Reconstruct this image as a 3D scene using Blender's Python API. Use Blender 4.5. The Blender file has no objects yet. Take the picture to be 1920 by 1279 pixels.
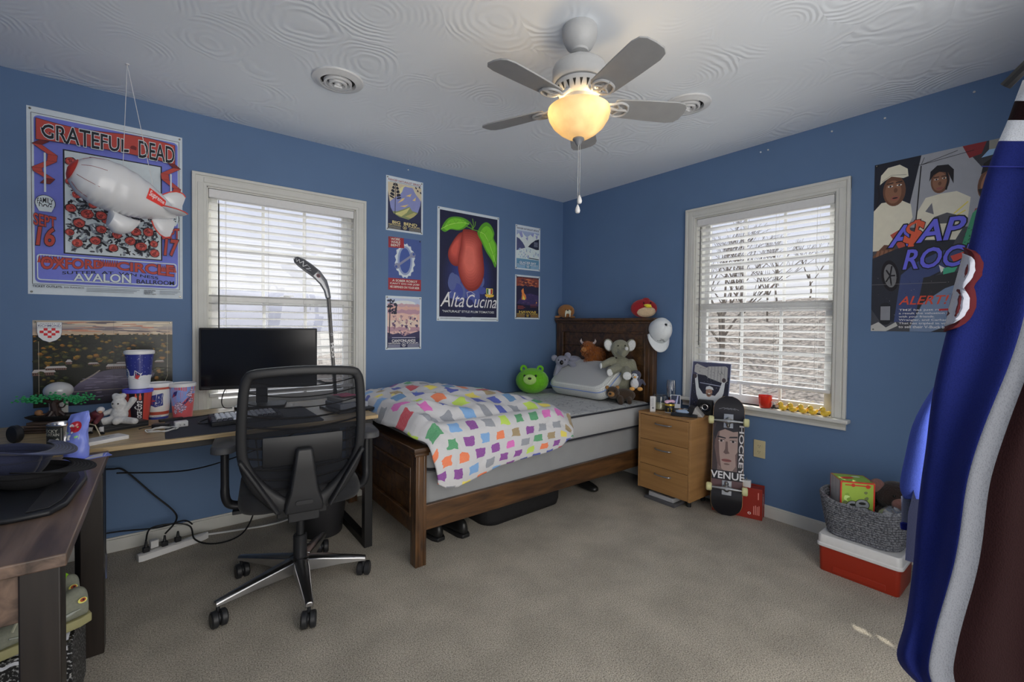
import bpy, math, random
from mathutils import Vector, Matrix, Euler, noise, geometry
random.seed(7)
R = math.radians
scene = bpy.context.scene
COLL = scene.collection

# ---------------------------------------------------------------- camera, sky, sun, exposure
cam_data = bpy.data.cameras.new('camera')
cam_data.sensor_width = 36.0
cam_data.lens = 840.15 / 1920 * 36
cam_data.shift_y = -16.77 / 1920
cam_data.clip_start = 0.02
cam_data.clip_end = 2000
cam = bpy.data.objects.new('camera', cam_data)
COLL.objects.link(cam)
_yaw, _pit, _rol = 0.6623, -0.01795, 0.00976
_f = Vector((math.sin(_yaw)*math.cos(_pit), math.cos(_yaw)*math.cos(_pit), math.sin(_pit)))
_r0 = Vector((math.cos(_yaw), -math.sin(_yaw), 0)); _u0 = _r0.cross(_f)
_r = math.cos(_rol)*_r0 + math.sin(_rol)*_u0; _u = -math.sin(_rol)*_r0 + math.cos(_rol)*_u0
_m = Matrix((_r, _u, -_f)).transposed().to_4x4(); _m.translation = (-3.1073, -3.1878, 1.2413)
cam.matrix_world = _m
scene.camera = cam

scene.view_settings.view_transform = 'Standard'
scene.view_settings.look = 'None'
scene.view_settings.gamma = 1.0
scene.view_settings.use_curve_mapping = False
scene.view_settings.exposure = 0.0
scene.cycles.use_denoising = True
scene.cycles.max_bounces = 10
scene.cycles.diffuse_bounces = 6
scene.cycles.transparent_max_bounces = 16
scene.cycles.sample_clamp_indirect = 4.0
scene.cycles.caustics_reflective = False
scene.cycles.caustics_refractive = False

world = bpy.data.worlds.new('overcast_sky_rear_fill'); scene.world = world
world.use_nodes = True
_wt = world.node_tree; _bg = _wt.nodes['Background']
_tc = _wt.nodes.new('ShaderNodeTexCoord'); _sx = _wt.nodes.new('ShaderNodeSeparateXYZ')
_rp = _wt.nodes.new('ShaderNodeValToRGB')
_rp.color_ramp.elements[0].position = 0.0; _rp.color_ramp.elements[0].color = (0.80, 0.78, 0.78, 1)
_rp.color_ramp.elements[1].position = 0.30; _rp.color_ramp.elements[1].color = (0.60, 0.64, 0.82, 1)
_wt.links.new(_tc.outputs['Generated'], _sx.inputs[0]); _wt.links.new(_sx.outputs['Z'], _rp.inputs[0])
 
_dt = _wt.nodes.new('ShaderNodeVectorMath'); _dt.operation = 'DOT_PRODUCT'; _dt.inputs[1].default_value = (-0.42, -0.88, -0.12)
_mr = _wt.nodes.new('ShaderNodeMapRange'); _mr.interpolation_type = 'SMOOTHSTEP'
_mr.inputs[1].default_value = -0.1; _mr.inputs[2].default_value = 0.8; _mr.inputs[3].default_value = 1.22; _mr.inputs[4].default_value = 4.2  # sky raised behind the camera, added as fill through the open front
_wt.links.new(_tc.outputs['Generated'], _dt.inputs[0]); _wt.links.new(_dt.outputs['Value'], _mr.inputs[0]); _wt.links.new(_mr.outputs[0], _bg.inputs[1])
_cm = _wt.nodes.new('ShaderNodeMix'); _cm.data_type = 'RGBA'; _m2 = _wt.nodes.new('ShaderNodeMapRange'); _m2.inputs[1].default_value = -0.1; _m2.inputs[2].default_value = 0.5
_wt.links.new(_dt.outputs['Value'], _m2.inputs[0]); _wt.links.new(_m2.outputs[0], _cm.inputs[0]); _wt.links.new(_rp.outputs[0], _cm.inputs[6]); _cm.inputs[7].default_value = (0.80, 0.77, 0.73, 1)
_wt.links.new(_cm.outputs[2], _bg.inputs[0])


def sun(name, strength, angle, d, col):
    l = bpy.data.lights.new(name, 'SUN'); l.energy = strength; l.angle = R(angle); l.color = col
    o = bpy.data.objects.new(name, l); COLL.objects.link(o)
    o.rotation_euler = Vector(d).to_track_quat('-Z', 'Y').to_euler()
    return o
# added wide sun that boosts the daylight at the windows, and a little thin sun
sun('window_fill_sun', 7.5, 110, (-0.62, -0.62, -0.48), (0.90, 0.95, 1.0))
sun('hazy_sun', 6.5, 0.6, (-0.82, -0.86, -0.75), (1.0, 0.93, 0.80))

# ---------------------------------------------------------------- mesh helpers
def lin(c): return tuple(((x/255)/12.92 if x/255 <= 0.04045 else ((x/255+0.055)/1.055)**2.4) for x in c)
def K(r, g, b, k=1.9):                       # surface colour for something that looks (r, g, b) in this room
    return tuple(min(0.9, max(0.003, x*k)) for x in lin((r, g, b)))

class MB:
    def __init__(s, mat=None): s.v = []; s.f = []; s.m = []; s.c = []; s.mat = mat; s.col = (1, 1, 1); s.X = Matrix(); s.uv = None
    def add(s, vs, fs, c=None, mat=None):
        n = len(s.v); X = s.X
        s.v.extend([tuple(X @ Vector(p)) for p in vs])
        mm = mat or s.mat; cc = c or s.col
        for f in fs: s.f.append([i+n for i in f]); s.m.append(mm); s.c.append(cc)
        return s
    def box(s, x0, x1, y0, y1, z0, z1, c=None, mat=None):
        return s.add([(x0,y0,z0),(x1,y0,z0),(x1,y1,z0),(x0,y1,z0),(x0,y0,z1),(x1,y0,z1),(x1,y1,z1),(x0,y1,z1)],
                     [(3,2,1,0),(4,5,6,7),(0,1,5,4),(1,2,6,5),(2,3,7,6),(3,0,4,7)], c, mat)
    def bar(s, p0, p1, w, h, up=(0,0,1), c=None, mat=None):
        p0 = Vector(p0); p1 = Vector(p1); d = (p1-p0).normalized(); sd = d.cross(Vector(up))
        if sd.length < 1e-4: sd = d.cross(Vector((0,1,0)))
        sd.normalize(); u = sd.cross(d); a = sd*w/2; b = u*h/2
        vs = [p+i*a+j*b for p in (p0,p1) for i,j in ((-1,-1),(1,-1),(1,1),(-1,1))]
        return s.add(vs, [(3,2,1,0),(4,5,6,7),(0,1,5,4),(1,2,6,5),(2,3,7,6),(3,0,4,7)], c, mat)
    def loft(s, rings, c=None, mat=None, close=True, cap=True):
        n = len(rings[0]); vs = [p for r in rings for p in r]; fs = []
        for i in range(len(rings)-1):
            for j in range(n if close else n-1):
                k = (j+1) % n; fs.append((i*n+j, i*n+k, (i+1)*n+k, (i+1)*n+j))
        if cap and close:
            fs.append(tuple(range(n-1,-1,-1))); fs.append(tuple(range((len(rings)-1)*n, len(rings)*n)))
        return s.add(vs, fs, c, mat)
    def tube(s, pts, r, n=8, c=None, mat=None, smooth=0, flat=1.0):
        pts = [Vector(p) for p in pts]
        if smooth: pts = catmull(pts, smooth)
        rs = r if isinstance(r, (list, tuple)) else [r]*len(pts)
        if len(rs) != len(pts): rs = [rs[min(len(rs)-1, int(i*(len(rs)-1)/(len(pts)-1)+.5))] for i in range(len(pts))]
        rings = []; nrm = None
        for i, p in enumerate(pts):
            d = (pts[min(i+1,len(pts)-1)]-pts[max(i-1,0)])
            if d.length < 1e-9: d = Vector((0,0,1))
            d.normalize()
            if nrm is None:
                nrm = d.cross(Vector((0,0,1)))
                if nrm.length < .05: nrm = d.cross(Vector((1,0,0)))
                nrm.normalize()
            nrm = (nrm - d*nrm.dot(d)); nrm.normalize(); b = d.cross(nrm)
            rings.append([p + (nrm*math.cos(a) + b*math.sin(a)*flat)*rs[i] for a in (2*math.pi*k/n for k in range(n))])
        return s.loft(rings, c, mat)
    def cyl(s, p, r, h, n=20, c=None, mat=None, r2=None):
        p = Vector(p); r2 = r if r2 is None else r2
        return s.loft([[p+Vector((rr*math.cos(2*math.pi*k/n), rr*math.sin(2*math.pi*k/n), z)) for k in range(n)] for rr, z in ((r,0),(r2,h))], c, mat)
    def lathe(s, prof, n=28, o=(0,0,0), c=None, mat=None, sx=1, sy=1):
        o = Vector(o)
        rings = [[o+Vector((max(r,1e-4)*math.cos(2*math.pi*k/n)*sx, max(r,1e-4)*math.sin(2*math.pi*k/n)*sy, z)) for k in range(n)] for r, z in prof]
        return s.loft(rings, c, mat, cap=False)
    def prism(s, poly, z0, z1, c=None, mat=None):
        n = len(poly); vs = [(x,y,z0) for x,y in poly]+[(x,y,z1) for x,y in poly]
        fs = [tuple(range(n-1,-1,-1)), tuple(range(n,2*n))]+[(i,(i+1)%n,n+(i+1)%n,n+i) for i in range(n)]
        return s.add(vs, fs, c, mat)
    def ball(s, o, r, c=None, mat=None, n=14, rot=None):
        r = (r,r,r) if not isinstance(r,(tuple,list)) else r; o = Vector(o); vs = []; fs = []; m = n//2+1
        E = Euler(rot).to_matrix() if rot else Matrix.Identity(3)
        for i in range(m+1):
            t = math.pi*i/m
            for j in range(n):
                a = 2*math.pi*j/n
                vs.append(o+E@Vector((r[0]*math.sin(t)*math.cos(a), r[1]*math.sin(t)*math.sin(a), -r[2]*math.cos(t))))
        for i in range(m):
            for j in range(n): fs.append((i*n+j, i*n+(j+1)%n, (i+1)*n+(j+1)%n, (i+1)*n+j))
        return s.add(vs, fs, c, mat)
    def caps(s, p0, p1, r0, r1=None, c=None, mat=None, n=12):
        r1 = r0 if r1 is None else r1; p0 = Vector(p0); p1 = Vector(p1); d = (p1-p0).normalized()
        pts = [p0-d*r0*math.cos(t) for t in (0,.4,.8,1.2)]+[p0,p1]+[p1+d*r1*math.cos(t) for t in (1.2,.8,.4,0)]
        rs = [max(1e-4,r0*math.sin(t)) for t in (0,.4,.8,1.2)]+[r0,r1]+[max(1e-4,r1*math.sin(t)) for t in (1.2,.8,.4,0)]
        return s.tube(pts, rs, n, c, mat)
    def grid(s, fn, nu, nv, c=None, mat=None, uvfn=None, wrap=False):
        vs = [fn(i/nu, j/nv) for j in range(nv+1) for i in range(nu+1)]; w = nu+1; fs = []
        for j in range(nv):
            for i in range(nu): fs.append((j*w+i, j*w+i+1, (j+1)*w+i+1, (j+1)*w+i))
        if uvfn: s.uv = [uvfn(i/nu, j/nv) for j in range(nv+1) for i in range(nu+1)]
        return s.add(vs, fs, c, mat)

def catmull(P, k):
    out = []
    for i in range(len(P)-1):
        p0 = P[max(i-1,0)]; p1 = P[i]; p2 = P[i+1]; p3 = P[min(i+2,len(P)-1)]
        for j in range(k):
            t = j/k
            out.append(0.5*((2*p1)+(-p0+p2)*t+(2*p0-5*p1+4*p2-p3)*t*t+(-p0+3*p1-3*p2+p3)*t**3))
    out.append(P[-1]); return out
def interp(tab, t):
    for (a, x), (b, y) in zip(tab, tab[1:]):
        if t <= b:
            k = (t-a)/(b-a) if b > a else 0; k = max(0, k)
            return x+(y-x)*k if not isinstance(x, (tuple, list)) else tuple(p+(q-p)*k for p, q in zip(x, y))
    return tab[-1][1]
def rrect(x0, x1, y0, y1, r, n=5):
    out = []
    for cx, cy, a in ((x1-r,y1-r,0),(x0+r,y1-r,90),(x0+r,y0+r,180),(x1-r,y0+r,270)):
        out += [(cx+r*math.cos(R(a+90*k/n)), cy+r*math.sin(R(a+90*k/n))) for k in range(n+1)]
    return out

def build(mb, name, parent=None, bevel=0, seg=2, sub=0, remesh=0, solid=0, flat=False, ang=38, sm=0):
    me = bpy.data.meshes.new(name); me.from_pydata(mb.v, [], mb.f)
    mats = []
    idx = []
    for m in mb.m:
        if m not in mats: mats.append(m)
        idx.append(mats.index(m))
    for m in mats: me.materials.append(m)
    me.polygons.foreach_set('material_index', idx)
    if any(c != (1,1,1) for c in mb.c):
        a = me.color_attributes.new('Col', 'FLOAT_COLOR', 'CORNER'); buf = []
        for p in me.polygons: buf.extend((*mb.c[p.index], 1.0)*p.loop_total)
        a.data.foreach_set('color', buf)
    if mb.uv:
        l = me.uv_layers.new(name='UVMap'); buf = []
        for lp in me.loops: buf.extend(mb.uv[lp.vertex_index] if lp.vertex_index < len(mb.uv) else (0,0))
        l.data.foreach_set('uv', buf)
    me.validate()
    me.polygons.foreach_set('use_smooth', [not flat]*len(me.polygons))
    if not flat and not remesh and not sub: me.set_sharp_from_angle(angle=R(ang))
    me.update()
    o = bpy.data.objects.new(name, me); COLL.objects.link(o)
    if parent: o.parent = parent
    if remesh:
        q = o.modifiers.new('r', 'REMESH'); q.mode = 'VOXEL'; q.voxel_size = remesh; q.use_smooth_shade = True
        q = o.modifiers.new('s', 'SMOOTH'); q.factor = .5; q.iterations = sm or 5
    if solid:
        q = o.modifiers.new('t', 'SOLIDIFY'); q.thickness = solid; q.offset = 0
    if bevel:
        q = o.modifiers.new('b', 'BEVEL'); q.width = bevel; q.segments = seg; q.limit_method = 'ANGLE'; q.angle_limit = R(40)
    if sub:
        q = o.modifiers.new('u', 'SUBSURF'); q.levels = sub; q.render_levels = sub
    return o
def thing(name, label, cat, loc=(0,0,0), rz=0, group=None, rot=None):
    o = bpy.data.objects.new(name, None); COLL.objects.link(o); o.empty_display_size = .05
    o.location = loc; o.rotation_euler = rot if rot else (0,0,R(rz)); o['label'] = label; o['category'] = cat
    if group: o['group'] = group
    return o
def tag(o, label, cat, group=None):
    o['label'] = label; o['category'] = cat
    if group: o['group'] = group
    return o
def struct(mb, name, parent=None, **k):
    o = build(mb, name, parent, **k)
    if not parent: o['kind'] = 'structure'
    return o
def place(o, loc, rz=0, rot=None):
    o.location = loc; o.rotation_euler = rot if rot else (0,0,R(rz)); return o
def dup(root, loc, rz, label, group=None):
    r = root.copy(); COLL.objects.link(r); r.location = loc; r.rotation_euler = (0,0,R(rz)); r['label'] = label
    if group: r['group'] = group
    for ch in list(root.children):
        c = ch.copy(); COLL.objects.link(c); c.parent = r
        for g in list(ch.children):
            d = g.copy(); COLL.objects.link(d); d.parent = c
    return r

# ---------------------------------------------------------------- materials
MC = {}
def _new(name):
    m = bpy.data.materials.new(name); m.use_nodes = True; nt = m.node_tree
    return m, nt, nt.nodes['Principled BSDF']
def M(name, col=(.5,.5,.5), rough=.6, metal=0, bump=0, scale=60, var=0, spec=.4, attr=False, sheen=0, coat=0, vscale=None, emit=0, dist=.002):
    if name in MC: return MC[name]
    m, nt, b = _new(name); N = nt.nodes.new; L = nt.links.new
    b.inputs['Base Color'].default_value = (*col, 1); b.inputs['Roughness'].default_value = rough; b.inputs['Metallic'].default_value = metal
    b.inputs['Specular IOR Level'].default_value = spec; b.inputs['Sheen Weight'].default_value = sheen; b.inputs['Coat Weight'].default_value = coat
    tc = N('ShaderNodeTexCoord'); src = None
    if attr:
        a = N('ShaderNodeAttribute'); a.attribute_name = 'Col'; src = a.outputs['Color']; L(src, b.inputs['Base Color'])
    nz = N('ShaderNodeTexNoise'); nz.inputs['Scale'].default_value = vscale or scale; nz.inputs['Detail'].default_value = 5
    L(tc.outputs['Object'], nz.inputs['Vector'])
    mx = N('ShaderNodeMix'); mx.data_type = 'RGBA'; mx.blend_type = 'MULTIPLY'; mx.inputs[0].default_value = 1
    mr = N('ShaderNodeMapRange'); v = max(var, .03); mr.inputs[1].default_value = .3; mr.inputs[2].default_value = .7; mr.inputs[3].default_value = 1-v; mr.inputs[4].default_value = 1+v*.6
    L(nz.outputs['Fac'], mr.inputs[0])
    if src: L(src, mx.inputs[6])
    else: mx.inputs[6].default_value = (*col, 1)
    L(mr.outputs[0], mx.inputs[7]); L(mx.outputs[2], b.inputs['Base Color'])
    if bump:
        n2 = N('ShaderNodeTexNoise'); n2.inputs['Scale'].default_value = scale; n2.inputs['Detail'].default_value = 4; L(tc.outputs['Object'], n2.inputs['Vector'])
        bp = N('ShaderNodeBump'); bp.inputs['Strength'].default_value = bump; bp.inputs['Distance'].default_value = dist
        L(n2.outputs['Fac'], bp.inputs['Height']); L(bp.outputs[0], b.inputs['Normal'])
    if emit:
        b.inputs['Emission Color'].default_value = (*col, 1); b.inputs['Emission Strength'].default_value = emit
    MC[name] = m; return m
def wood(name, c1, c2, rough=.4, scale=(3,40,40), bump=.1, coat=0):
    if name in MC: return MC[name]
    m, nt, b = _new(name); N = nt.nodes.new; L = nt.links.new
    tc = N('ShaderNodeTexCoord'); mp = N('ShaderNodeMapping'); mp.inputs['Scale'].default_value = scale; L(tc.outputs['Object'], mp.inputs[0])
    nz = N('ShaderNodeTexNoise'); nz.inputs['Scale'].default_value = 1; nz.inputs['Detail'].default_value = 6; nz.inputs['Distortion'].default_value = .6; L(mp.outputs[0], nz.inputs['Vector'])
    rp = N('ShaderNodeValToRGB'); e = rp.color_ramp.elements; e[0].position = .32; e[0].color = (*c1,1); e[1].position = .68; e[1].color = (*c2,1)
    L(nz.outputs['Fac'], rp.inputs[0]); L(rp.outputs[0], b.inputs['Base Color'])
    b.inputs['Roughness'].default_value = rough; b.inputs['Coat Weight'].default_value = coat; b.inputs['Coat Roughness'].default_value = .25
    bp = N('ShaderNodeBump'); bp.inputs['Strength'].default_value = bump; bp.inputs['Distance'].default_value = .001; L(nz.outputs['Fac'], bp.inputs['Height']); L(bp.outputs[0], b.inputs['Normal'])
    MC[name] = m; return m
def glassy(name, tint=(1,1,1), gloss=.08, rough=.02, dif=0, difcol=(.8,.8,.8)):
    if name in MC: return MC[name]
    m, nt, b = _new(name); N = nt.nodes.new; L = nt.links.new; nt.nodes.remove(b)
    t = N('ShaderNodeBsdfTransparent'); t.inputs[0].default_value = (*tint,1); g = N('ShaderNodeBsdfGlossy'); g.inputs['Roughness'].default_value = rough
    lw = N('ShaderNodeLayerWeight'); lw.inputs[0].default_value = .25; mr = N('ShaderNodeMapRange'); mr.inputs[3].default_value = gloss*.5; mr.inputs[4].default_value = min(1,gloss*6); L(lw.outputs['Facing'], mr.inputs[0])
    mx = N('ShaderNodeMixShader'); L(mr.outputs[0], mx.inputs[0]); L(t.outputs[0], mx.inputs[1]); L(g.outputs[0], mx.inputs[2]); out = mx
    if dif:
        d = N('ShaderNodeBsdfDiffuse'); d.inputs[0].default_value = (*difcol,1); m2 = N('ShaderNodeMixShader'); m2.inputs[0].default_value = dif
        L(mx.outputs[0], m2.inputs[1]); L(d.outputs[0], m2.inputs[2]); out = m2
    L(out.outputs[0], nt.nodes['Material Output'].inputs[0]); MC[name] = m; return m

PRINT = M('printed_paper', (1,1,1), .55, attr=True, var=.04, scale=30)
GLOSSP = M('printed_gloss', (1,1,1), .28, attr=True, var=.03, scale=30)
CLOTHP = M('coloured_cloth', (1,1,1), .9, attr=True, var=.06, scale=220, bump=.3)
WHITE = M('white_trim_paint', (.70,.70,.66), .45, var=.04, scale=12)
BLACKP = M('black_plastic', (.018,.019,.022), .42, bump=.05, scale=300)
BLACKM = M('black_powder_metal', (.012,.012,.013), .5, bump=.08, scale=400)
CHROME = M('polished_metal', (.62,.62,.64), .22, metal=1, var=.05)
WPLAST = M('white_plastic', (.72,.72,.72), .35)
GREYPL = M('grey_plastic', (.22,.23,.25), .4)

# ---------------------------------------------------------------- flat print helper (posters, labels)
_TC = {}
def text_mesh(s, bold=0.0, shear=0.0):
    k = (s, bold, shear)
    if k in _TC: return _TC[k]
    cu = bpy.data.curves.new('t', 'FONT'); cu.body = s; cu.resolution_u = 3; cu.offset = bold; cu.shear = shear
    o = bpy.data.objects.new('t', cu); me = o.to_mesh()
    vs = [(v.co.x, v.co.y) for v in me.vertices]; fs = [tuple(p.vertices) for p in me.polygons]
    o.to_mesh_clear(); bpy.data.objects.remove(o); bpy.data.curves.remove(cu)
    _TC[k] = (vs, fs); return _TC[k]
class Flat:
    """paints polygons onto a surface given by fn(u, v, n)"""
    def __init__(s, mb, fn, n0=.0006, step=1.6e-5, sub=0): s.mb = mb; s.fn = fn; s.n = n0; s.st = step; s.sub = sub
    def poly(s, pts, c):
        s.n += s.st; tri = geometry.tessellate_polygon([[Vector((p[0],p[1],0)) for p in pts]])
        if s.sub:                                # curved surface: split wide triangles so that they follow it
            todo = [[tuple(pts[i][:2]) for i in _ccw(pts,t)] for t in tri]; vs = []
            while todo:
                t = todo.pop(); e = max(range(3), key=lambda i: abs(t[i][0]-t[(i+1)%3][0]))
                if abs(t[e][0]-t[(e+1)%3][0]) > s.sub:
                    a, b, d = t[e], t[(e+1)%3], t[(e+2)%3]; m = ((a[0]+b[0])/2, (a[1]+b[1])/2); todo += [[a,m,d],[m,b,d]]
                else: vs += [s.fn(p[0],p[1],s.n) for p in t]
            s.mb.add(vs, [(i,i+1,i+2) for i in range(0,len(vs),3)], c); return
        s.mb.add([s.fn(p[0],p[1],s.n) for p in pts], [_ccw(pts,t) for t in tri], c)
    def rect(s, u0, v0, u1, v1, c, nu=1):
        s.n += s.st
        for i in range(nu):
            a = u0+(u1-u0)*i/nu; b = u0+(u1-u0)*(i+1)/nu
            s.mb.add([s.fn(a,v0,s.n),s.fn(b,v0,s.n),s.fn(b,v1,s.n),s.fn(a,v1,s.n)], [(0,1,2,3)], c)
    def ell(s, u, v, a, b, c, n=16, rot=0):
        cr, sr = math.cos(rot), math.sin(rot)
        s.poly([(u+a*math.cos(t)*cr-b*math.sin(t)*sr, v+a*math.cos(t)*sr+b*math.sin(t)*cr) for t in (2*math.pi*k/n for k in range(n))], c)
    def line(s, pts, w, c):
        for (a,b),(d,e) in zip(pts, pts[1:]):
            L_ = math.hypot(d-a,e-b) or 1; nx, ny = -(e-b)/L_*w/2, (d-a)/L_*w/2
            s.poly([(a-nx,b-ny),(d-nx,e-ny),(d+nx,e+ny),(a+nx,b+ny)], c)
    def frame(s, u0, v0, u1, v1, w, c):
        s.line([(u0,v0),(u1,v0),(u1,v1),(u0,v1),(u0,v0)], w, c)
    def text(s, t, u0, v0, u1, v1, c, bold=.0, shear=0, warp=None, out=None, ob=.05, rot=False):
        base = text_mesh(t, 0, shear)[0]
        if not base: return
        xs = [p[0] for p in base]; ys = [p[1] for p in base]; a, b, d, e = min(xs), max(xs), min(ys), max(ys)
        for bd, cc in (((bold+ob, out),) if out else ())+((bold, c),):
            vs, fs = text_mesh(t, bd, shear); s.n += s.st; q = []
            for x, y in vs:
                x = (x-a)/((b-a) or 1); y = (y-d)/((e-d) or 1)
                if rot: x, y = y, 1-x
                u = u0+(u1-u0)*x; v = v0+(v1-v0)*y
                if warp: u, v = warp(u, v, x, y)
                q.append(s.fn(u, v, s.n))
            s.mb.add(q, fs, cc)
    def blob(s, u, v, r, c, n=9, k=.35, sq=1):
        s.poly([(u+r*(1+random.uniform(-k,k))*math.cos(t), v+sq*r*(1+random.uniform(-k,k))*math.sin(t)) for t in (2*math.pi*i/n for i in range(n))], c)
def _ccw(pts, t):
    (a,b),(c,d),(e,f) = [pts[i][:2] for i in t]
    return tuple(t) if (c-a)*(f-b)-(e-a)*(d-b) > 0 else tuple(reversed(t))
def sheet(w, h, col, mat=PRINT, curl=.0):
    """a poster sheet of thin paper, front towards -y, lower left corner at the origin"""
    mb = MB(mat); mb.box(0, w, -.0006, 0, 0, h, col); return mb, Flat(mb, lambda u, v, n: (u, -n, v))
def pins(parent, pts, col=(.5,.5,.5)):
    for u, v in pts:
        p = MB(M('pushpin_metal', (.35,.33,.28), .3, metal=1)); p.X = Matrix.Translation((u,-.001,v)) @ Matrix.Rotation(R(90),4,'X')
        p.lathe([(0,.006),(.003,.006),(.0045,.004),(.005,0)], 10); build(p, 'pushpin', parent)
# ---------------------------------------------------------------- the room shell
WX, FY, H = -3.86, -3.32, 2.44
wallm = M('blue_wall_paint', K(72,93,122,2.0), .62, bump=.12, scale=120, var=.05, vscale=2.5, dist=.001)
def ceiling_mat():
    m, nt, b = _new('swirled_ceiling_plaster'); N = nt.nodes.new; L = nt.links.new
    b.inputs['Base Color'].default_value = (.88,.93,.985,1); b.inputs['Roughness'].default_value = .75
    tc = N('ShaderNodeTexCoord'); nz = N('ShaderNodeTexNoise'); nz.inputs['Scale'].default_value = 2.2
    mx = N('ShaderNodeMix'); mx.data_type = 'VECTOR'; mx.inputs[0].default_value = .12
    L(tc.outputs['Object'], nz.inputs['Vector']); L(tc.outputs['Object'], mx.inputs[4]); L(nz.outputs['Color'], mx.inputs[5])
    vo = N('ShaderNodeTexVoronoi'); vo.inputs['Scale'].default_value = 3.3; L(mx.outputs[1], vo.inputs['Vector'])
    ml = N('ShaderNodeMath'); ml.operation = 'MULTIPLY'; ml.inputs[1].default_value = 85; L(vo.outputs['Distance'], ml.inputs[0])
    n3 = N('ShaderNodeTexNoise'); n3.inputs['Scale'].default_value = 7; L(tc.outputs['Object'], n3.inputs['Vector'])
    ad = N('ShaderNodeMath'); ad.operation = 'MULTIPLY_ADD'; ad.inputs[1].default_value = 14; L(n3.outputs['Fac'], ad.inputs[0]); L(ml.outputs[0], ad.inputs[2])
    sn = N('ShaderNodeMath'); sn.operation = 'SINE'; L(ad.outputs[0], sn.inputs[0])
    n4 = N('ShaderNodeTexNoise'); n4.inputs['Scale'].default_value = 3.1; n4.inputs['Detail'].default_value = 1; L(tc.outputs['Object'], n4.inputs['Vector'])
    mr = N('ShaderNodeMapRange'); mr.inputs[1].default_value = .42; mr.inputs[2].default_value = .62; L(n4.outputs['Fac'], mr.inputs[0])
    mu = N('ShaderNodeMath'); mu.operation = 'MULTIPLY'; L(sn.outputs[0], mu.inputs[0]); L(mr.outputs[0], mu.inputs[1])
    # lap edge of every trowel fan
    pw = N('ShaderNodeMath'); pw.operation = 'MULTIPLY_ADD'; pw.inputs[1].default_value = 5.0; L(vo.outputs['Distance'], pw.inputs[0]); L(mu.outputs[0], pw.inputs[2])
    bp = N('ShaderNodeBump'); bp.inputs['Strength'].default_value = .32; bp.inputs['Distance'].default_value = .003
    L(pw.outputs[0], bp.inputs['Height']); L(bp.outputs[0], b.inputs['Normal']); return m
def carpet_mat():
    m, nt, b = _new('beige_carpet'); N = nt.nodes.new; L = nt.links.new
    b.inputs['Roughness'].default_value = .95; b.inputs['Specular IOR Level'].default_value = .1; b.inputs['Sheen Weight'].default_value = .15
    tc = N('ShaderNodeTexCoord'); n1 = N('ShaderNodeTexNoise'); n1.inputs['Scale'].default_value = 210; n1.inputs['Detail'].default_value = 4
    n2 = N('ShaderNodeTexNoise'); n2.inputs['Scale'].default_value = 4.5; n2.inputs['Detail'].default_value = 4
    L(tc.outputs['Object'], n1.inputs['Vector']); L(tc.outputs['Object'], n2.inputs['Vector'])
    rp = N('ShaderNodeValToRGB'); e = rp.color_ramp.elements; e[0].position = .33; e[0].color = (.20,.175,.14,1); e[1].position = .62; e[1].color = (.58,.53,.44,1)
    L(n1.outputs['Fac'], rp.inputs[0]); mr = N('ShaderNodeMapRange'); mr.inputs[1].default_value = .35; mr.inputs[2].default_value = .65; mr.inputs[3].default_value = .84; mr.inputs[4].default_value = 1.08
    L(n2.outputs['Fac'], mr.inputs[0]); mx = N('ShaderNodeMix'); mx.data_type = 'RGBA'; mx.blend_type = 'MULTIPLY'; mx.inputs[0].default_value = 1
    L(rp.outputs[0], mx.inputs[6]); L(mr.outputs[0], mx.inputs[7]); L(mx.outputs[2], b.inputs['Base Color'])
    bp = N('ShaderNodeBump'); bp.inputs['Strength'].default_value = .7; bp.inputs['Distance'].default_value = .006; L(n1.outputs['Fac'], bp.inputs['Height']); L(bp.outputs[0], b.inputs['Normal']); return m

mb = MB(carpet_mat()); mb.box(WX-.14, .14, -4.1, .14, -.12, 0); struct(mb, 'floor', flat=True)
mb = MB(ceiling_mat()); mb.box(WX-.14, .14, -4.1, .14, H, H+.1); struct(mb, 'ceiling', flat=True)
AU0, AU1, BU0, BU1, WZ0, WZ1 = -2.905, -2.028, 1.392, 2.278, .70, 2.036
mb = MB(wallm)
mb.box(WX-.14, AU0, 0, .14, 0, H); mb.box(AU1, 0, 0, .14, 0, H); mb.box(AU0, AU1, 0, .14, 0, WZ0); mb.box(AU0, AU1, 0, .14, WZ1, H)
struct(mb, 'wall_back', flat=True)
mb = MB(wallm)
mb.box(0, .14, -BU0, .14, 0, H); mb.box(0, .14, -4.1, -BU1, 0, H); mb.box(0, .14, -BU1, -BU0, 0, WZ0); mb.box(0, .14, -BU1, -BU0, WZ1, H)
struct(mb, 'wall_right', flat=True)
mb = MB(wallm); mb.box(WX-.14, WX, -4.1, 0, 0, H); struct(mb, 'wall_left', flat=True)
mb = MB(wallm); mb.box(WX, -3.5, FY-.12, FY, 0, H); mb.box(-1.0, 0, FY-.12, FY, 0, H); struct(mb, 'wall_front', flat=True)     # unseen wall stubs holding back fill light; the rest behind the camera stays open
def base(name, p):
    mb = MB(WHITE); (x0,x1,y0,y1,dx,dy) = p; mb.box(x0, x1, y0, y1, 0, .068)
    mb.box(x0, x1-dx*.005 if dx > 0 else x1, y0+(.005 if dy else 0), y1, .068, .078) if dy else mb.box(x0+.005, x1, y0, y1, .068, .078)
    struct(mb, name, bevel=.002)
base('baseboard_back', (WX, 0, -.014, 0, 0, 1)); base('baseboard_right', (-.014, 0, FY, -.014, 1, 0))

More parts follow.
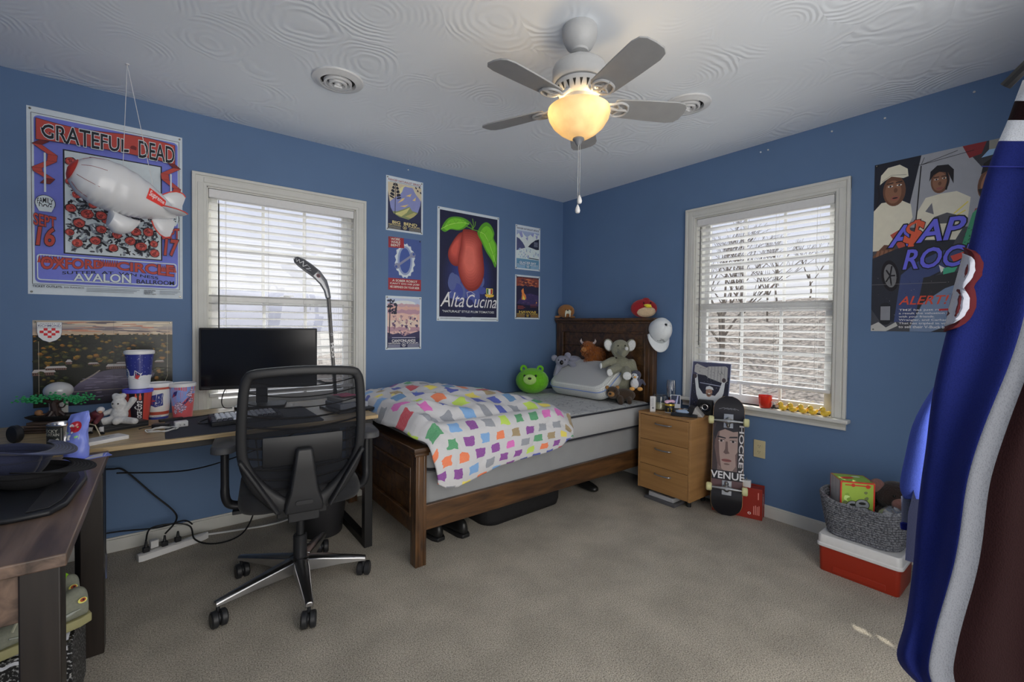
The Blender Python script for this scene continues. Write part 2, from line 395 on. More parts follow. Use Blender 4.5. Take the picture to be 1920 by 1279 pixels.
GLASS = glassy('window_glass', (.97,.98,.98), .06)
def window(name, loc, rz, u0, u1):
    w = bpy.data.objects.new(name, None); COLL.objects.link(w); w.location = loc; w.rotation_euler = (0,0,R(rz)); w['kind'] = 'structure'
    z0, z1 = WZ0+.012, WZ1; c = .068
    mb = MB(WHITE)
    for a, b in ((u0-c, u0+.004), (u1-.004, u1+c)):
        mb.box(a, b, -.014, 0, z0, z1+c); 
    mb.box(u0-c, u1+c, -.0142, 0, z1-.004, z1+c)
    for a, b in ((u0-c, u0-c+.018), (u1+c-.018, u1+c)): mb.box(a, b, -.021, -.012, z0, z1+c)
    mb.box(u0-c, u1+c, -.0212, -.012, z1+c-.018, z1+c)
    for a, b in ((u0-c+.026, u0-.012), (u1+.012, u1+c-.026)): mb.box(a, b, -.0175, -.012, z0, z1+.012)
    mb.box(u0-.012, u1+.012, -.0177, -.012, z1+.012, z1+c-.026)
    build(mb, 'casing', w, bevel=.003)
    mb = MB(WHITE); mb.box(u0, u0+.012, 0, .14, z0, z1); mb.box(u1-.012, u1, 0, .14, z0, z1); mb.box(u0, u1, 0, .14, z1-.012, z1); mb.box(u0, u1, 0, .14, z0-.012, z0)
    for a, b in ((u0+.012,u0+.03),(u1-.03,u1-.012)): mb.box(a, b, .052, .14, z0, z1)
    build(mb, 'jamb', w, bevel=.0015)
    mid = 1.376
    for nm, y0, y1, a, b in (('upper_sash', .098, .128, mid-.02, z1-.012), ('lower_sash', .062, .094, z0, mid+.022)):
        mb = MB(M('window_vinyl', (.78,.78,.77), .35)); st = .038; lo = .055 if nm == 'lower_sash' else .036
        U0, U1 = u0+.028, u1-.028
        mb.box(U0, U0+st, y0, y1, a, b); mb.box(U1-st, U1, y0, y1, a, b); mb.box(U0, U1, y0+.0005, y1, a, a+lo); mb.box(U0, U1, y0+.0005, y1, b-.036, b)
        for k in (1,2):
            x = U0+st+(U1-U0-2*st)*k/3; mb.box(x-.009, x+.009, y0+.009, y1-.009, a+lo, b-.036)
        z = (a+lo+b-.036)/2; mb.box(U0+st, U1-st, y0+.0095, y1-.0095, z-.009, z+.009)
        s = build(mb, nm, w, bevel=.003)
        g = MB(GLASS); g.box(U0+st-.005, U1-st+.005, (y0+y1)/2-.002, (y0+y1)/2+.002, a+lo-.005, b-.031); build(g, 'glass_pane', s, flat=True)
    mb = MB(WPLAST); um = (u0+u1)/2; mb.box(um-.03, um+.03, .066, .09, mid+.022, mid+.032); mb.box(um-.012, um+.05, .06, .072, mid+.032, mid+.04); build(mb, 'sash_lock', w, bevel=.003)
    mb = MB(WHITE); mb.box(u0-c-.022, u1+c+.022, -.062, 0, z0-.022, z0); mb.box(u0, u1, 0, .062, z0-.022, z0); build(mb, 'stool', w, bevel=.006, seg=3)
    mb = MB(WHITE); yz = [(0,z0-.022),(-.016,z0-.022),(-.02,z0-.034),(-.013,z0-.05),(-.018,z0-.064),(0,z0-.068)]
    mb.loft([[(u, y, z) for y, z in yz] for u in (u0-c+.0, u1+c-.0)]); build(mb, 'apron', w)
    return w
window('window_1', (0,0,0), 0, AU0, AU1)
window('window_2', (0,0,0), -90, BU0, BU1)

SLAT = M('blind_slat', (.80,.80,.80), .4, var=.03)
def blind(loc, rz, u0, u1, zb, tilt, label, wand, drop):
    b = thing('window_blind', label, 'blind', loc, rz, None)
    u0 += .016; u1 -= .016; zt = WZ1-.014
    mb = MB(SLAT); mb.box(u0-.003, u1+.003, .002, .008, zt-.05, zt); mb.box(u0-.003, u0+.002, .002, .03, zt-.05, zt); mb.box(u1-.002, u1+.003, .002, .03, zt-.05, zt); build(mb, 'valance', b, bevel=.002)
    mb = MB(WPLAST); mb.box(u0+.003, u1-.003, .01, .05, zt-.048, zt-.002); build(mb, 'headrail', b, bevel=.002)
    mb = MB(SLAT); pitch = .0455; z = zt-.082; n = 0; t = R(tilt)
    while z > zb+.03:
        rings = []
        for u in (u0, u1):
            rings.append([(u, .032+math.cos(t)*s*.025-math.sin(t)*h, z+math.sin(t)*s*.025+math.cos(t)*h) for s, h in ((-1,-.0012),(-.5,.0006),(0,.0014),(.5,.0006),(1,-.0012),(1,.0013),(.5,.0032),(0,.0039),(-.5,.0032),(-1,.0013))])
        mb.loft(rings); z -= pitch
    build(mb, 'slats', b)
    mb = MB(SLAT); mb.box(u0, u1, .008, .056, zb-.004, zb+.016); build(mb, 'bottom_rail', b, bevel=.004)
    mb = MB(M('blind_cord', (.7,.7,.68), .8)); W = u1-u0
    for f in (.1, .37, .63, .9):
        for y in (.0065, .0575): mb.tube([(u0+W*f, y, zt-.05), (u0+W*f, y, zb)], .0009, 5)
    build(mb, 'ladder_cords', b)
    mb = MB(M('wand_grey', (.12,.12,.12), .3)); x = u0+W*wand; mb.tube([(x,.0,zt-.06),(x,-.003,zt-.075),(x,-.004,zt-.09)], .002, 6); mb.tube([(x,-.004,zt-.085),(x,-.005,drop)], .0042, 6); build(mb, 'tilt_wand', b)
blind((0,0,0), 0, AU0, AU1, .79, -8, 'white slatted blind with level slats behind the monitor', .055, .95)
blind((0,0,0), -90, BU0, BU1, .848, -15, 'white slatted blind with tilted slats above the row of rubber ducks', .035, 1.1)

# ---------------------------------------------------------------- outside
field = M('dry_winter_field', (.16,.15,.14), .95, var=.35, scale=.6, vscale=.35)
mb = MB(field); mb.grid(lambda u, v: (-300+700*u, 1.5+320*v**1.6, -3.2+noise.noise((u*9,v*9,1))*.6*v), 40, 30); o = build(mb, 'ground_outside'); o['kind'] = 'structure'
hill = M('hazy_blue_hillside', (.135,.14,.18), .95, var=.3, scale=.05, vscale=.04)  # distance haze is put into the hill's blue colour
mb = MB(hill); mb.grid(lambda u, v: (-330+760*u, 230+130*v, -3.2+(26+6*noise.noise((u*5,3,0))+2.5*noise.noise((u*22,7,0)))*math.sin(v*1.57)), 120, 8); o = build(mb, 'hill_outside'); o['kind'] = 'structure'
bankm = M('brushy_bank', (.15,.128,.112), .95, var=.8, scale=2.0, vscale=6.5, bump=1, dist=.3)
mb = MB(bankm); mb.grid(lambda u, v: (6+34*u, -30+75*v, -3.0+5.9*min(1,(u*1.45))**1.1+.5*noise.noise((u*14,v*20,2))), 60, 80); o = build(mb, 'terrain_bank_outside'); o['kind'] = 'structure'
barkm = M('bare_bark', (.10,.085,.075), .9, var=.3, scale=8)
def bare_tree(x, y, z, h, lab, seed):
    rnd = random.Random(seed); mb = MB(barkm)
    def br(p, d, L_, r, dep):
        q = p+d*L_; mid = (p+q)/2+Vector((rnd.uniform(-1,1),rnd.uniform(-1,1),0))*L_*.06
        mb.tube([p,mid,q], [r,r*.85,r*.7], 5 if dep > 2 else 3)
        if dep == 0: return
        for k in range(3 if dep > 1 else 4):
            e = (d+Vector((rnd.uniform(-1,1),rnd.uniform(-1,1),rnd.uniform(-.2,.7)))*.75).normalized()
            br(p+d*L_*rnd.uniform(.55,1), e, L_*rnd.uniform(.5,.78), r*.55, dep-1)
    br(Vector((0,0,-.3)), Vector((0,0,1)), h*.33, h*.0085, 4)
    t = thing('bare_tree', lab, 'tree', (x,y,z), 0, 'bare trees on the bank outside'); build(mb, 'branches', t)
for i, (x, y, h) in enumerate(((14,5.6,10.5),(17,7.0,9.5),(20,7.6,9),(22,10.4,8.5),(25,8.4,8),(27,11.5,8.5),(29,9.4,8),(31,8.3,7.5),(32,13.6,8.5),(26,-2.5,8),(21,2.6,8))):
    bare_tree(x, y, -3.0+5.9*min(1,((x-6)/34*1.45))**1.1-.2, h, 'leafless tree standing on the brushy bank beyond the right window', 30+i)
shrubm = M('dark_green_shrub', (.05,.075,.055), .9, var=.5, scale=3)
for i, (x, y, r) in enumerate(((-4.6,40,2.6),(-1.2,46,2.2))):
    mb = MB(shrubm)
    for k in range(26):
        a = random.uniform(0,6.28); q = r*random.uniform(0,.9); mb.ball((q*math.cos(a), q*math.sin(a)*.6, r*.5+random.uniform(-.3,.35)*r), r*random.uniform(.2,.36), n=8)
    tag(place(build(mb, 'evergreen_shrub'), (x,y,-3.3)), ('dark green shrub in the field, behind the left part of the left window', 'dark green shrub in the field, behind the middle of the left window')[i], 'shrub', 'shrubs in the field outside')

# ---------------------------------------------------------------- ceiling things
VENT = M('vent_white_enamel', (.70,.71,.72), .35); DARK = M('dark_inside', (.02,.02,.02), .8)
def vent(x, y, label):
    t = thing('ceiling_vent', label, 'vent', (x,y,H), 0, 'round ceiling vents'); mb = MB(VENT)
    mb.lathe([(.118,0),(.122,-.003),(.118,-.009),(.100,-.013),(.088,-.020),(.084,-.020),(.080,-.012),(.080,-.001)], 40); build(mb, 'outer_ring', t)
    for r, z in ((.062,-.024),(.040,-.029)):
        mb = MB(VENT); mb.lathe([(r+.004,z+.014),(r+.003,z),(r-.006,z-.001),(r-.014,z+.012),(r-.011,z+.013)], 36); build(mb, 'deflector_ring', t)
    mb = MB(VENT); mb.lathe([(.001,-.034),(.012,-.033),(.018,-.022),(.010,-.004),(.001,-.003)], 20); mb.box(-.018,.018,-.004,.004,-.04,-.03); build(mb, 'centre_knob', t)
    mb = MB(VENT)
    for a in (20,140,260): mb.bar((.01*math.cos(R(a)),.01*math.sin(R(a)),-.012),(.083*math.cos(R(a)),.083*math.sin(R(a)),-.012),.006,.004)
    build(mb, 'spokes', t)
    mb = MB(DARK); mb.cyl((0,0,-.0022),.081,.002,30); build(mb, 'duct_opening', t)
vent(-2.42, -.888, 'round white ceiling vent above the chair and left window')
vent(-.868, -1.836, 'round white ceiling vent partly behind the right fan blade')

FAN = M('fan_white_enamel', (.46,.47,.48), .42, var=.03)
f = thing('ceiling_fan', 'white five-blade ceiling fan with a glowing alabaster bowl lamp', 'ceiling fan', (-1.775,-1.905,H), 0)
mb = MB(FAN); mb.lathe([(.001,0),(.066,0),(.070,-.006),(.070,-.03),(.066,-.05),(.052,-.078),(.036,-.09),(.034,-.098),(.020,-.10),(.001,-.10)], 36); build(mb, 'canopy', f)
mb = MB(FAN); mb.cyl((0,0,-.145), .0125, .06, 16); build(mb, 'downrod', f)
mb = MB(FAN); mb.lathe([(.012,-.135),(.05,-.138),(.085,-.146),(.102,-.158),(.108,-.172),(.108,-.215),(.100,-.226),(.075,-.23),(.001,-.23)], 44); build(mb, 'motor_housing', f)
mb = MB(FAN); mb.lathe([(.09,-.228),(.097,-.232),(.097,-.244),(.078,-.278),(.064,-.284),(.064,-.318),(.055,-.325),(.001,-.325)], 44)
ring = build(mb, 'vented_ring', f); mb = MB(DARK)
for k in range(22):
    a = 2*math.pi*k/22; mb.X = Matrix.Rotation(a,4,'Z'); mb.loft([[(.0955,-.006,-.249),(.0955,.006,-.249),(.083,0,-.272)],[(.092,-.006,-.249),(.092,.006,-.249),(.080,0,-.272)]])
build(mb, 'vent_slots', ring)
BLADE = M('fan_blade_white_shaded', (.33,.335,.34), .5, var=.05, scale=20)  # white blades, darkened in colour for the weaker light they get
for k, ang in enumerate((-104,-30,40,112,184)):
    bz = -.313
    out = [(.145,-.044),(.16,-.052),(.30,-.060),(.40,-.063),(.432,-.055),(.447,-.035),(.45,0),(.447,.035),(.432,.055),(.40,.063),(.30,.060),(.16,.052),(.145,.044)]
    mb = MB(BLADE); mb.X = Matrix.Rotation(R(ang),4,'Z') @ Matrix.Translation((0,0,bz)) @ Matrix.Rotation(R(-12),4,'X'); mb.prism(out, 0, .006)
    bl = build(mb, 'blade', f, bevel=.0015)
    mb = MB(FAN); mb.X = Matrix.Rotation(R(ang),4,'Z') @ Matrix.Translation((0,0,bz)) @ Matrix.Rotation(R(-12),4,'X')
    for s in (-1,1):
        mb.tube([(.075,s*.008,.04),(.105,s*.012,.012),(.135,s*.028,-.003),(.165,s*.040,-.004),(.195,s*.028,-.004),(.205,0,-.004)], .0052, 8, smooth=5)
    mb.tube([(.075,0,.04),(.11,0,.01),(.15,0,-.003),(.205,0,-.004)], .006, 8, smooth=5); mb.cyl((.17,0,-.006),.014,.006,14)
    mb.tube([(.15,-.034,-.004),(.17,0,-.004),(.15,.034,-.004)], .004, 6, smooth=4)
    build(mb, 'blade_bracket', bl)
def bowl_mat():
    m, nt, b = _new('alabaster_glass'); N = nt.nodes.new; L = nt.links.new
    nz = N('ShaderNodeTexNoise'); nz.inputs['Scale'].default_value = 14; nz.inputs['Detail'].default_value = 6; tc = N('ShaderNodeTexCoord'); L(tc.outputs['Object'], nz.inputs[0])
    rp = N('ShaderNodeValToRGB'); e = rp.color_ramp.elements; e[0].color = (.66,.58,.44,1); e[1].color = (.84,.77,.62,1); e[0].position = .3; e[1].position = .7; L(nz.outputs['Fac'], rp.inputs[0])
    L(rp.outputs[0], b.inputs['Base Color']); b.inputs['Roughness'].default_value = .35
    tr = N('ShaderNodeBsdfTranslucent'); L(rp.outputs[0], tr.inputs[0]); mx = N('ShaderNodeMixShader'); mx.inputs[0].default_value = .55
    L(b.outputs[0], mx.inputs[1]); L(tr.outputs[0], mx.inputs[2]); L(mx.outputs[0], nt.nodes['Material Output'].inputs[0])
    b.inputs['Emission Color'].default_value = (1,.80,.48,1); b.inputs['Emission Strength'].default_value = .03
    return m
mb = MB(bowl_mat()); pr = [(.116,-.324),(.124,-.329),(.126,-.342),(.120,-.366),(.103,-.394),(.077,-.418),(.047,-.437),(.018,-.445),(.001,-.446)]
mb.lathe(pr, 48); mb.lathe([(max(r-.004,.001), z+.003) for r, z in pr][::-1], 48); build(mb, 'light_bowl', f)
mb = MB(FAN); mb.cyl((0,0,-.34),.05,.02,24); mb.cyl((0,0,-.435),.006,.12,8); build(mb, 'lamp_holder', f)
mb = MB(GREYPL); mb.lathe([(.001,-.442),(.022,-.443),(.024,-.449),(.016,-.454),(.011,-.466),(.005,-.474),(.001,-.476)], 20); build(mb, 'finial', f)
for dx, ln, nm in ((-.004,.715,'a'),(.006,.675,'b')):
    mb = MB(M('bead_chain', (.45,.45,.44), .35, metal=.6)); mb.tube([(dx,-.004,-.47),(dx,-.004,-ln)], .0011, 5)
    for k in range(16): mb.ball((dx,-.004,-ln+.05-.0032*k), .0018, n=6)
    ch = build(mb, 'pull_chain', f); mb = MB(WPLAST); mb.lathe([(.001,-ln-.033),(.008,-ln-.03),(.0105,-ln-.021),(.008,-ln-.010),(.003,-ln+.001),(.001,-ln+.003)], 14, (dx,-.004,0)); build(mb, 'chain_pull', ch)
for k in range(3):
    a = R(30+120*k); l = bpy.data.lights.new('fan_bulb', 'POINT'); l.energy = .75; l.color = (1,.72,.38); l.shadow_soft_size = .02
    o = bpy.data.objects.new('fan_bulb', l); COLL.objects.link(o); o.location = (-1.775+.085*math.cos(a), -1.905+.085*math.sin(a), H-.338)
pinm = M('white_push_pin', (.75,.75,.75), .4)
for wx, wy, wz, wd, lab in ((0,-1.848,2.386,'x','white ceiling-edge pushpin above the right window, left of a close pair'),(0,-1.894,2.387,'x','white ceiling-edge pushpin above the right window, right of a close pair'),
        (0,-2.245,2.39,'x','white pushpin under the ceiling above the upper right corner of the right window'),(0,-2.49,2.38,'x','white pushpin on the right wall above the left edge of the rapper poster'),(0,-2.83,2.386,'x','white pushpin on the right wall above the right part of the rapper poster'),(-1.638,0,2.40,'y','white pushpin on the back wall above the agave landscape poster')):
    mb = MB(pinm); mb.lathe([(.001,0),(.003,0),(.003,.004),(.0055,.006),(.0045,.010),(.001,.011)], 10)
    o = tag(build(mb, 'pushpin'), lab, 'pushpin', 'pushpins under the ceiling'); place(o, (wx,wy,wz), rot=(0,R(-90),0) if wd == 'x' else (R(90),0,0))
# ---------------------------------------------------------------- posters
INK = K(24,26,34); PAPER = K(168,176,182); NAVY = K(27,30,52)
def poster(name, label, w, h, loc, rz, paper=PAPER, mat=PRINT, cat='poster', group=None):
    t = thing(name, label, cat, loc, rz, group); mb, f = sheet(w, h, paper, mat); return t, mb, f
def pinned(t, w, h, e=.012): pins(t, [(e,e),(w-e,e),(e,h-e),(w-e,h-e)])

# concert poster: roses behind hand-drawn lettering
W_, H_ = .61, .916
t, mb, f = poster('concert_poster', 'large blue and red concert poster of roses behind the hanging blimp', W_, H_, (-3.626,-.001,1.366), 0)
rnd = random.Random(3); BLU = K(93,100,172); RED = K(150,58,52); RDK = K(92,30,32); WH = K(172,180,190)
def gu(x): return x*W_
def gv(y): return (1-y)*H_
f.frame(gu(.025), gv(.945), gu(.975), gv(.032), .0022, INK)
f.poly(rrect(gu(.04), gu(.965), gv(.937), gv(.042), .02), BLU)
pu0, pu1, pv0, pv1 = gu(.215), gu(.84), gv(.765), gv(.205)
f.rect(pu0-.006, pv0-.006, pu1+.006, pv1+.006, INK); f.rect(pu0, pv0, pu1, pv1, WH)
def inpic(u, v, r): return pu0+r < u < pu1-r and pv0+r < v < pv1-r
for i in range(760):                                            # leaves
    u = rnd.uniform(pu0, pu1); v = rnd.uniform(pv0, pv0+.33+.1*rnd.random()); r = rnd.uniform(.004, .013)
    if (u-pu0)/(pu1-pu0) > .55 and (v-pv0) > .30: continue
    if inpic(u, v, r*1.7): f.ell(u, v, r*1.5, r*.55, rnd.choice([INK, INK, K(52,54,62), WH, K(110,116,124)]), 6, rnd.uniform(0,3.1))
roses = [(.06,.9),(.28,.93),(.05,.70),(.12,.58),(.28,.50),(.06,.44),(.22,.40),(.42,.36),(.36,.26),(.14,.30),(.60,.33),(.55,.87),(.66,.84),(.72,.80),(.52,.22),(.30,.14),(.12,.10),(.78,.12),(.92,.16),(.66,.17),(.48,.08),(.86,.28),(.72,.27),(.93,.06),(.90,.72),(.05,.20),(.36,.40),(.50,.44)]
for x, y in roses:
    u = pu0+x*(pu1-pu0); v = pv0+y*(pv1-pv0); r = min(rnd.uniform(.019,.027), abs(u-pu0)-.001, abs(pu1-u)-.001, abs(v-pv0)-.001, abs(pv1-v)-.001)
    if r < .008: continue
    f.blob(u, v, r, INK, 12, .12); f.blob(u, v, r*.88, RED, 12, .1)
    for k in range(7): 
        a = rnd.uniform(0,6.28); f.ell(u+r*.45*math.cos(a), v+r*.45*math.sin(a), r*.36, r*.13, RDK if k % 2 else K(176,78,70), 7, a+1.57)
    f.ell(u, v, r*.25, r*.2, INK, 8); f.ell(u, v, r*.14, r*.1, RED, 7)
ban = [(gu(.055+.89*k/24), gv(.062+.012*math.sin(k/24*math.pi*2))) for k in range(25)]; lo = [(gu(.055+.89*k/24), gv(.176-.014*math.sin(k/24*math.pi))) for k in range(24,-1,-1)]
f.poly(ban+lo, RED); f.line(ban+lo+[ban[0]], .0022, INK)
f.text('GRATEFUL', gu(.085), gv(.165), gu(.62), gv(.072), INK, .012, out=WH, ob=.03, warp=lambda u,v,x,y: (u, v+.018*(x-.5)*(x-.5)*(1 if y < .5 else -1)*3-.004))
f.text('DEAD', gu(.69), gv(.172), gu(.94), gv(.075), INK, .012, out=WH, ob=.03); f.blob(gu(.652), gv(.125), .012, RDK)
for side, x0 in ((-1, .105), (1, .915)):
    pts = [(.0,.175),(.045,.20),(-.045,.245),(-.04,.28),(.045,.325),(.04,.345),(-.03,.375),(.0,.405)]
    for (a,b),(c,d) in zip(pts, pts[1:]):
        q = [(gu(x0+side*a-.028), gv(b)),(gu(x0+side*a+.028), gv(b)),(gu(x0+side*c+.028), gv(d)),(gu(x0+side*c-.028), gv(d))]; f.poly(q, RED if (b*100)%2 < 1.2 else RDK); f.line(q+[q[0]], .0012, INK)
    f.rect(gu(x0-.006), gv(.45), gu(x0+.006), gv(.24), WH)
    cv = .51; f.ell(gu(x0), gv(cv), .036, .040, INK, 26); f.ell(gu(x0), gv(cv), .034, .038, WH, 26)
    f.text('FAMILY', gu(x0-.045), gv(cv-.002), gu(x0+.045), gv(cv-.03), INK, .01, warp=lambda u,v,x,y: (u, v-.03*(x-.5)**2)); f.text('DOG', gu(x0-.035), gv(cv+.032), gu(x0+.035), gv(cv+.006), INK, .02, warp=lambda u,v,x,y: (u, v+.03*(x-.5)**2))
    f.poly([(gu(x0-.05),gv(cv+.02)),(gu(x0+.05),gv(cv+.02)),(gu(x0+.035),gv(cv+.045)),(gu(x0-.035),gv(cv+.045))], WH)
    f.text('SEPT', gu(x0-.065), gv(.635), gu(x0+.06), gv(.575), RED, .02, out=INK, ob=.03, warp=lambda u,v,x,y,s=side: (u, v+s*.012*(x-.5)))
    f.text('16' if side < 0 else '17', gu(x0-.05), gv(.735), gu(x0+.05), gv(.642), RED, .03, out=INK, ob=.03, shear=.15)
f.poly(rrect(gu(.055), gu(.955), gv(.925), gv(.785), .014), WH); f.poly(rrect(gu(.062), gu(.948), gv(.919), gv(.791), .012), BLU)
for x0, x1, y in ((.07,.2,.80),(.42,.54,.80),(.84,.94,.81)):
    for k in range(9): a = x0+(x1-x0)*k/8; f.poly([(gu(a-.012),gv(y+.03)),(gu(a),gv(y-.01)),(gu(a+.012),gv(y+.03))], RED); f.line([(gu(a-.012),gv(y+.03)),(gu(a),gv(y-.01)),(gu(a+.012),gv(y+.03))], .001, INK)
f.text('OXFORD', gu(.08), gv(.868), gu(.45), gv(.803), RED, .03, out=INK, ob=.025, warp=lambda u,v,x,y: (u, v+.02*x*(1-y)+.004))
f.text('CIRCLE', gu(.54), gv(.868), gu(.93), gv(.803), RED, .03, out=INK, ob=.025, warp=lambda u,v,x,y: (u, v+.02*(1-x)*(1-y)+.004))
f.text('SUTTER  AT  VAN NESS', gu(.20), gv(.888), gu(.82), gv(.872), INK, .012, warp=lambda u,v,x,y: (u, v+.014*math.sin(x*math.pi)))
f.text('AVALON', gu(.27), gv(.918), gu(.63), gv(.880), WH, .02, out=INK, ob=.02, warp=lambda u,v,x,y: (u, v+.012*y*x)); f.text('BALLROOM', gu(.67), gv(.918), gu(.935), gv(.894), INK, .016)
f.text('TICKET OUTLETS:', gu(.03), gv(.963), gu(.2), gv(.952), INK, .02); f.text('SAN FRANCISCO', gu(.21), gv(.962), gu(.33), gv(.953), INK, .008)
for x0, x1 in ((.345,.69),(.72,.80),(.83,.98)):
    for k in range(3): f.line([(gu(x0),gv(.957+.009*k)),(gu(x1-.02*((k*7)%3)),gv(.957+.009*k))], .0028, K(120,126,132))
f.text('SAUSALITO', gu(.72), gv(.962), gu(.80), gv(.954), INK); f.text('BERKELEY', gu(.72), gv(.972), gu(.785), gv(.964), INK); f.text('MENLO PARK', gu(.72), gv(.982), gu(.805), gv(.974), INK)
build(mb, 'sheet', t, flat=True); pinned(t, W_, H_)

# campus photograph poster
W_, H_ = .548, .434
t, mb, f = poster('campus_poster', 'landscape poster of a lake and autumn trees behind the desk cups', W_, H_, (-3.612,-.001,.803), 0, K(40,38,36), GLOSSP)
rnd = random.Random(5)
sky = [(0,(150,138,120)),(.25,(158,150,138)),(.5,(128,118,116)),(.7,(146,128,112)),(1,(172,150,122))]
for k in range(26): c = interp(sky, k/25); f.rect(0, .355+.079*(25-k)/26, W_, .355+.079*(26-k)/26, K(*c))
for k in range(46):
    u = rnd.uniform(.02,.53); v = rnd.uniform(.37,.425); f.ell(u, v, min(rnd.uniform(.02,.07),u,W_-u), rnd.uniform(.0015,.005), K(*rnd.choice([(96,88,94),(176,160,140),(160,112,92),(84,74,78),(186,172,152)])), 12, rnd.uniform(-.05,.05))
f.rect(0, 0, W_, .36, K(26,27,22))
def tree_blob(u, v, r):
    c = rnd.choice([(34,38,28),(28,33,26),(46,46,28),(112,88,34),(88,76,34),(56,58,32),(122,84,34),(24,28,22),(38,44,30)])
    f.blob(u, v, r, K(*[x*.7 for x in c]), 8, .3, .7); f.blob(u-r*.1, v+r*.18, r*.72, K(*c), 8, .3, .65)
for k in range(330):
    q = rnd.random(); v = .365-.17*q**1.3; r = .0045+.012*q; u = rnd.uniform(r, W_-r); tree_blob(u, v, r)
lake = [(.125,.0),(.13,.075),(.17,.12),(.215,.155),(.262,.172),(.30,.178),(.38,.176),(.45,.168),(.475,.158),(.46,.125),(.40,.09),(.33,.06),(.30,.03),(.285,.0)]
LK = [(0,(30,28,36)),(.3,(48,45,58)),(.65,(86,80,98)),(1,(70,66,82))]
for k in range(28):
    a, b = .178*k/28, .178*(k+1)/28
    def span(v):
        xs = [p[0]+(q[0]-p[0])*(v-p[1])/(q[1]-p[1]) for p, q in zip(lake, lake[1:]+lake[:1]) if (p[1]-v)*(q[1]-v) < 0]; return (min(xs), max(xs)) if xs else (.3,.3)
    (x0,x1),(y0,y1) = span(a+.0004), span(min(b,.1779)-.0004); f.poly([(x0,a),(x1,a),(y1,b),(y0,b)], K(*interp(LK, k/27)))
for k in range(30): f.ell(rnd.uniform(.2,.4), rnd.uniform(.03,.16), rnd.uniform(.01,.035), .002, K(*rnd.choice([(98,92,112),(60,56,72),(112,106,124)])), 10)
f.line([(.17,.118),(.215,.148),(.245,.175)], .006, K(120,112,104))
for x, y, w, h in ((.0,.16,.08,.03),(.045,.185,.075,.02),(.20,.205,.04,.012),(.27,.18,.10,.026),(.31,.205,.04,.01),(.47,.205,.04,.012),(.118,.212,.022,.024)):
    f.rect(x, y, x+w, y+h*.5, K(92,70,62)); f.poly([(x-.002,y+h*.5),(x+w+.002,y+h*.5),(x+w-.006,y+h),(x+.006,y+h)], K(150,146,144))
    for k in range(int(w/.008)): f.rect(x+.002+k*.008, y+h*.1, x+.005+k*.008, y+h*.38, K(40,34,34))
for k in range(150):
    q = rnd.random(); u = rnd.choice([rnd.uniform(.012,.15-.05*q), rnd.uniform(.46,.535), rnd.uniform(.29,.53)]); v = .16*(1-q)+.012
    if .15 < u < .44 and v > .05: continue
    tree_blob(u, v, rnd.uniform(.008,.012))
f.line([(.023,.055),(.023,.33)], .0012, K(170,160,140)); f.line([(.09,.418),(.525,.412),(.525,.13),(.515,.1),(.49,.085),(.42,.075),(.14,.07),(.023,.052)], .0012, K(170,160,140))
sh = [(.018,.425),(.105,.425),(.105,.375),(.100,.352),(.085,.335),(.0615,.325),(.038,.335),(.023,.352),(.018,.375)]
f.poly(sh, K(210,212,216)); f.line(sh+[sh[0]], .0012, K(60,66,100)); f.text('UNIVERSITY OF', .024, .414, .099, .420, K(60,66,100)); f.text('RICHMOND', .022, .402, .101, .412, K(60,66,100), .012)
f.line([(.02,.397),(.103,.397)], .0015, K(60,66,100))
for r in range(4):
    for c in range(5):
        if (r+c) % 2 == 1 and not (r == 3 and c not in (2,)) or (r == 3 and c == 2): x = .027+c*.0138; y = .383-r*.0122; f.rect(x, y, x+.0138, y+.0122, K(170,36,40))
f.line([(.30,0),(.30,.434)], .0008, K(60,58,58))
build(mb, 'sheet', t, flat=True); pins(t, [(.008,.426),(.54,.426)])

def mini(name, label, u0, v0, paper=PAPER, w=.298, h=.403):
    t, mb, f = poster(name, label, w, h, (u0,-.001,v0), 0, paper, group='small posters on the back wall'); return t, mb, f, w, h
def footer(f, w, c1, title, sub, c2, bg, h0=.085):
    f.rect(.014, .014, w-.014, h0, bg); f.text(title, .05, .056, w-.05, .076, c1, .02)
    f.text(sub[0], .022, .042, .12, .052, c1, .015); f.text(sub[1], w-.12, .042, w-.022, .052, c1, .015); f.ell(w/2, .036, .016, .016, c1, 18); f.ell(w/2, .036, .013, .013, bg, 18); f.poly([(w/2-.008,.03),(w/2+.008,.03),(w/2,.044)], c1)
    for k in range(3):
        f.line([(.02,.036-.008*k),(.115,.036-.008*k)], .0035, c2); f.line([(w-.115,.036-.008*k),(w-.02,.036-.008*k)], .0035, c2)
def ridge(f, w, pts, c, y0=.08): f.poly([(.014,y0)]+[(max(.014,min(w-.014,x*w)), y) for x, y in pts]+[(w-.014,y0)], c)

t, mb, f, w, h = mini('agave_landscape_poster', 'ranger poster of an agave stalk before a square mountain, top of its column', -1.809, 1.926)
f.rect(.014,.08,w-.014,h-.045,K(170,160,138)); f.ell(.17,.30,.07,.05,K(196,180,140)); f.text('RANGER NATURALIST SERVICE', .018, h-.034, w-.018, h-.019, K(124,52,46), .015)
f.line([(.03,h-.040),(w-.03,h-.040)], .003, K(120,118,116))
ridge(f, w, [(.05,.20),(.16,.23),(.24,.25),(.34,.27),(.42,.30),(.46,.335),(.50,.345),(.70,.345),(.73,.335),(.80,.30),(.9,.27),(.95,.25)], K(112,118,160))
for p in ([(.3,.21),(.42,.25),(.5,.26),(.44,.235)],[(.52,.275),(.68,.30),(.64,.275)],[(.7,.25),(.8,.28),(.78,.25)],[(.36,.19),(.6,.215),(.5,.19)]): f.poly([(x*w,y) for x,y in p], K(196,160,108))
ridge(f, w, [(.05,.14),(.3,.15),(.5,.18),(.62,.20),(.7,.17),(.95,.16)], K(112,120,84))
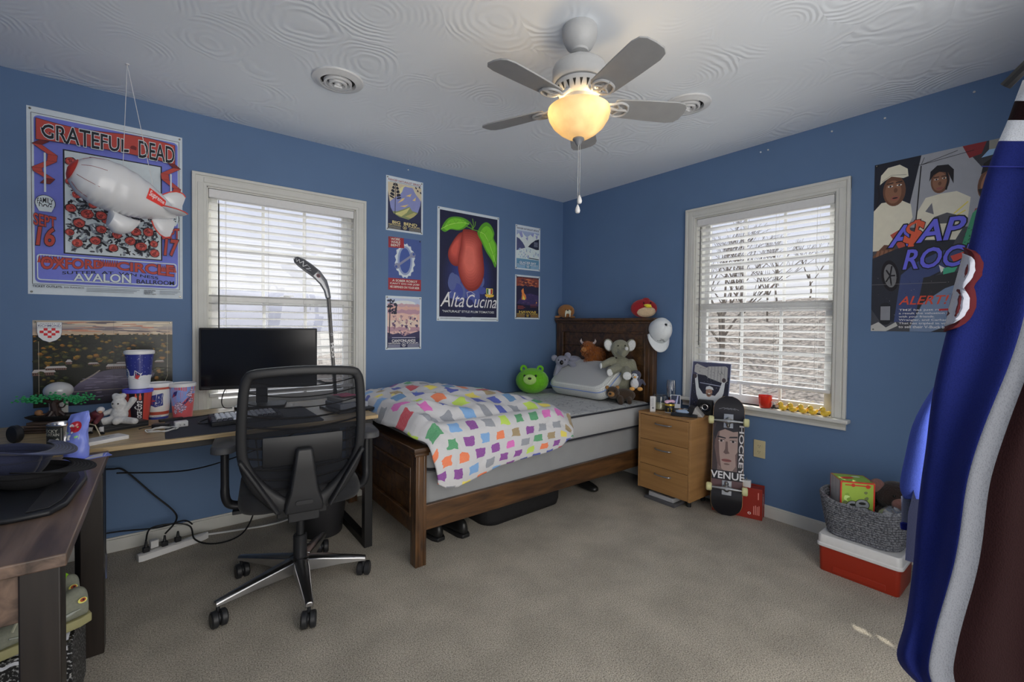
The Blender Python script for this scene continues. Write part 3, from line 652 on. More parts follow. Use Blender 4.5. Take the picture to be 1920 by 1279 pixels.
f.poly([(.22*w,.13),(.5*w,.17),(.64*w,.195),(.55*w,.15),(.4*w,.115)], K(168,164,110)); f.poly([(.5*w,.12),(.75*w,.16),(.9*w,.15),(.7*w,.11)], K(150,144,96))
ridge(f, w, [(.05,.29),(.09,.22),(.12,.17),(.2,.13),(.35,.11),(.6,.10),(.75,.13),(.85,.16),(.92,.22),(.95,.27)], K(36,40,66), .05)
f.line([(.235*w,.11),(.245*w,.36)], .0045, K(30,32,46))
for k in range(9):
    y = .25+.0125*k; s = .05*(1-k/12)
    for q in (-1,1): f.ell(.243*w+q*s*.55, y+.004*(k%2), s*.42, .0065, K(32,34,46), 8, q*.35)
for x, y in ((.8,.35),(.85,.33),(.9,.36),(.93,.32)): f.ell(x*w, y, .006, .01, K(34,36,52), 6, .5)
footer(f, w, K(184,172,120), 'BIG  BEND', ('NATIONAL','PARK'), K(130,128,112), K(30,34,58)); build(mb, 'sheet', t, flat=True); pinned(t, w, h)

t, mb, f, w, h = mini('workshop_slogan_poster', 'blue and red slogan poster with a wrench, between two landscape posters', -1.789, 1.488, K(58,74,124), .265, .393)
BL = K(56,74,130); RD = K(128,38,46); CR = K(176,176,168)
rndp = random.Random(2); f.poly([(.132+(.072+.012*(k%2))*math.cos(k*.1963)*1.0, .225+(.122+.012*(k%2))*math.sin(k*.1963)) for k in range(32)], K(170,178,190))
f.ell(.132,.225,.06,.11,K(120,132,160),24); f.ell(.132,.225,.045,.095,BL,24)
f.line([(.075,.185),(.19,.27)], .017, K(110,114,136)); 
for x, y in ((.07,.181),(.195,.274)): f.ell(x,y,.022,.022,K(110,114,136),18); f.ell(x+(.008 if x > .1 else -.008),y+(.006 if x > .1 else -.006),.011,.011,BL,6)
f.poly([(0,.393),(.12,.393),(.125,.318),(.0,.312)], RD)
for k, s in enumerate(('WORK','WHILE','BENT')): f.text(s, .02, .368-.0225*k, .02+.072, .368-.0225*k+.017, CR, .02, warp=lambda u,v,x,y: (u, v+.004*x))
f.rect(0, 0, w, .088, RD)
for k, s in enumerate(('A SOBER ROBOT',"CAN'T DO HIS JOB!",'HE DEPENDS ON YOUR BEER')): f.text(s, .014+(.018 if k == 0 else 0), .063-.024*k, w-.014-(.018 if k == 0 else 0), .079-.024*k, CR, .015)
build(mb, 'sheet', t, flat=True); pins(t, [(.01,.383),(w-.01,.383)])

t, mb, f, w, h = mini('canyon_landscape_poster', 'ranger poster of pink canyon cliffs, bottom of its column', -1.809, 1.041, w=.29, h=.402)
rnd = random.Random(8); f.rect(.014,.08,w-.014,h-.016,K(150,160,180)); f.ell(.15,.35,.09,.02,K(180,184,196))
for y, c in ((.345,(160,132,140)),(.325,(176,142,132)),(.30,(150,118,130)),(.27,(182,152,142)),(.22,(190,164,152)),(.17,(150,118,128)),(.14,(178,148,142))):
    ridge(f, w, [(.05+.9*k/14, y+rnd.uniform(-.006,.006)) for k in range(15)], K(*c))
for k in range(70):
    u = rnd.uniform(.04,.25); v = rnd.uniform(.11,.26); f.poly([(u,v),(u+rnd.uniform(.01,.03),v+rnd.uniform(-.01,.006)),(u+rnd.uniform(.005,.02),v-rnd.uniform(.015,.03))], K(*rnd.choice([(92,72,96),(120,92,104),(196,172,158),(70,58,84),(150,122,124)])))
ridge(f, w, [(.05,.13),(.2,.115),(.35,.125),(.5,.1),(.7,.12),(.95,.14)], K(48,46,74))
f.line([(.03,.1),(.035,.36)], .007, K(36,36,50))
for k in range(26): f.ell(rnd.uniform(.02,.085), rnd.uniform(.27,.375), rnd.uniform(.008,.018), rnd.uniform(.005,.009), K(38,40,54), 8, rnd.uniform(0,3))
footer(f, w, K(196,196,204), 'CANYONLANDS', ('NATIONAL','PARK'), K(140,142,158), K(34,38,66)); f.line([(.05,.089),(w-.05,.089)], .004, K(160,160,176)); build(mb, 'sheet', t, flat=True); pinned(t, w, h)

t, mb, f, w, h = mini('glacier_landscape_poster', 'small ranger poster of a pale blue glacier, upper of the pair near the corner', -.594, 1.740)
f.rect(.014,.08,w-.014,h-.05,K(128,142,168)); f.rect(.014,h-.05,w-.014,h-.016,K(164,172,182)); f.text('RANGER NATURALIST SERVICE', .018, h-.036, w-.018, h-.022, K(34,38,52), .018)
ridge(f, w, [(.05,.31),(.14,.33),(.25,.35),(.34,.32),(.45,.30),(.6,.33),(.75,.35),(.88,.33),(.95,.34)], K(176,184,200))
for p in ([(.14,.33),(.25,.35),(.3,.30),(.22,.29)],[(.6,.33),(.75,.35),(.7,.31)],[(.4,.29),(.5,.305),(.48,.27)],[(.8,.33),(.9,.325),(.85,.29)]): f.poly([(x*w,y) for x,y in p], K(120,124,164))
ridge(f, w, [(.05,.29),(.15,.28),(.28,.25),(.36,.22),(.4,.19)], K(62,66,98)); f.poly([(.95*w,.30),(.8*w,.285),(.62*w,.25),(.5*w,.215),(.7*w,.205),(.95*w,.19)], K(30,34,52))
for k in range(4): f.line([(.74*w,.262-.012*k),(.9*w,.264-.012*k)], .004, K(140,148,164))
f.poly([(.014,.10),(.95*w,.10),(.95*w,.20),(.8*w,.195),(.5*w,.212),(.3*w,.195),(.014,.17)], K(172,184,198))
rnd = random.Random(4)
for k in range(60): u = rnd.uniform(.03,.27); v = rnd.uniform(.11,.19); f.poly([(u,v),(u+.006,v+.012),(u+.012,v-.008)], K(*rnd.choice([(110,128,158),(140,156,180),(196,204,212),(92,110,142)])))
f.poly([(.5*w,.108),(.95*w,.104),(.95*w,.112),(.55*w,.116)], K(44,56,66)); f.rect(.014,.014,w-.014,.1,K(84,122,148))
footer(f, w, K(190,204,212), 'GLACIER BAY', ('NATIONAL','MONUMENT'), K(140,166,184), K(80,118,146)); build(mb, 'sheet', t, flat=True); pinned(t, w, h)

t, mb, f, w, h = mini('volcano_landscape_poster', 'small dark ranger poster of an erupting volcano, lower of the pair near the corner', -.592, 1.288)
f.rect(.014,.014,w-.014,h-.016,K(28,27,46)); f.rect(.014,.30,w-.014,h-.03,K(112,58,48)); f.text('RANGER NATURALIST SERVICE', .03, h-.030, w-.03, h-.019, K(130,62,48), .01)
rnd = random.Random(6)
for k in range(50): u = rnd.uniform(.05,.25); f.ell(u, rnd.uniform(.30,.365), rnd.uniform(.01,.033), rnd.uniform(.003,.007), K(*rnd.choice([(150,84,58),(70,40,50),(96,50,50),(170,104,70),(58,36,48)])), 10, rnd.uniform(-.1,.1))
ridge(f, w, [(.05,.29),(.15,.305),(.3,.30),(.4,.315),(.5,.295),(.65,.31),(.8,.30),(.95,.285)], K(36,34,54), .14); f.poly([(.014,.14),(.3*w,.22),(.6*w,.24),(.95*w,.22),(.95*w,.12)], K(52,44,78))
for k in range(24): u = rnd.uniform(.05,.26); f.ell(u, rnd.uniform(.14,.23), .015, .0022, K(*rnd.choice([(80,62,98),(40,36,62),(96,70,90)])), 8)
f.poly([(.25*w,.18),(.27*w,.23),(.24*w,.26),(.32*w,.285),(.35*w,.24),(.42*w,.22),(.44*w,.19),(.38*w,.175)], K(206,110,58)); f.poly([(.3*w,.18),(.32*w,.22),(.36*w,.2),(.4*w,.178)], K(240,176,84))
f.ell(.86*w,.155,.006,.01,K(214,130,64),8)
for k in range(3): f.line([(.03,.118-.011*k),(.10+.02*(k%2),.118-.011*k)], .004, K(140,66,52)); f.line([(.18,.135-.011*k),(.26,.135-.011*k)], .004, K(100,52,56))
footer(f, w, K(204,160,72), 'HAWAII', ('NATIONAL','PARK'), K(150,118,66), K(26,25,42)); build(mb, 'sheet', t, flat=True); pinned(t, w, h)

# tomato poster
W_, H_ = .607, .911
t, mb, f = poster('tomato_poster', 'tall dark blue poster of two red plum tomatoes with green leaves', W_, H_, (-1.385,-.001,1.2615), 0)
f.rect(.022, .034, W_-.018, H_-.022, K(26,28,52))
for k in range(12): s = 1-k/12; f.ell(.30, .36+.06*k/12, .25*s, .33*s, K(*interp([(0,(28,31,58)),(1,(52,64,142))], k/11)), 30)
rnd = random.Random(9)
for k in range(16): f.ell(.30+rnd.uniform(-.16,.16), rnd.uniform(.2,.36), rnd.uniform(.03,.07), rnd.uniform(.03,.08), K(*rnd.choice([(66,76,130),(74,84,128),(58,68,128)])), 16)
def tom(pts, c, hl):
    P = catmull([Vector((*p,0)) for p in pts], 5); P = [(p.x,p.y) for p in P]; f.poly(P, K(*[x*.72 for x in c])); cx = sum(p[0] for p in P)/len(P); cy = sum(p[1] for p in P)/len(P)
    for k in range(1,8): s = 1-k*.085; f.poly([(cx+(x-cx)*s-.006*k*.4, cy+(y-cy)*s+.004*k*.4) for x,y in P], K(*interp([(0,tuple(x*.76 for x in c)),(1,hl)], k/7)))
tom([(.245,.74),(.20,.72),(.15,.66),(.105,.58),(.10,.52),(.125,.47),(.165,.45),(.20,.46),(.225,.52),(.24,.60),(.25,.70),(.245,.74)], (150,52,46), (172,74,64))
tom([(.24,.76),(.225,.70),(.215,.62),(.195,.52),(.195,.42),(.225,.33),(.27,.27),(.32,.252),(.38,.27),(.43,.33),(.452,.42),(.445,.52),(.43,.62),(.425,.69),(.39,.745),(.32,.765),(.24,.76)], (158,56,48), (186,92,80))
def leaf(pts, mid):
    P = [(p.x,p.y) for p in catmull([Vector((*p,0)) for p in pts], 4)]; f.poly(P, K(72,130,36)); cx = sum(p[0] for p in P)/len(P); cy = sum(p[1] for p in P)/len(P)
    f.poly([(cx+(x-cx)*.8, cy+(y-cy)*.8) for x,y in P], K(98,164,42)); f.line(mid, .004, K(150,190,90))
    for (a,b) in mid[1:-1]:
        for s in (-1,1): f.line([(a,b),(a+s*.025,b+.028)], .002, K(66,116,36))
leaf([(.03,.73),(.07,.80),(.12,.84),(.20,.855),(.27,.845),(.30,.82),(.26,.775),(.20,.745),(.12,.742),(.07,.715),(.03,.73)], [(.035,.735),(.1,.775),(.17,.80),(.24,.815),(.3,.81)])
leaf([(.38,.76),(.42,.82),(.47,.85),(.52,.83),(.555,.77),(.55,.72),(.585,.66),(.588,.55),(.57,.47),(.53,.53),(.47,.60),(.42,.68),(.385,.73),(.38,.76)], [(.39,.76),(.45,.75),(.5,.68),(.545,.58),(.575,.5)])
for a, b in (((.33,.77),(.30,.83)),((.33,.77),(.36,.84)),((.33,.77),(.26,.79)),((.33,.77),(.41,.76)),((.33,.765),(.33,.86))): f.line([a,((a[0]+b[0])/2+.01,(a[1]+b[1])/2),b], .007, K(86,128,44))
f.text('Alta', .03, .115, .255, .235, K(196,198,204), .0, .35); f.text('Cucina', .275, .115, .585, .225, K(196,198,204), .0, .35)
f.line([(.03,.12),(.06,.14),(.11,.225),(.13,.24)], .003, K(196,198,204)); f.line([(.29,.2),(.28,.24),(.32,.25),(.36,.225)], .003, K(196,198,204))
f.text('"NATURALE" STYLE PLUM TOMATOES', .05, .070, .56, .088, K(178,182,192), .01)
f.poly([(.475,.285),(.545,.285),(.545,.24),(.51,.215),(.475,.24)], K(190,172,84)); f.poly([(.48,.28),(.498,.28),(.498,.232),(.48,.243)], K(40,92,62)); f.rect(.5,.228,.52,.28,K(206,206,196)); f.poly([(.522,.28),(.54,.28),(.54,.243),(.522,.232)], K(146,40,40)); f.poly([(.462,.232),(.558,.232),(.55,.214),(.51,.206),(.47,.214)], K(196,150,60))
f.line([(.03,.022),(.22,.022)], .004, K(96,100,106)); f.line([(.42,.018),(.585,.018)], .004, K(96,100,106))
build(mb, 'sheet', t, flat=True); pins(t, [(.012,.012),(W_-.012,.012),(.012,H_-.012),(W_-.012,H_-.012)])

# rapper poster on the right wall
W_, H_ = .61, .915
t, mb, f = poster('rapper_poster', 'large rapper collage poster with blue lettering beside the hanging jerseys', W_, H_, (0,-2.45,1.222), -90, K(70,72,76))
t.location = (-.001,-2.45,1.222); rnd = random.Random(11)
f.rect(0,0,W_,H_,K(58,60,66)); _g = f.fn; f.fn = lambda u, v, n: _g(u*.82, v, n); f.rect(W_,0,W_/.82-.001,H_,K(88,86,86)); f.rect(.66,.5,.73,.915,K(110,34,38)); f.rect(.0,.55,.24,H_,K(24,26,36)); f.poly([(.16,.55),(.235,.915),(.61,.915),(.61,.5)], K(128,130,136)); f.poly([(.5,.80),(.61,.74),(.61,.915),(.42,.915)], K(44,44,50)); f.poly([(.42,.915),(.52,.915),(.5,.86),(.45,.85)], K(110,34,38)); f.rect(.53,.86,.57,.915,K(120,118,110)); f.poly([(.56,.80),(.61,.83),(.61,.915),(.585,.915)], K(48,112,84))
CREAM = K(178,174,158); SK = K(86,58,44); SKL = K(112,78,60); DK = K(22,20,24)
# left figure: pale wrap and shirt
f.poly([(0,.44),(.0,.66),(.04,.70),(.14,.70),(.19,.67),(.20,.60),(.15,.5),(.09,.44)], CREAM); f.ell(.105,.755,.058,.082,SK,24,.08); f.ell(.10,.75,.042,.062,SKL,20,.08)
f.poly([(.03,.80),(.035,.85),(.07,.885),(.13,.89),(.17,.86),(.175,.82),(.15,.815),(.09,.835),(.05,.815)], CREAM); f.line([(.04,.815),(.09,.842),(.165,.83)], .004, K(140,136,122))
for x in (.085,.13): f.ell(x,.782,.014,.005,K(180,176,170),10); f.ell(x,.782,.006,.005,DK,8); f.line([(x-.017,.797),(x+.015,.799)], .005, DK)
f.ell(.112,.757,.010,.013,SK,10); f.ell(.11,.715,.022,.012,K(120,70,62),12); f.ell(.11,.716,.015,.004,DK,8); f.line([(.02,.80),(.028,.74),(.015,.68)], .008, DK)
f.poly([(.0,.41),(.06,.47),(.12,.46),(.1,.40),(.03,.37)], SK)
for k in range(4): f.line([(.03+.022*k,.44),(.02+.02*k,.385)], .014, SKL)
f.poly([(.09,.52),(.17,.56),(.22,.50),(.15,.42)], K(150,66,56))
# right figure: braids, pale shirt, umbrella
f.poly([(.21,.48),(.22,.62),(.26,.69),(.33,.70),(.40,.70),(.46,.66),(.45,.55),(.40,.46)], CREAM); f.poly([(.30,.585),(.36,.60),(.42,.575),(.38,.545),(.31,.55)], K(70,70,74)); f.poly([(.26,.62),(.3,.6),(.29,.66)], K(90,90,96))
f.ell(.325,.765,.043,.062,SK,24); f.ell(.322,.762,.032,.047,SKL,20); f.poly([(.275,.77),(.28,.82),(.31,.845),(.36,.84),(.385,.81),(.385,.74),(.372,.77),(.36,.80),(.32,.812),(.295,.80)], DK); f.line([(.352,.81),(.362,.76),(.352,.715)], .009, DK)
for x in (.308,.343): f.ell(x,.775,.010,.004,K(170,166,160),10); f.ell(x,.775,.005,.004,DK,8); f.line([(x-.013,.786),(x+.012,.786)], .004, DK)
f.ell(.324,.752,.008,.010,SK,10); f.ell(.324,.727,.017,.006,K(112,66,60),10)
for a in ((.20,.87),(.25,.90),(.40,.90),(.47,.885)): f.line([(.235,.865),a], .0025, DK)
f.line([(.235,.86),(.22,.62),(.21,.5)], .006, DK)
for a, b in (((.39,.59),(.45,.64)),((.385,.57),(.44,.60))): f.line([a,b], .006, K(186,170,80))
# third figure at the right
f.poly([(.46,.52),(.48,.60),(.56,.62),(.61,.60),(.61,.38),(.5,.36)], K(120,50,54)); 
for k in range(6): f.line([(.47,.40+.035*k),(.61,.41+.035*k)], .005, K(70,32,40)); f.line([(.49+.02*k,.37),(.5+.02*k,.6)], .004, K(150,88,84))
f.ell(.54,.72,.05,.085,SK,22,-.25); f.ell(.54,.715,.038,.065,K(128,88,68),18,-.25); f.poly([(.5,.76),(.51,.81),(.56,.84),(.61,.82),(.61,.78),(.55,.785)], DK); f.poly([(.49,.69),(.57,.70),(.57,.665),(.5,.66)], DK); f.poly([(.50,.84),(.61,.85),(.61,.87),(.53,.872)], K(120,150,180))
f.poly([(.42,.40),(.47,.58),(.49,.60),(.5,.36),(.42,.32)], K(54,120,90))
for k in range(40): f.ell(.43+rnd.random()*.06, .34+rnd.random()*.2, .004, .0025, K(30,74,58), 6, .6)
# jeans, wheel and street
f.poly([(0,.12),(.0,.40),(.12,.44),(.25,.47),(.40,.46),(.34,.30),(.26,.26),(.16,.05),(.05,.05)], K(36,38,46)); f.poly([(.12,.05),(.15,.30),(.22,.36),(.34,.41),(.44,.42),(.40,.34),(.28,.28),(.24,.1),(.22,.05)], K(52,62,98)); f.ell(.095,.30,.045,.085,DK,24,.15); f.ell(.095,.30,.032,.064,K(96,96,98),20,.15)
for k in range(5): a = k*1.257; f.line([(.095,.30),(.095+.026*math.cos(a),.30+.055*math.sin(a))], .008, DK)
f.poly([(.22,.05),(.26,.28),(.61,.33),(.61,.0),(.2,.0)], K(40,40,44)); f.poly([(.20,.02),(.26,.15),(.36,.22),(.50,.27),(.61,.27),(.61,.12),(.42,.05),(.3,.0),(.2,.0)], K(96,112,138))
for k in range(70): f.ell(rnd.uniform(.02,.58), rnd.uniform(.05,.3), .002, .0014, K(*rnd.choice([(120,120,122),(70,70,74),(20,20,24)])), 5)
f.poly([(.38,.38),(.45,.40),(.48,.36),(.40,.34)], K(160,60,54)); f.poly([(.44,.39),(.475,.42),(.5,.37)], K(180,178,90)); f.poly([(.33,.34),(.36,.32),(.34,.30)], K(180,180,176)); f.poly([(.35,.32),(.42,.34),(.40,.30),(.35,.29)], K(60,140,110))
f.poly(rrect(.045,.105,.035,.155,.026), K(30,32,36)); f.rect(.05,.06,.10,.135,K(110,112,118)); f.poly([(.0,.0),(.0,.03),(.04,.05),(.08,.02),(.13,.05),(.14,.03),(.08,.0)], K(150,150,148))
VB = K(86,86,206)
f.fn = _g
f.text('A', .072, .455, .158, .562, VB, .02, .25, out=INK, ob=.04); f.text('$', .134, .452, .208, .576, K(176,76,52), .04, .2, out=INK, ob=.02); f.text('AP', .185, .465, .362, .572, VB, .02, .25, out=INK, ob=.04)
f.text('ROCKY', .132, .330, .50, .43, VB, .02, .25, out=INK, ob=.04)
f.text('ALERT!', .118, .142, .31, .186, K(176,66,48), .01, .3); 
for k, s in enumerate(('TMZ has just reported that','a result the valuation of many lad','with your friends.','Wrangler, and Carhartt jeans are','That has tripled in value, forcing','to sell their V-Buck bonds instant')): f.text(s, .119, .106-.0175*k, .26 if k == 2 else .40, .119-.0175*k, K(196,196,196), .012)
f.line([(.275,.112),(.31,.114)], .010, K(150,40,44))
f.line([(0,.255),(.3,.25)], .0015, K(110,108,108))
build(mb, 'sheet', t, flat=True); pins(t, [(.01,.905),(.01,.01)])

# ---------------------------------------------------------------- inflatable blimp on strings
bl = thing('inflatable_blimp', 'silver inflatable toy blimp with red nose hanging from the ceiling', 'inflatable toy', (0,0,0))
nose = Vector((-3.412,-.60,1.868)); tail = Vector((-3.055,-.475,1.746)); ax = (tail-nose); Lb = ax.length; ax.normalize()
zz = Vector((0,0,1)); sd = ax.cross(zz).normalized(); up = sd.cross(ax).normalized()
def bx(t, s, u): return nose+ax*(t*Lb)+sd*s+up*u
prof = [(0,.0),(.015,.03),(.05,.058),(.12,.088),(.22,.108),(.34,.116),(.48,.112),(.62,.098),(.75,.078),(.86,.055),(.94,.034),(1,.012)]
foil = M('silver_white_vinyl', (.78,.79,.81), .22, spec=.6, var=.03, scale=9); redv = M('red_vinyl', K(168,52,40), .3)
def body_r(t, a):
    r = interp(prof, t); cr = 1+.035*math.sin(a*2)**2 + (.05*math.sin(t*120)*math.exp(-((a-4.9)/.22)**2) if .15 < t < .8 else 0)+.01*math.sin(t*46+a*3)
    return r*cr*.90
mb = MB(foil); mb.grid(lambda u, v: bx(v, body_r(v,u*2*math.pi)*math.cos(u*2*math.pi), body_r(v,u*2*math.pi)*math.sin(u*2*math.pi)), 56, 70); build(mb, 'envelope', bl, ang=80)
mb = MB(redv); mb.grid(lambda u, v: bx(.04*v-.005, (body_r(.04*v,u*6.283)+.002)*math.cos(u*6.283), (body_r(.04*v,u*6.283)+.002)*math.sin(u*6.283)), 24, 5); build(mb, 'nose_cap', bl)
mb = MB(M('red_ink', K(110,36,40), .4))
for k in range(8):
    a = k*math.pi/4+.3; mb.tube([bx(t, (body_r(t,a)+.0008)*math.cos(a), (body_r(t,a)+.0008)*math.sin(a)) for t in (.06,.12,.18,.24)], .0009, 5)
build(mb, 'nose_lines', bl)
mb = MB(foil)
for a, n in ((0,1),(math.pi/2,1),(math.pi,1),(-math.pi/2,1)):
    ca, sa = math.cos(a), math.sin(a); o2 = Vector((ca,sa))
    rings = []
    for t, r0, r1, th in ((.80,.050,.065,.004),(.85,.045,.092,.013),(.92,.034,.112,.015),(.98,.02,.116,.010),(1.02,.03,.106,.004)):
        ring = []
        for k in range(10):
            q = 2*math.pi*k/10; r = (r0+r1)/2-(r1-r0)/2*math.cos(q); w = th*math.sin(q); ring.append(bx(t, ca*r-sa*w, sa*r+ca*w))
        rings.append(ring)
    mb.loft(rings)
fins = build(mb, 'tail_fins', bl)
mb = MB(redv)
for a in (0,math.pi/2,math.pi,-math.pi/2):
    ca, sa = math.cos(a), math.sin(a); mb.tube([bx(t, ca*r, sa*r) for t, r in ((.80,.068),(.85,.094),(.92,.114),(.98,.118),(1.02,.107))], .0025, 6, smooth=3)
build(mb, 'fin_edging', fins)
mb = MB(foil)
for k in range(1): mb.loft([[bx(t, .045*w*math.cos(q), -.085-.055*h+.042*h*math.sin(q)) for q in (2*math.pi*j/14 for j in range(14))] for t, w, h in ((.43,.35,.3),(.46,.9,.85),(.53,1.05,1.05),(.60,1.0,1.0),(.66,.85,.8),(.70,.35,.35))])
build(mb, 'gondola', bl)
mb = MB(PRINT); best = []
def side(u, v, n):   # printed patch on the camera-facing flank
    t = .62+.20*u; a = math.pi*.0+.22+.62*(v-.5)+ (0 if sd.y < 0 else math.pi); a = a if sd.y < 0 else math.pi-.22-.62*(v-.5)
    r = body_r(t, a)+.002+n; return bx(t, r*math.cos(a), r*math.sin(a))
fl = Flat(mb, side, 0, 4e-5)
for k in range(8):
    for j in range(4): mb.add([side(k/8,j/4,0),side((k+1)/8,j/4,0),side((k+1)/8,(j+1)/4,0),side(k/8,(j+1)/4,0)], [(0,1,2,3)], K(190,52,46))
fl.n = .0008; fl.text('Supreme', .07, .2, .93, .85, K(220,220,220), .015, .1); build(mb, 'red_label', bl)
mb = MB(M('white_string', (.75,.75,.75), .8)); hk = Vector((-3.234,-.404,2.437)); mb.tube([hk, bx(.385,0,.105)], .0013, 5); mb.tube([hk, bx(.70,0,.080)], .0013, 5); build(mb, 'string', bl)
mb = MB(WPLAST); mb.lathe([(.001,0),(.008,0),(.007,-.004),(.002,-.005),(.002,-.012),(.001,-.012)], 12, (hk.x,hk.y,H)); build(mb, 'ceiling_hook', bl)
# ---------------------------------------------------------------- bed
OAK = wood('brown_bed_wood', K(46,30,18,1.15), K(94,64,36,1.15), .38, (4,30,30), .08, .3)
OAKV = wood('brown_bed_wood_upright', K(46,30,18,1.15), K(94,64,36,1.15), .38, (30,30,4), .08, .3)
bed = thing('bed_frame', 'brown wooden single bed frame with panelled headboard and footboard', 'bed', (0,0,0))
def panelboard(name, x0, x1, y0, y1, zt, zb, pw, planks, cap, inner):
    mb = MB(OAK); mb.box(x0+.006, x1-.006, y0+pw-.002, y1-pw+.002, zt-.115, zt-.03); b = build(mb, name, bed, bevel=.003)
    for ya, yb in ((y0, y0+pw), (y1-pw, y1)):
        mb = MB(OAKV); ym = (ya+yb)/2
        mb.prism([(x0,ya),(x0+.012,ya),(x0+.015,ya+.003),(x0+.018,ya),(x1-.018,ya),(x1-.015,ya+.003),(x1-.012,ya),(x1,ya),(x1,yb),(x0,yb),(x0,ym+.003),(x0+.003,ym),(x0,ym-.003)], 0, zt-.03); build(mb, 'post', b, bevel=.002)
    mb = MB(OAK); mb.box(x0+.006, x1-.006, y0+pw-.002, y1-pw+.002, zb, zb+.085); build(mb, 'lower_rail', b, bevel=.003)
    mb = MB(OAK); z0, z1 = zb+.085, zt-.115; h = (z1-z0)/planks; A = []; B = []
    for k in range(planks+1):
        z = z0+h*k; g = .004 if 0 < k < planks else 0
        A += [(x0+.018,z-.003),(x0+.018+g,z),(x0+.018,z+.003)] if g else [(x0+.018,z)]; B += [(x1-.018,z-.003),(x1-.018-g,z),(x1-.018,z+.003)] if g else [(x1-.018,z)]
    P = A+B[::-1]; mb.loft([[(x,y,z) for x,z in P] for y in (y0+pw-.004, y1-pw+.004)]); build(mb, 'plank_panel', b)
    mb = MB(OAK); fx = x0 if inner < 0 else x1; a, c = y0+pw, y1-pw; xa, xb = min(fx-inner*.016,fx+inner*.004), max(fx-inner*.016,fx+inner*.004)
    for (ya, yb, za, zz_) in ((a-.002,a+.014,z0-.002,z1+.002),(c-.014,c+.002,z0-.002,z1+.002),(a,c,z1-.012,z1+.002),(a,c,z0-.002,z0+.012)): mb.box(xa, xb, ya, yb, za, zz_)
    build(mb, 'panel_moulding', b, bevel=.003)
    mb = MB(OAK); mb.box(x0-.010, x1+.010, y0-.010, y1+.010, zt-.045, zt-.028); mb.box(x0-cap, x1+cap, y0-cap, y1+min(cap,.012), zt-.022, zt); mb.box(x0-.016, x1+.014, y0-.016, y1+.012, zt-.03, zt-.02); build(mb, 'cap', b, bevel=.005, seg=3)
    return b
panelboard('headboard', -.095, -.04, -1.115, -.03, 1.30, .30, .075, 6, .022, -1)
panelboard('footboard', -2.105, -2.045, -1.128, -.035, .612, .16, .062, 3, .018, -1)
for y0, y1 in ((-1.118,-1.093),(-.07,-.045)):
    mb = MB(OAK); mb.box(-2.05, -.09, y0, y1, .175, .305); build(mb, 'side_rail', bed, bevel=.003)
mb = MB(OAK)
for k in range(7): mb.box(-2.0+.3*k, -1.92+.3*k, -1.095, -.068, .262, .28)
build(mb, 'bed_slats', bed)
TICK = M('grey_white_ticking', (.29,.30,.31), .85, bump=.35, scale=9, var=.05, dist=.012)
PIPE = M('navy_piping', (.02,.022,.03), .7)
def slab(name, x0, x1, y0, y1, z0, z1, r, mat, quilt):
    P = rrect(x0, x1, y0, y1, .05, 6); mb = MB(mat); xm, ym = (x0+x1)/2, (y0+y1)/2
    mb.loft([[(xm+(x-xm)*s, ym+(y-ym)*s2, z) for x, y in P] for s, s2, z in ((.985,.975,z0),(1,1,z0+r),(1.001,1.002,(z0+z1)/2),(1,1,z1-r),(.985,.975,z1))], cap=True)
    return build(mb, name)
bs = tag(slab('box_spring', -2.04, -.1, -1.092, -.075, .281, .472, .015, TICK, 1), 'white box spring under the mattress, inside the bed frame', 'box spring')
def matt_top():
    m, nt, b = _new('quilted_mattress_cloth'); N = nt.nodes.new; L = nt.links.new; tc = N('ShaderNodeTexCoord')
    vo = N('ShaderNodeTexVoronoi'); vo.feature = 'DISTANCE_TO_EDGE'; vo.inputs['Scale'].default_value = 11; nz = N('ShaderNodeTexNoise'); nz.inputs['Scale'].default_value = 9
    mx = N('ShaderNodeMix'); mx.data_type = 'VECTOR'; mx.inputs[0].default_value = .12; L(tc.outputs['Object'], nz.inputs[0]); L(tc.outputs['Object'], mx.inputs[4]); L(nz.outputs['Color'], mx.inputs[5]); L(mx.outputs[1], vo.inputs['Vector'])
    rp = N('ShaderNodeValToRGB'); e = rp.color_ramp.elements; e[0].position = .0; e[0].color = (.26,.27,.29,1); e[1].position = .035; e[1].color = (.56,.565,.56,1); L(vo.outputs['Distance'], rp.inputs[0]); L(rp.outputs[0], b.inputs['Base Color'])
    b.inputs['Roughness'].default_value = .85; bp = N('ShaderNodeBump'); bp.inputs['Strength'].default_value = .5; bp.inputs['Distance'].default_value = .01; L(vo.outputs['Distance'], bp.inputs['Height']); L(bp.outputs[0], b.inputs['Normal']); return m
mt = slab('mattress', -2.035, -.1, -1.122, -.07, .473, .636, .02, M('mattress_side', (.42,.43,.44), .85, bump=.3, scale=8, dist=.01), 0)
tag(mt, 'white quilted mattress with dark piping, on the box spring', 'mattress')
mb = MB(matt_top()); mb.prism([(x,y) for x, y in rrect(-2.005, -.118, -1.093, -.098, .04, 5)], .6355, .640); build(mb, 'quilted_top', mt, bevel=.003)
for z in (.484,.632):
    mb = MB(PIPE); mb.tube([(x,y,z) for x, y in rrect(-2.037,-.098,-1.124,-.068,.05,5)+[(-2.037+1.889,-1e-3-.067,z)][:0]], .0065, 8); build(mb, 'piping', mt)

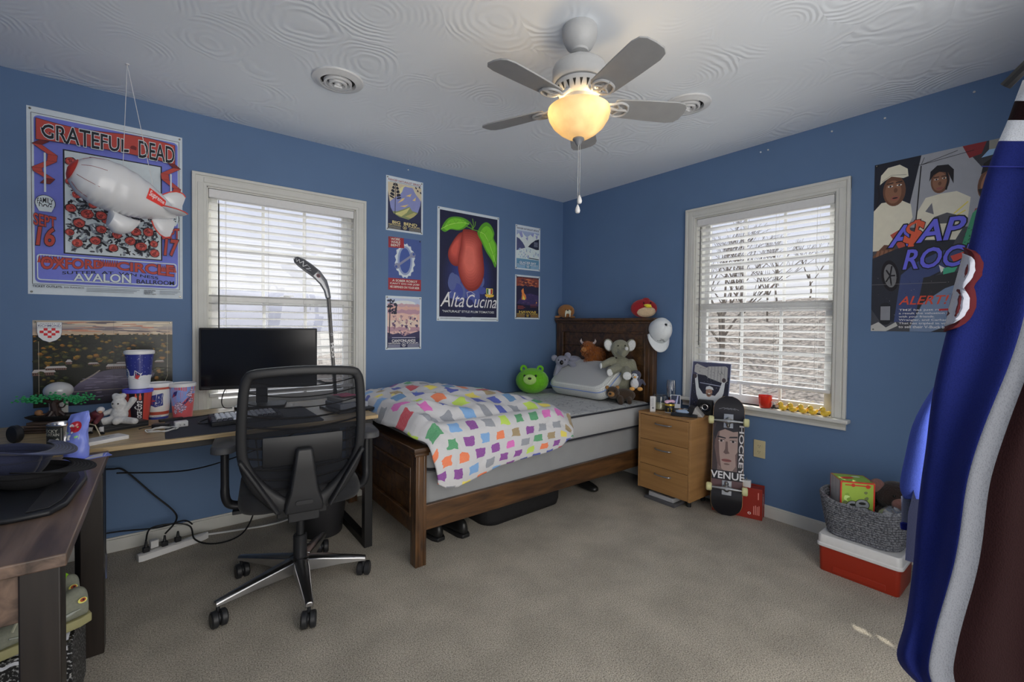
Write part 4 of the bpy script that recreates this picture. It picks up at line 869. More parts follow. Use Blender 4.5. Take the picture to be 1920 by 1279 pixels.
# duvet: crumpled cover with painted squares
def duvet_mat():
    m, nt, b = _new('painted_squares_cotton'); N = nt.nodes.new; L = nt.links.new
    def mth(op, a, c=None, d=None):
        n = N('ShaderNodeMath'); n.operation = op
        for i, v in enumerate((a, c, d)):
            if v is None: continue
            if isinstance(v, (int, float)): n.inputs[i].default_value = v
            else: L(v, n.inputs[i])
        return n.outputs[0]
    uv = N('ShaderNodeUVMap'); uv.uv_map = 'UVMap'; nz = N('ShaderNodeTexNoise'); nz.inputs['Scale'].default_value = 15; nz.inputs['Detail'].default_value = 2; L(uv.outputs[0], nz.inputs['Vector'])
    s = N('ShaderNodeSeparateXYZ'); L(uv.outputs[0], s.inputs[0]); sn = N('ShaderNodeSeparateColor'); L(nz.outputs['Color'], sn.inputs[0])
    x = mth('MULTIPLY', s.outputs[0], 1/.122); y = mth('MULTIPLY', s.outputs[1], 1/.122)
    x = mth('ADD', x, mth('MULTIPLY', mth('SUBTRACT', sn.outputs[0], .5), .34)); y = mth('ADD', y, mth('MULTIPLY', mth('SUBTRACT', sn.outputs[1], .5), .34))
    iy = mth('FLOOR', y); x = mth('ADD', x, mth('MULTIPLY', iy, .41)); ix = mth('FLOOR', x)
    ci = N('ShaderNodeCombineXYZ'); L(ix, ci.inputs[0]); L(iy, ci.inputs[1]); wn = N('ShaderNodeTexWhiteNoise'); wn.noise_dimensions = '2D'; L(ci.outputs[0], wn.inputs['Vector'])
    fx = mth('ABSOLUTE', mth('SUBTRACT', mth('FRACT', x), .5)); fy = mth('ABSOLUTE', mth('SUBTRACT', mth('FRACT', y), .5))
    sq = mth('MULTIPLY', mth('LESS_THAN', fx, .27), mth('LESS_THAN', fy, .33))
    n2 = N('ShaderNodeTexNoise'); n2.inputs['Scale'].default_value = 160; L(uv.outputs[0], n2.inputs['Vector']); sq = mth('MULTIPLY', sq, mth('MULTIPLY_ADD', n2.outputs['Fac'], .35, .72))
    ro = N('ShaderNodeValToRGB'); ro.color_ramp.interpolation = 'CONSTANT'; cols = [(164,44,60),(204,104,56),(206,190,72),(162,190,60),(56,130,84),(44,62,150),(96,140,186),(112,40,128),(186,84,160),(134,116,80),(120,124,132),(66,112,152)]
    el = ro.color_ramp.elements
    while len(el) < len(cols): el.new(.5)
    for i, c in enumerate(cols): el[i].position = i/len(cols); el[i].color = (*K(*c, 1.5), 1)
    L(wn.outputs['Value'], ro.inputs[0]); mx = N('ShaderNodeMix'); mx.data_type = 'RGBA'; L(sq, mx.inputs[0]); mx.inputs[6].default_value = (.62,.62,.64,1); L(ro.outputs[0], mx.inputs[7]); L(mx.outputs[2], b.inputs['Base Color'])
    b.inputs['Roughness'].default_value = .85; b.inputs['Sheen Weight'].default_value = .1
    n3 = N('ShaderNodeTexNoise'); n3.inputs['Scale'].default_value = 30; n3.inputs['Detail'].default_value = 4; L(uv.outputs[0], n3.inputs['Vector']); bp = N('ShaderNodeBump'); bp.inputs['Strength'].default_value = .35; bp.inputs['Distance'].default_value = .006; L(n3.outputs['Fac'], bp.inputs['Height']); L(bp.outputs[0], b.inputs['Normal'])
    return m
def rid(p, s, o): n = noise.noise(Vector(p)*s+Vector((o,o*2,0))); return 1-abs(n)*2
FOOT = [(0,(-2.02,-.085)),(.25,(-2.06,-.26)),(.5,(-2.035,-.62)),(.72,(-2.03,-1.13)),(.80,(-2.035,-1.185)),(1,(-2.03,-1.20))]
# profile across the bed: v 0 at the wall, 1 at the hanging hem
def duvet(u, v):
    xr = interp([(0,-1.42),(.18,-1.22),(.35,-1.10),(.52,-1.02),(.66,-.99),(.74,-1.03),(.86,-1.06),(1,-1.11)], v)      # right edge
    xl = interp([(0,-2.0),(.1,-2.10),(.3,-2.16),(.5,-2.15),(.66,-2.10),(.72,-2.055),(.8,-2.04),(1,-2.02)], v)
    x = xl+(xr-xl)*u
    hem = interp([(0,.435),(.05,.405),(.13,.395),(.25,.42),(.42,.455),(.6,.465),(.8,.475),(.93,.49),(1,.53)], u)
    top = .745+.075*math.sin(min(1,u*1.25)*math.pi)**.6*math.sin(min(1,max(0,(v-.02)/.66))*math.pi)**.6
    top -= .10*max(0,1-u/.05)*.7 + (.095*max(0,(u-.86)/.14)**1.4)
    if v < .68:
        q = v/.68; y = -.075-1.02*q; z = top-(.06*max(0,(.06-q)/.06))-.03*max(0,(q-.8)/.2)**2
    else:
        q = (v-.68)/.32; a = min(1,q/.35)*math.pi/2; zt = top-.03
        if q < .35: y = -1.095-.085*math.sin(a); z = zt-.085*(1-math.cos(a))
        else:
            k = (q-.35)/.65; y = -1.18-.018*math.sin(k*3.0)-.012*k; z = zt-.085-(zt-.085-hem)*k
    d = Vector((x, y, z*.8)); amp = .6+.4*min(1,v*3)
    w = .024*noise.noise(d*3.1)+.024*(rid((d.x*1.1+d.y*.8,d.y*.5,d.z),4.2,3)-.55)+.010*(rid((d.x*.5-d.y*1.2,d.y*.4+d.x,d.z),6.5,13)-.5)+.007*noise.noise(d*13)+.006*(rid((d.x*.6,d.y*1.5+d.x*.5,d.z),8.5,9)-.5)
    # crumple gathered towards the foot end
    g = max(0, 1-u/.45); w += g*(.030*(rid((d.x*1.0+d.y*1.4, d.y*.35-d.x*.6, d.z), 5.2, 5)-.5)+.012*noise.noise(d*11))
    w *= min(1, .25+4*min(u,1-u,.25)*1.0)
    if v < .68: z += w*(1 if z > .66 else .3)
    else: y -= abs(w)*.9; x += w*.2
    lim = .660 if y > -1.13 and x > -2.02 else 0
    if x < -2.0 and y > -1.14: z = max(z, .634)+(.012 if u > .02 else 0)
    return (x, y, max(z, lim))
mb = MB(duvet_mat()); mb.grid(duvet, 120, 130, uvfn=lambda u, v: (u*1.16, v*1.75))
dv = build(mb, 'duvet', solid=.012, ang=180); tag(dv, 'crumpled white duvet printed with many coloured squares, on the bed', 'duvet')

# ---------------------------------------------------------------- pillow and soft toys
def pil_mat():
    m, nt, b = _new('knitted_pillow_cover'); N = nt.nodes.new; L = nt.links.new; tc = N('ShaderNodeTexCoord'); br = N('ShaderNodeTexBrick'); br.offset = 0
    br.inputs['Scale'].default_value = 1; br.inputs['Brick Width'].default_value = .011; br.inputs['Row Height'].default_value = .011; br.inputs['Mortar Size'].default_value = .0016
    br.inputs['Color1'].default_value = (.74,.76,.73,1); br.inputs['Color2'].default_value = (.78,.80,.77,1); br.inputs['Mortar'].default_value = (.52,.53,.53,1)
    L(tc.outputs['Object'], br.inputs['Vector']); L(br.outputs['Color'], b.inputs['Base Color']); b.inputs['Roughness'].default_value = .9
    bp = N('ShaderNodeBump'); bp.inputs['Strength'].default_value = .15; bp.inputs['Distance'].default_value = .001; bp.invert = True; L(br.outputs['Fac'], bp.inputs['Height']); L(bp.outputs[0], b.inputs['Normal']); return m
BL_ = Vector((-.445,-.325,.704)); BR_ = Vector((-.41,-.92,.704)); TL_ = Vector((-.235,-.325,.846))
px_ = (BR_-BL_).normalized(); pz_ = (TL_-BL_); pz_ = (pz_-px_*pz_.dot(px_)).normalized(); py_ = pz_.cross(px_)
pm = Matrix((px_, py_, pz_)).transposed().to_4x4(); pm.translation = (BL_+BR_)/2
mb = MB(pil_mat()); P = rrect(-.305,.305,-.03,.34,.09,8)
def pring(s, y): return [(x*s, y, .155+(z-.155)*s) for x, z in P]
rings = [pring(s, y) for s, y in ((.80,-.066),(.90,-.062),(.965,-.045),(.995,-.022),(1,0),(.995,.022),(.965,.045),(.90,.062),(.80,.066))]
mb.loft(rings[::-1]); pl = build(mb, 'pillow', ang=80); pl.matrix_world = pm; tag(pl, 'pale grey knitted foam pillow leaning on the soft toys', 'pillow')
mb = MB(M('blue_piping', K(96,120,168), .7)); mb.tube([(x,.0-.03,z) for x, z in P]+[(P[0][0],-.03,P[0][1])], .0032, 6); build(mb, 'blue_piping', pl)
mb = MB(PRINT); fl = Flat(mb, lambda u, v, n: (u, -.0662-n, v)); fl.ell(.17,.27,.010,.009,K(150,40,44),10); fl.ell(.168,.255,.012,.009,K(40,40,60),8); fl.line([(.178,.245),(.184,.232),(.188,.236),(.194,.218),(.199,.222),(.206,.20),(.212,.192)],.0026,K(90,96,130)); build(mb, 'embroidery', pl)

def plushmat(name, c=(.5,.5,.5), bump=.8, sc=130, var=.15): return M(name, c, .95, bump=bump, scale=sc, var=var, spec=.1, sheen=.3, dist=.006)
def blob(name, parts, mat, parent, vox=.006, sm=4):
    mb = MB(mat)
    for p in parts:
        if p[0] == 'e': mb.ball(p[1], p[2], n=18, rot=p[3] if len(p) > 3 else None)
        else: mb.caps(p[1], p[2], p[3], p[4] if len(p) > 4 else None)
    return build(mb, name, parent, remesh=vox, sm=sm)
def balls(name, items, mat, parent):
    for c, r in items: mb = MB(mat); mb.ball(c, r, n=12); o = build(mb, name, parent)
    return o
EYE = M('glossy_black_eye', (.01,.01,.01), .15)
# round green toy (plain stand-in)
g = thing('green_plush', 'round bright green soft toy sitting against the back wall on the bed', 'soft toy', (-.56,-.215,.636), -48)
GR = plushmat('green_plush_fur', K(84,146,30), .5)
blob('body', [('e',(0,0,.112),(.146,.125,.112))], GR, g)
for x in (-.075,.07):
    mb = MB(GR); mb.X = Matrix.Translation((x,-.01,.215)) @ Matrix.Rotation(R(90),4,'X'); rr = .022
    mb.tube([(rr*math.cos(a),rr*1.1*math.sin(a),0) for a in (2*math.pi*k/16 for k in range(17))], .011, 8); build(mb, 'ear', g)
blob('muzzle', [('e',(-.005,-.118,.135),(.058,.018,.045))], plushmat('pale_green_felt', K(138,170,96), .3), g, .004)
balls('nose', [((-.004,-.137,.146),(.016,.006,.010))], M('dark_green_felt', (.02,.03,.01), .9), g)
balls('eye', [((-.052,-.108,.165),.010),((.046,-.108,.168),.010)], EYE, g)
# walrus on the headboard
w = thing('walrus_plush', 'brown round walrus soft toy on the left end of the headboard', 'soft toy', (-.066,-.125,1.30), -62)
BRN = plushmat('tan_brown_fur', K(126,86,50))
blob('body', [('e',(0,0,.067),(.083,.05,.067)),('e',(-.085,0,.015),(.03,.02,.012)),('e',(.07,-.03,.012),(.03,.02,.012))], BRN, w, .005)
CREAMP = plushmat('cream_plush', K(196,186,166)); blob('muzzle', [('e',(.035,-.047,.062),(.030,.013,.02)),('c',(.015,-.056,.055),(.012,-.06,.014),.008,.004),('c',(.055,-.054,.055),(.056,-.058,.014),.008,.004)], CREAMP, w, .003, 2)
balls('eye', [((.012,-.05,.085),.004),((.062,-.044,.085),.004)], EYE, w); balls('nose', [((.036,-.061,.075),(.009,.005,.006))], EYE, w)
# red round bird (plain stand-in)
b_ = thing('red_bird_plush', 'round red bird soft toy with cream belly on the headboard', 'soft toy', (-.07,-1.005,1.30), -52)
REDP = plushmat('red_plush_fur', K(122,28,34))
blob('body', [('e',(0,0,.076),(.104,.052,.076)),('e',(.015,0,.145),(.03,.022,.018))], REDP, b_, .005)
blob('belly', [('e',(.015,-.026,.052),(.075,.034,.048))], plushmat('beige_belly_fur', K(166,146,120)), b_, .004)
blob('beak', [('e',(.025,-.058,.098),(.030,.022,.012),(0,0,0)),('e',(.035,-.062,.088),(.024,.018,.009))], plushmat('yellow_felt', K(206,168,48), .3), b_, .003, 2)
balls('eye', [((-.002,-.048,.118),.006),((.050,-.046,.118),.006)], EYE, b_)
# koala draped over the pillow
k_ = thing('koala_plush', 'grey koala soft toy slumped over the left top of the pillow', 'soft toy', (-.315,-.335,.852), -42)
GREYP = plushmat('grey_plush_fur', K(104,106,118)); DGREY = plushmat('dark_grey_fur', K(70,70,80))
blob('body', [('e',(0,-.02,.065),(.062,.05,.052)),('e',(.10,.02,.072),(.075,.048,.042)),('c',(.075,-.05,.055),(.115,-.075,.012),.027,.024),('c',(-.03,-.02,.02),(-.055,-.06,-.055),.03,.026)], GREYP, k_, .005)
for s in (-1,1): blob('ear', [('e',(-.01+s*.058,.0,.103+.012*s),(.03,.016,.03)),('e',(-.01+s*.068,-.004,.095),(.02,.014,.02))], GREYP, k_, .005)
balls('nose', [((-.008,-.07,.058),(.016,.01,.021))], EYE, k_); balls('eye', [((-.035,-.064,.078),.006),((.022,-.064,.082),.006)], EYE, k_)
# shaggy highland cow
c_ = thing('highland_cow_plush', 'shaggy ginger highland cow soft toy between koala and elephant', 'soft toy', (-.165,-.555,.845), -60)
GING = plushmat('ginger_fur', K(118,68,30)); body = [('e',(0,0,.08),(.062,.055,.085)),('e',(-.035,-.02,.20),(.05,.055,.055)),('e',(.03,.01,.13),(.065,.055,.08)),('c',(-.02,-.05,.04),(-.05,-.075,.01),.026,.026)]
blob('body', body, GING, c_, .006); mb = MB(GING); rnd = random.Random(21)
for k in range(620):
    p = rnd.choice(body[:3]); o = Vector(p[1]); r = Vector(p[2]); d = Vector((rnd.gauss(0,1),rnd.gauss(0,1),rnd.gauss(0,1))).normalized()
    q = o+Vector((d.x*r.x,d.y*r.y,d.z*r.z)); tip = q+d*.016+Vector((rnd.uniform(-.008,.008),rnd.uniform(-.008,.008),-.026)); mid = (q+tip)/2+d*.008
    mb.tube([q-d*.004,mid,tip], [.0032,.0026,.0006], 4)
fur = build(mb, 'shaggy_coat', c_); fur['kind'] = 'stuff'
blob('muzzle', [('e',(-.06,-.062,.185),(.026,.022,.022))], plushmat('tan_muzzle', K(150,106,62)), c_, .004)
for s in (-1,1): mb = MB(plushmat('pale_horn', K(150,140,140))); mb.tube([(-.035+s*.045,-.02,.235),(-.035+s*.062,-.022,.25),(-.035+s*.06,-.024,.275)], [.011,.009,.003], 8, smooth=3); build(mb, 'horn', c_)
blob('foot', [('e',(-.055,-.085,.012),(.028,.026,.022))], plushmat('orange_tan_felt', K(166,104,40)), c_, .004); balls('eye', [((-.075,-.055,.215),.005),((-.03,-.07,.218),.005)], EYE, c_)
# elephant
e_ = thing('elephant_plush', 'grey-green elephant soft toy with pale ears sitting behind the pillow', 'soft toy', (-.185,-.865,.815), -44)
ELE = plushmat('khaki_grey_fur', K(112,112,98)); PALE = plushmat('pale_grey_lining', K(172,174,174), .3)
blob('body', [('e',(.02,.01,.07),(.085,.07,.10)),('e',(0,-.015,.235),(.075,.07,.075)),('c',(-.03,-.05,.08),(-.085,-.115,.06),.038,.036),('c',(.04,-.055,.06),(.035,-.13,.035),.042,.040),
    ('c',(-.06,-.01,.135),(-.135,-.04,.105),.034,.030),('c',(.09,-.01,.12),(.125,-.03,.0),.036,.030),('c',(0,-.07,.225),(.01,-.115,.20),.032,.026),('c',(.01,-.115,.20),(.03,-.128,.235),.024,.018),('c',(.03,.0,-.03),(.02,.0,-.14),.07,.06)], ELE, e_, .006)
for s in (-1,1):
    er = blob('ear', [('e',(s*.088,.02,.262),(.040,.018,.055),(0,R(s*18),0))], ELE, e_, .005); blob('ear_lining', [('e',(s*.092,.004,.262),(.033,.010,.046),(0,R(s*18),0))], PALE, er, .004, 2)
blob('foot_pad', [('e',(-.094,-.150,.055),(.030,.010,.030),(R(-12),0,R(30))),('e',(.035,-.168,.033),(.034,.010,.033),(0,0,0))], PALE, e_, .004, 2); blob('hand_pad', [('e',(-.155,-.052,.098),(.012,.022,.026)),('e',(.133,-.046,-.01),(.024,.02,.02))], PALE, e_, .004, 2)
blob('trunk_tip', [('e',(.033,-.138,.243),(.014,.012,.016))], PALE, e_, .003, 2); balls('eye', [((-.025,-.082,.262),.0055),((.03,-.082,.264),.0055)], EYE, e_)
# penguin
p_ = thing('penguin_plush', 'small penguin soft toy beside the pillow, above the dark bear', 'soft toy', (-.165,-1.01,.745), -45)
blob('body', [('e',(0,0,.04),(.045,.038,.048)),('e',(0,0,.105),(.04,.036,.038)),('c',(.045,0,.06),(.07,.01,.03),.014,.010)], plushmat('slate_fur', K(66,68,82)), p_, .005)
blob('belly', [('e',(-.012,-.018,.038),(.035,.030,.040)),('e',(-.010,-.018,.098),(.029,.024,.026))], plushmat('white_plush', K(176,178,184)), p_, .004); blob('foot', [('e',(-.035,-.045,.0),(.022,.024,.016)),('e',(.025,-.045,.0),(.022,.024,.016))], plushmat('orange_felt', K(190,136,72), .3), p_, .004, 2)
blob('beak', [('e',(-.014,-.045,.092),(.012,.010,.008))], plushmat('orange_felt'), p_, .003, 2); balls('eye', [((-.026,-.04,.106),.004),((.006,-.042,.106),.004)], EYE, p_)
# dark bear lying on the mattress
d_ = thing('bear_plush', 'dark brown bear soft toy lying beside the pillow on the mattress', 'soft toy', (-.33,-.975,.641), -40)
DBR = plushmat('dark_brown_fur', K(48,38,30)); TANP = plushmat('tan_face_fur', K(126,92,54))
blob('body', [('e',(.045,.03,.055),(.09,.06,.052)),('e',(-.05,-.02,.082),(.05,.048,.048)),('c',(0,-.05,.04),(.0,-.075,.016),.026,.022),('c',(.07,-.03,.03),(.07,-.055,.016),.024,.02)], DBR, d_, .005)
blob('muzzle', [('e',(-.068,-.055,.075),(.028,.024,.022))], TANP, d_, .004); blob('ear', [('e',(-.09,-.01,.118),(.016,.012,.016))], TANP, d_, .004); blob('ear', [('e',(-.015,-.02,.122),(.016,.012,.016))], TANP, d_, .004)
balls('nose', [((-.08,-.079,.08),(.010,.006,.008))], EYE, d_); balls('eye', [((-.088,-.05,.10),.005),((-.045,-.065,.102),.005)], EYE, d_)
# white cap hung on the headboard corner
wc = thing('baseball_cap', 'white baseball cap hanging from the right corner of the headboard', 'cap', (-.085,-1.175,1.20), 0)
CAPW = M('white_cap_cotton', K(176,180,182), .85, bump=.3, scale=200, var=.06)
U = Matrix.Rotation(R(-50),4,'Z') @ Matrix.Rotation(R(62),4,'X') @ Matrix.Rotation(R(18),4,'Y')
mb = MB(CAPW); mb.X = U; mb.grid(lambda u, v: ((.085*math.cos(u*2*math.pi))*math.cos(v*1.5)**.8, (.098*math.sin(u*2*math.pi))*math.cos(v*1.5)**.8+.01, .115*math.sin(v*1.5)-.03+.004*abs(math.sin(u*6*math.pi))), 48, 14); build(mb, 'crown', wc, solid=.003)
mb = MB(CAPW); mb.X = U; mb.grid(lambda u, v: ((.086+.008*v)*math.cos(R(200+140*u)), (.098*math.sin(R(200+140*u))+.01)-.075*v*math.sin(u*math.pi)**.5, -.03-.012*v*(1-2*abs(u-.5))-.02*v*(2*abs(u-.5))**2), 24, 6); br = build(mb, 'brim', wc, solid=.004)
mb = MB(EYE); mb.X = U; mb.ball((0,.01,.087),(.006,.006,.004),n=10); build(mb, 'button', wc); mb = MB(PRINT); mb.X = U; fl = Flat(mb, lambda u, v, n: (u, -.088-n+.5*u*u*8, v)); fl.line([(-.02,.03),(.012,.02),(-.016,.0),(.024,-.004)],.005,K(40,42,48)); fl.line([(-.03,-.008),(.03,.0)],.006,K(40,42,48)); build(mb, 'stitched_mark', wc)
# things in the dark under the bed
def shoe_mesh(mb, L_=.28, W=.095, Hh=.085):
    rings = []
    for t, w, z0, h in ((0,.30,.012,.055),(.06,.62,.01,.085),(.18,.74,.008,.098),(.34,.76,.008,.096),(.5,.82,.008,.078),(.68,1,.008,.06),(.84,.95,.008,.05),(.95,.66,.010,.04),(1,.3,.014,.028)):
        x = t*L_; ww = W/2*w; rings.append([(x,-ww,z0),(x,-ww*1.02,z0+h*.45),(x,-ww*.62,z0+h*.92),(x,0,z0+h),(x,ww*.62,z0+h*.92),(x,ww*1.02,z0+h*.45),(x,ww,z0)])
    mb.loft(rings); return mb
DKSH = M('black_shoe_leather', (.012,.012,.012), .35, bump=.1, scale=80)
for (x,y,rz,lab) in ((-1.86,-.95,97,'black shoe under the bed, left one of the pair beside the footboard'),(-1.725,-1.0,95,'black shoe under the bed, right one of the pair beside the footboard')):
    s = thing('shoe', lab, 'shoe', (x,y,0), rz, 'black shoes under the bed'); build(shoe_mesh(MB(DKSH)), 'upper', s, sub=1); mb = MB(BLACKM); mb.prism([(t,w) for t, w in ((-.004,-.025),(.03,-.04),(.16,-.043),(.24,-.05),(.283,-.02),(.283,.02),(.24,.05),(.16,.043),(.03,.04),(-.004,.025))], 0, .022); build(mb, 'sole', s, bevel=.005)
mb = MB(M('underbed_black', (.010,.010,.011), .8, bump=.4, scale=20, dist=.01))  # black mass added where the space under the bed is only dark
mb.loft([[(x*s+.01*noise.noise((x*5,z*9,1)),y*s2,z) for x,y in rrect(-.34,.34,-.17,.17,.09,6)] for s, s2, z in ((.97,.97,.0),(1,1,.03),(1,1,.10),(.95,.92,.14),(.82,.75,.158))]); mb.tube([(-.2,-.05,.15),(-.1,-.1,.168),(.1,-.1,.168),(.2,-.05,.15)], .012, 7, smooth=5)
o = build(mb, 'underbed_dark_fill', ang=80); tag(place(o, (-1.24,-.80,0), 2), 'black soft mass filling the dark under the middle of the bed', 'bag')
o = build(shoe_mesh(MB(DKSH)), 'slipper', sub=1); tag(place(o, (-.60,-.72,0), -88), 'dark slipper under the bed near the nightstand', 'slipper')
# ---------------------------------------------------------------- desks at the back wall and the left wall
MAPLE = wood('light_desk_wood', K(112,96,72,1.9), K(148,128,92,1.9), .42, (2.5,26,26), .04, .1)
DT = .735
dk = thing('computer_desk', 'long desk with light wood top and black metal legs under the left window', 'desk', (0,0,0))
mb = MB(MAPLE); mb.box(-3.72, -2.172, -.80, -.092, DT-.02, DT); build(mb, 'desktop', dk, bevel=.003)
for y in (-.735,-.15): mb = MB(BLACKM); mb.box(-3.34, -2.23, y-.02, y+.02, DT-.055, DT-.0205); build(mb, 'frame_rail', dk, bevel=.002)
for x in (-3.36,-2.215,-3.70):
    for y in (-.75,-.15):
        if x == -3.70 and y == -.75: continue
        mb = MB(BLACKM); mb.box(x-.022, x+.022, y-.022, y+.022, 0, DT-.0208); build(mb, 'leg', dk, bevel=.002)
    for z0, z1 in ((.0,.042),(DT-.062,DT-.021)):
        if x != -3.70: mb = MB(BLACKM); mb.box(x-.0215, x+.0215, -.73, -.17, z0, z1); build(mb, 'side_bar', dk, bevel=.002)
WALN = wood('dark_walnut', K(46,36,30,2.0), K(96,78,66,2.0), .38, (26,2.2,26), .05, .2)
dd = thing('side_desk', 'dark brown wooden desk along the left wall in the foreground', 'desk', (0,0,0))
mb = MB(WALN); mb.box(-3.85, -3.272, -1.845, -.875, .71, .738); build(mb, 'desktop', dd, bevel=.003)
WALV = wood('dark_walnut_upright', K(28,22,18,1.0), K(46,38,33,1.0), .42, (26,26,2.2), .05, .15)
for x, y in ((-3.315,-1.80),(-3.80,-1.80),(-3.315,-.93),(-3.80,-.93)):
    mb = MB(WALV); mb.box(x-.032, x+.032, y-.032, y+.032, 0, .7095); build(mb, 'leg', dd, bevel=.003)
mb = MB(WALN); mb.box(-3.768, -3.347, -1.815, -1.795, .60, .7095); build(mb, 'apron', dd, bevel=.002); mb = MB(WALN); mb.box(-3.325, -3.305, -1.768, -.962, .61, .7095); build(mb, 'apron', dd, bevel=.002)

# monitor
mn = thing('monitor', 'large black computer monitor switched off in front of the left window', 'monitor', (-2.654,-.205,DT), -15.8)
mb = MB(BLACKP); mb.box(-.304, .304, -.008, .022, .115, .468); mb.box(-.22, .22, .02, .045, .17, .41); build(mb, 'casing', mn, bevel=.005)
mb = MB(M('dark_screen', (.006,.006,.008), .18, spec=.5)); mb.box(-.294, .294, -.0088, -.0075, .136, .458); build(mb, 'screen', mn)
mb = MB(BLACKM); mb.box(-.03, .03, .045, .07, .02, .34); mb.box(-.05,.05,.03,.06,.24,.32); build(mb, 'stand_neck', mn, bevel=.004); mb = MB(BLACKM); mb.prism(rrect(-.13,.13,-.06,.13,.03), 0, .018); build(mb, 'stand_base', mn, bevel=.003)
mb = MB(PRINT); fl = Flat(mb, lambda u, v, n: (u, -.0084-n, v)); fl.line([(-.29,.125),(-.25,.125)],.004,K(60,62,66)); build(mb, 'maker_mark', mn)

# desk pad, keyboard, cables
o = MB(M('charcoal_desk_pad', K(40,42,50,1.8), .8, bump=.3, scale=500, dist=.0005)); o.prism(rrect(-3.10,-2.45,-.785,-.30,.02), 0, .003); o = build(o, 'desk_pad'); o.location = (0,0,DT); tag(o, 'charcoal desk pad lying under the white-keyed keyboard', 'desk pad')
kb = thing('compact_keyboard', 'compact black keyboard with pale keycaps on the desk pad', 'keyboard', (-2.775,-.575,DT+.003), 3)
mb = MB(BLACKP); mb.loft([[(x,y,z) for y,z in ((-.065,0),(.065,0),(.065,.034),(-.065,.02))] for x in (-.155,.155)]); build(mb, 'case', kb, bevel=.003)
KEYM = M('pale_lilac_keycap', K(176,178,204), .5); KEYD = M('charcoal_keycap', K(48,50,60), .5); mb = MB(KEYM); mb2 = MB(KEYD)
for r in range(5):
    for c in range(14):
        x = -.142+.0218*c; y = -.05+.0245*r; z = .021+.013*(y+.065)/.13; q = mb2 if (r == 0 and c not in (4,5,6,7,8)) or c in (0,13) else mb
        q.loft([[(x-.0095*s,y-.0105*s,zz),(x+.0095*s,y-.0105*s,zz),(x+.0095*s,y+.0105*s,zz),(x-.0095*s,y+.0105*s,zz)] for s, zz in ((1,z),(.78,z+.010))])
build(mb, 'keycaps', kb, flat=True); build(mb2, 'dark_keycaps', kb, flat=True)
CABLE = M('black_cable', (.010,.010,.011), .5)
def cable(name, pts, r, label, mat=CABLE, k=8, cat='cable', group=None):
    mb = MB(mat); mb.tube(pts, r, 7, smooth=k); return tag(build(mb, name), label, cat, group)
cable('keyboard_cable', [(-2.80,-.505,.768),(-2.93,-.55,.742),(-2.97,-.50,.7405),(-2.90,-.40,.7405),(-2.78,-.33,.7405),(-2.74,-.27,.7405),(-2.72,-.13,.745),(-2.70,-.075,.70),(-2.70,-.06,.45)], .0025, 'black keyboard cable curling across the desk pad')
cable('monitor_cable', [(-2.66,-.13,.86),(-2.72,-.11,.885),(-2.81,-.12,.86),(-2.84,-.13,.79),(-2.83,-.14,.745),(-2.79,-.15,.739)], .0028, 'black cable arching down from the monitor to the desk')
cable('flat_adapter_cable', [(-3.04,-.37,.745),(-2.98,-.34,.740),(-2.90,-.30,.7395),(-2.80,-.27,.7395),(-2.70,-.24,.7395)], .0022, 'thin black cable lying behind the keyboard')
o = MB(BLACKP); o.box(-.05,.05,-.014,.014,0,.012); tag(place(build(o, 'power_bank', bevel=.004), (-3.075,-.345,DT), 6), 'flat black slab gadget on the desk before the blossom cup', 'gadget')
ad = thing('phone_charger', 'white square charger on the desk beside its coiled white cable', 'charger', (-3.04,-.545,DT+.0032), 8); mb = MB(WPLAST); mb.prism(rrect(-.026,.026,-.02,.02,.006), 0, .026); build(mb, 'body', ad, bevel=.003); mb = MB(CHROME); mb.box(-.010,-.006,-.034,-.02,.010,.016); mb.box(.006,.010,-.034,-.02,.010,.016); build(mb, 'prongs', ad)
pts = []
for k in range(34):
    a = k/33*2*math.pi*2.6; pts.append((-3.115+(.055+.008*math.sin(k*1.7))*math.cos(a)+.01*k/33, -.60+(.035+.01*math.sin(k*.9))*math.sin(a), DT+.005+.0022*(k % 5)))
cable('charging_cable', pts, .0021, 'coiled white charging cable on the light desk front edge', WPLAST, 4)
o = MB(BLACKP); o.prism(rrect(-.035,.035,-.018,.018,.012), 0, .018); o.tube([(-.035,0,.008),(-.06,-.01,.006),(-.075,-.03,.004)], .003, 6, smooth=4); tag(place(build(o, 'usb_hub', bevel=.003), (-3.115,-.50,DT), -20), 'small black plug with cord beside the white charger', 'plug')

# cups
def cup(label, x, y, z, r0, r1, h, base_col, lid_col, art, rz=0):
    c = thing('plastic_cup', label, 'cup', (x,y,z), rz, 'souvenir plastic cups on the desk'); mb = MB(GLOSSP)
    rad = lambda v: r0+(r1-r0)*v/h
    mb.lathe([(.001,.002),(r0-.004,.002),(r0-.002,0),(r0,.004),(r1,h)], 44, c=base_col)
    fl = Flat(mb, lambda u, v, n: ((rad(v)+n)*math.cos(u/r1-math.pi/2), (rad(v)+n)*math.sin(u/r1-math.pi/2), v), .0005, 3e-5, .010); art(fl, r1, h); build(mb, 'body', c)
    if lid_col:
        mb = MB(M('lid_%d' % int(lid_col[2]*1000), lid_col, .35)); mb.lathe([(r1+.001,h-.010),(r1+.004,h-.010),(r1+.005,h-.002),(r1+.004,h+.006),(r1-.001,h+.008),(r1-.004,h+.003),(.001,h+.003)], 40); build(mb, 'lid', c)
    return c
def band(fl, r, v0, v1, c): fl.rect(-math.pi*r, v0, math.pi*r, v1, c, 44)
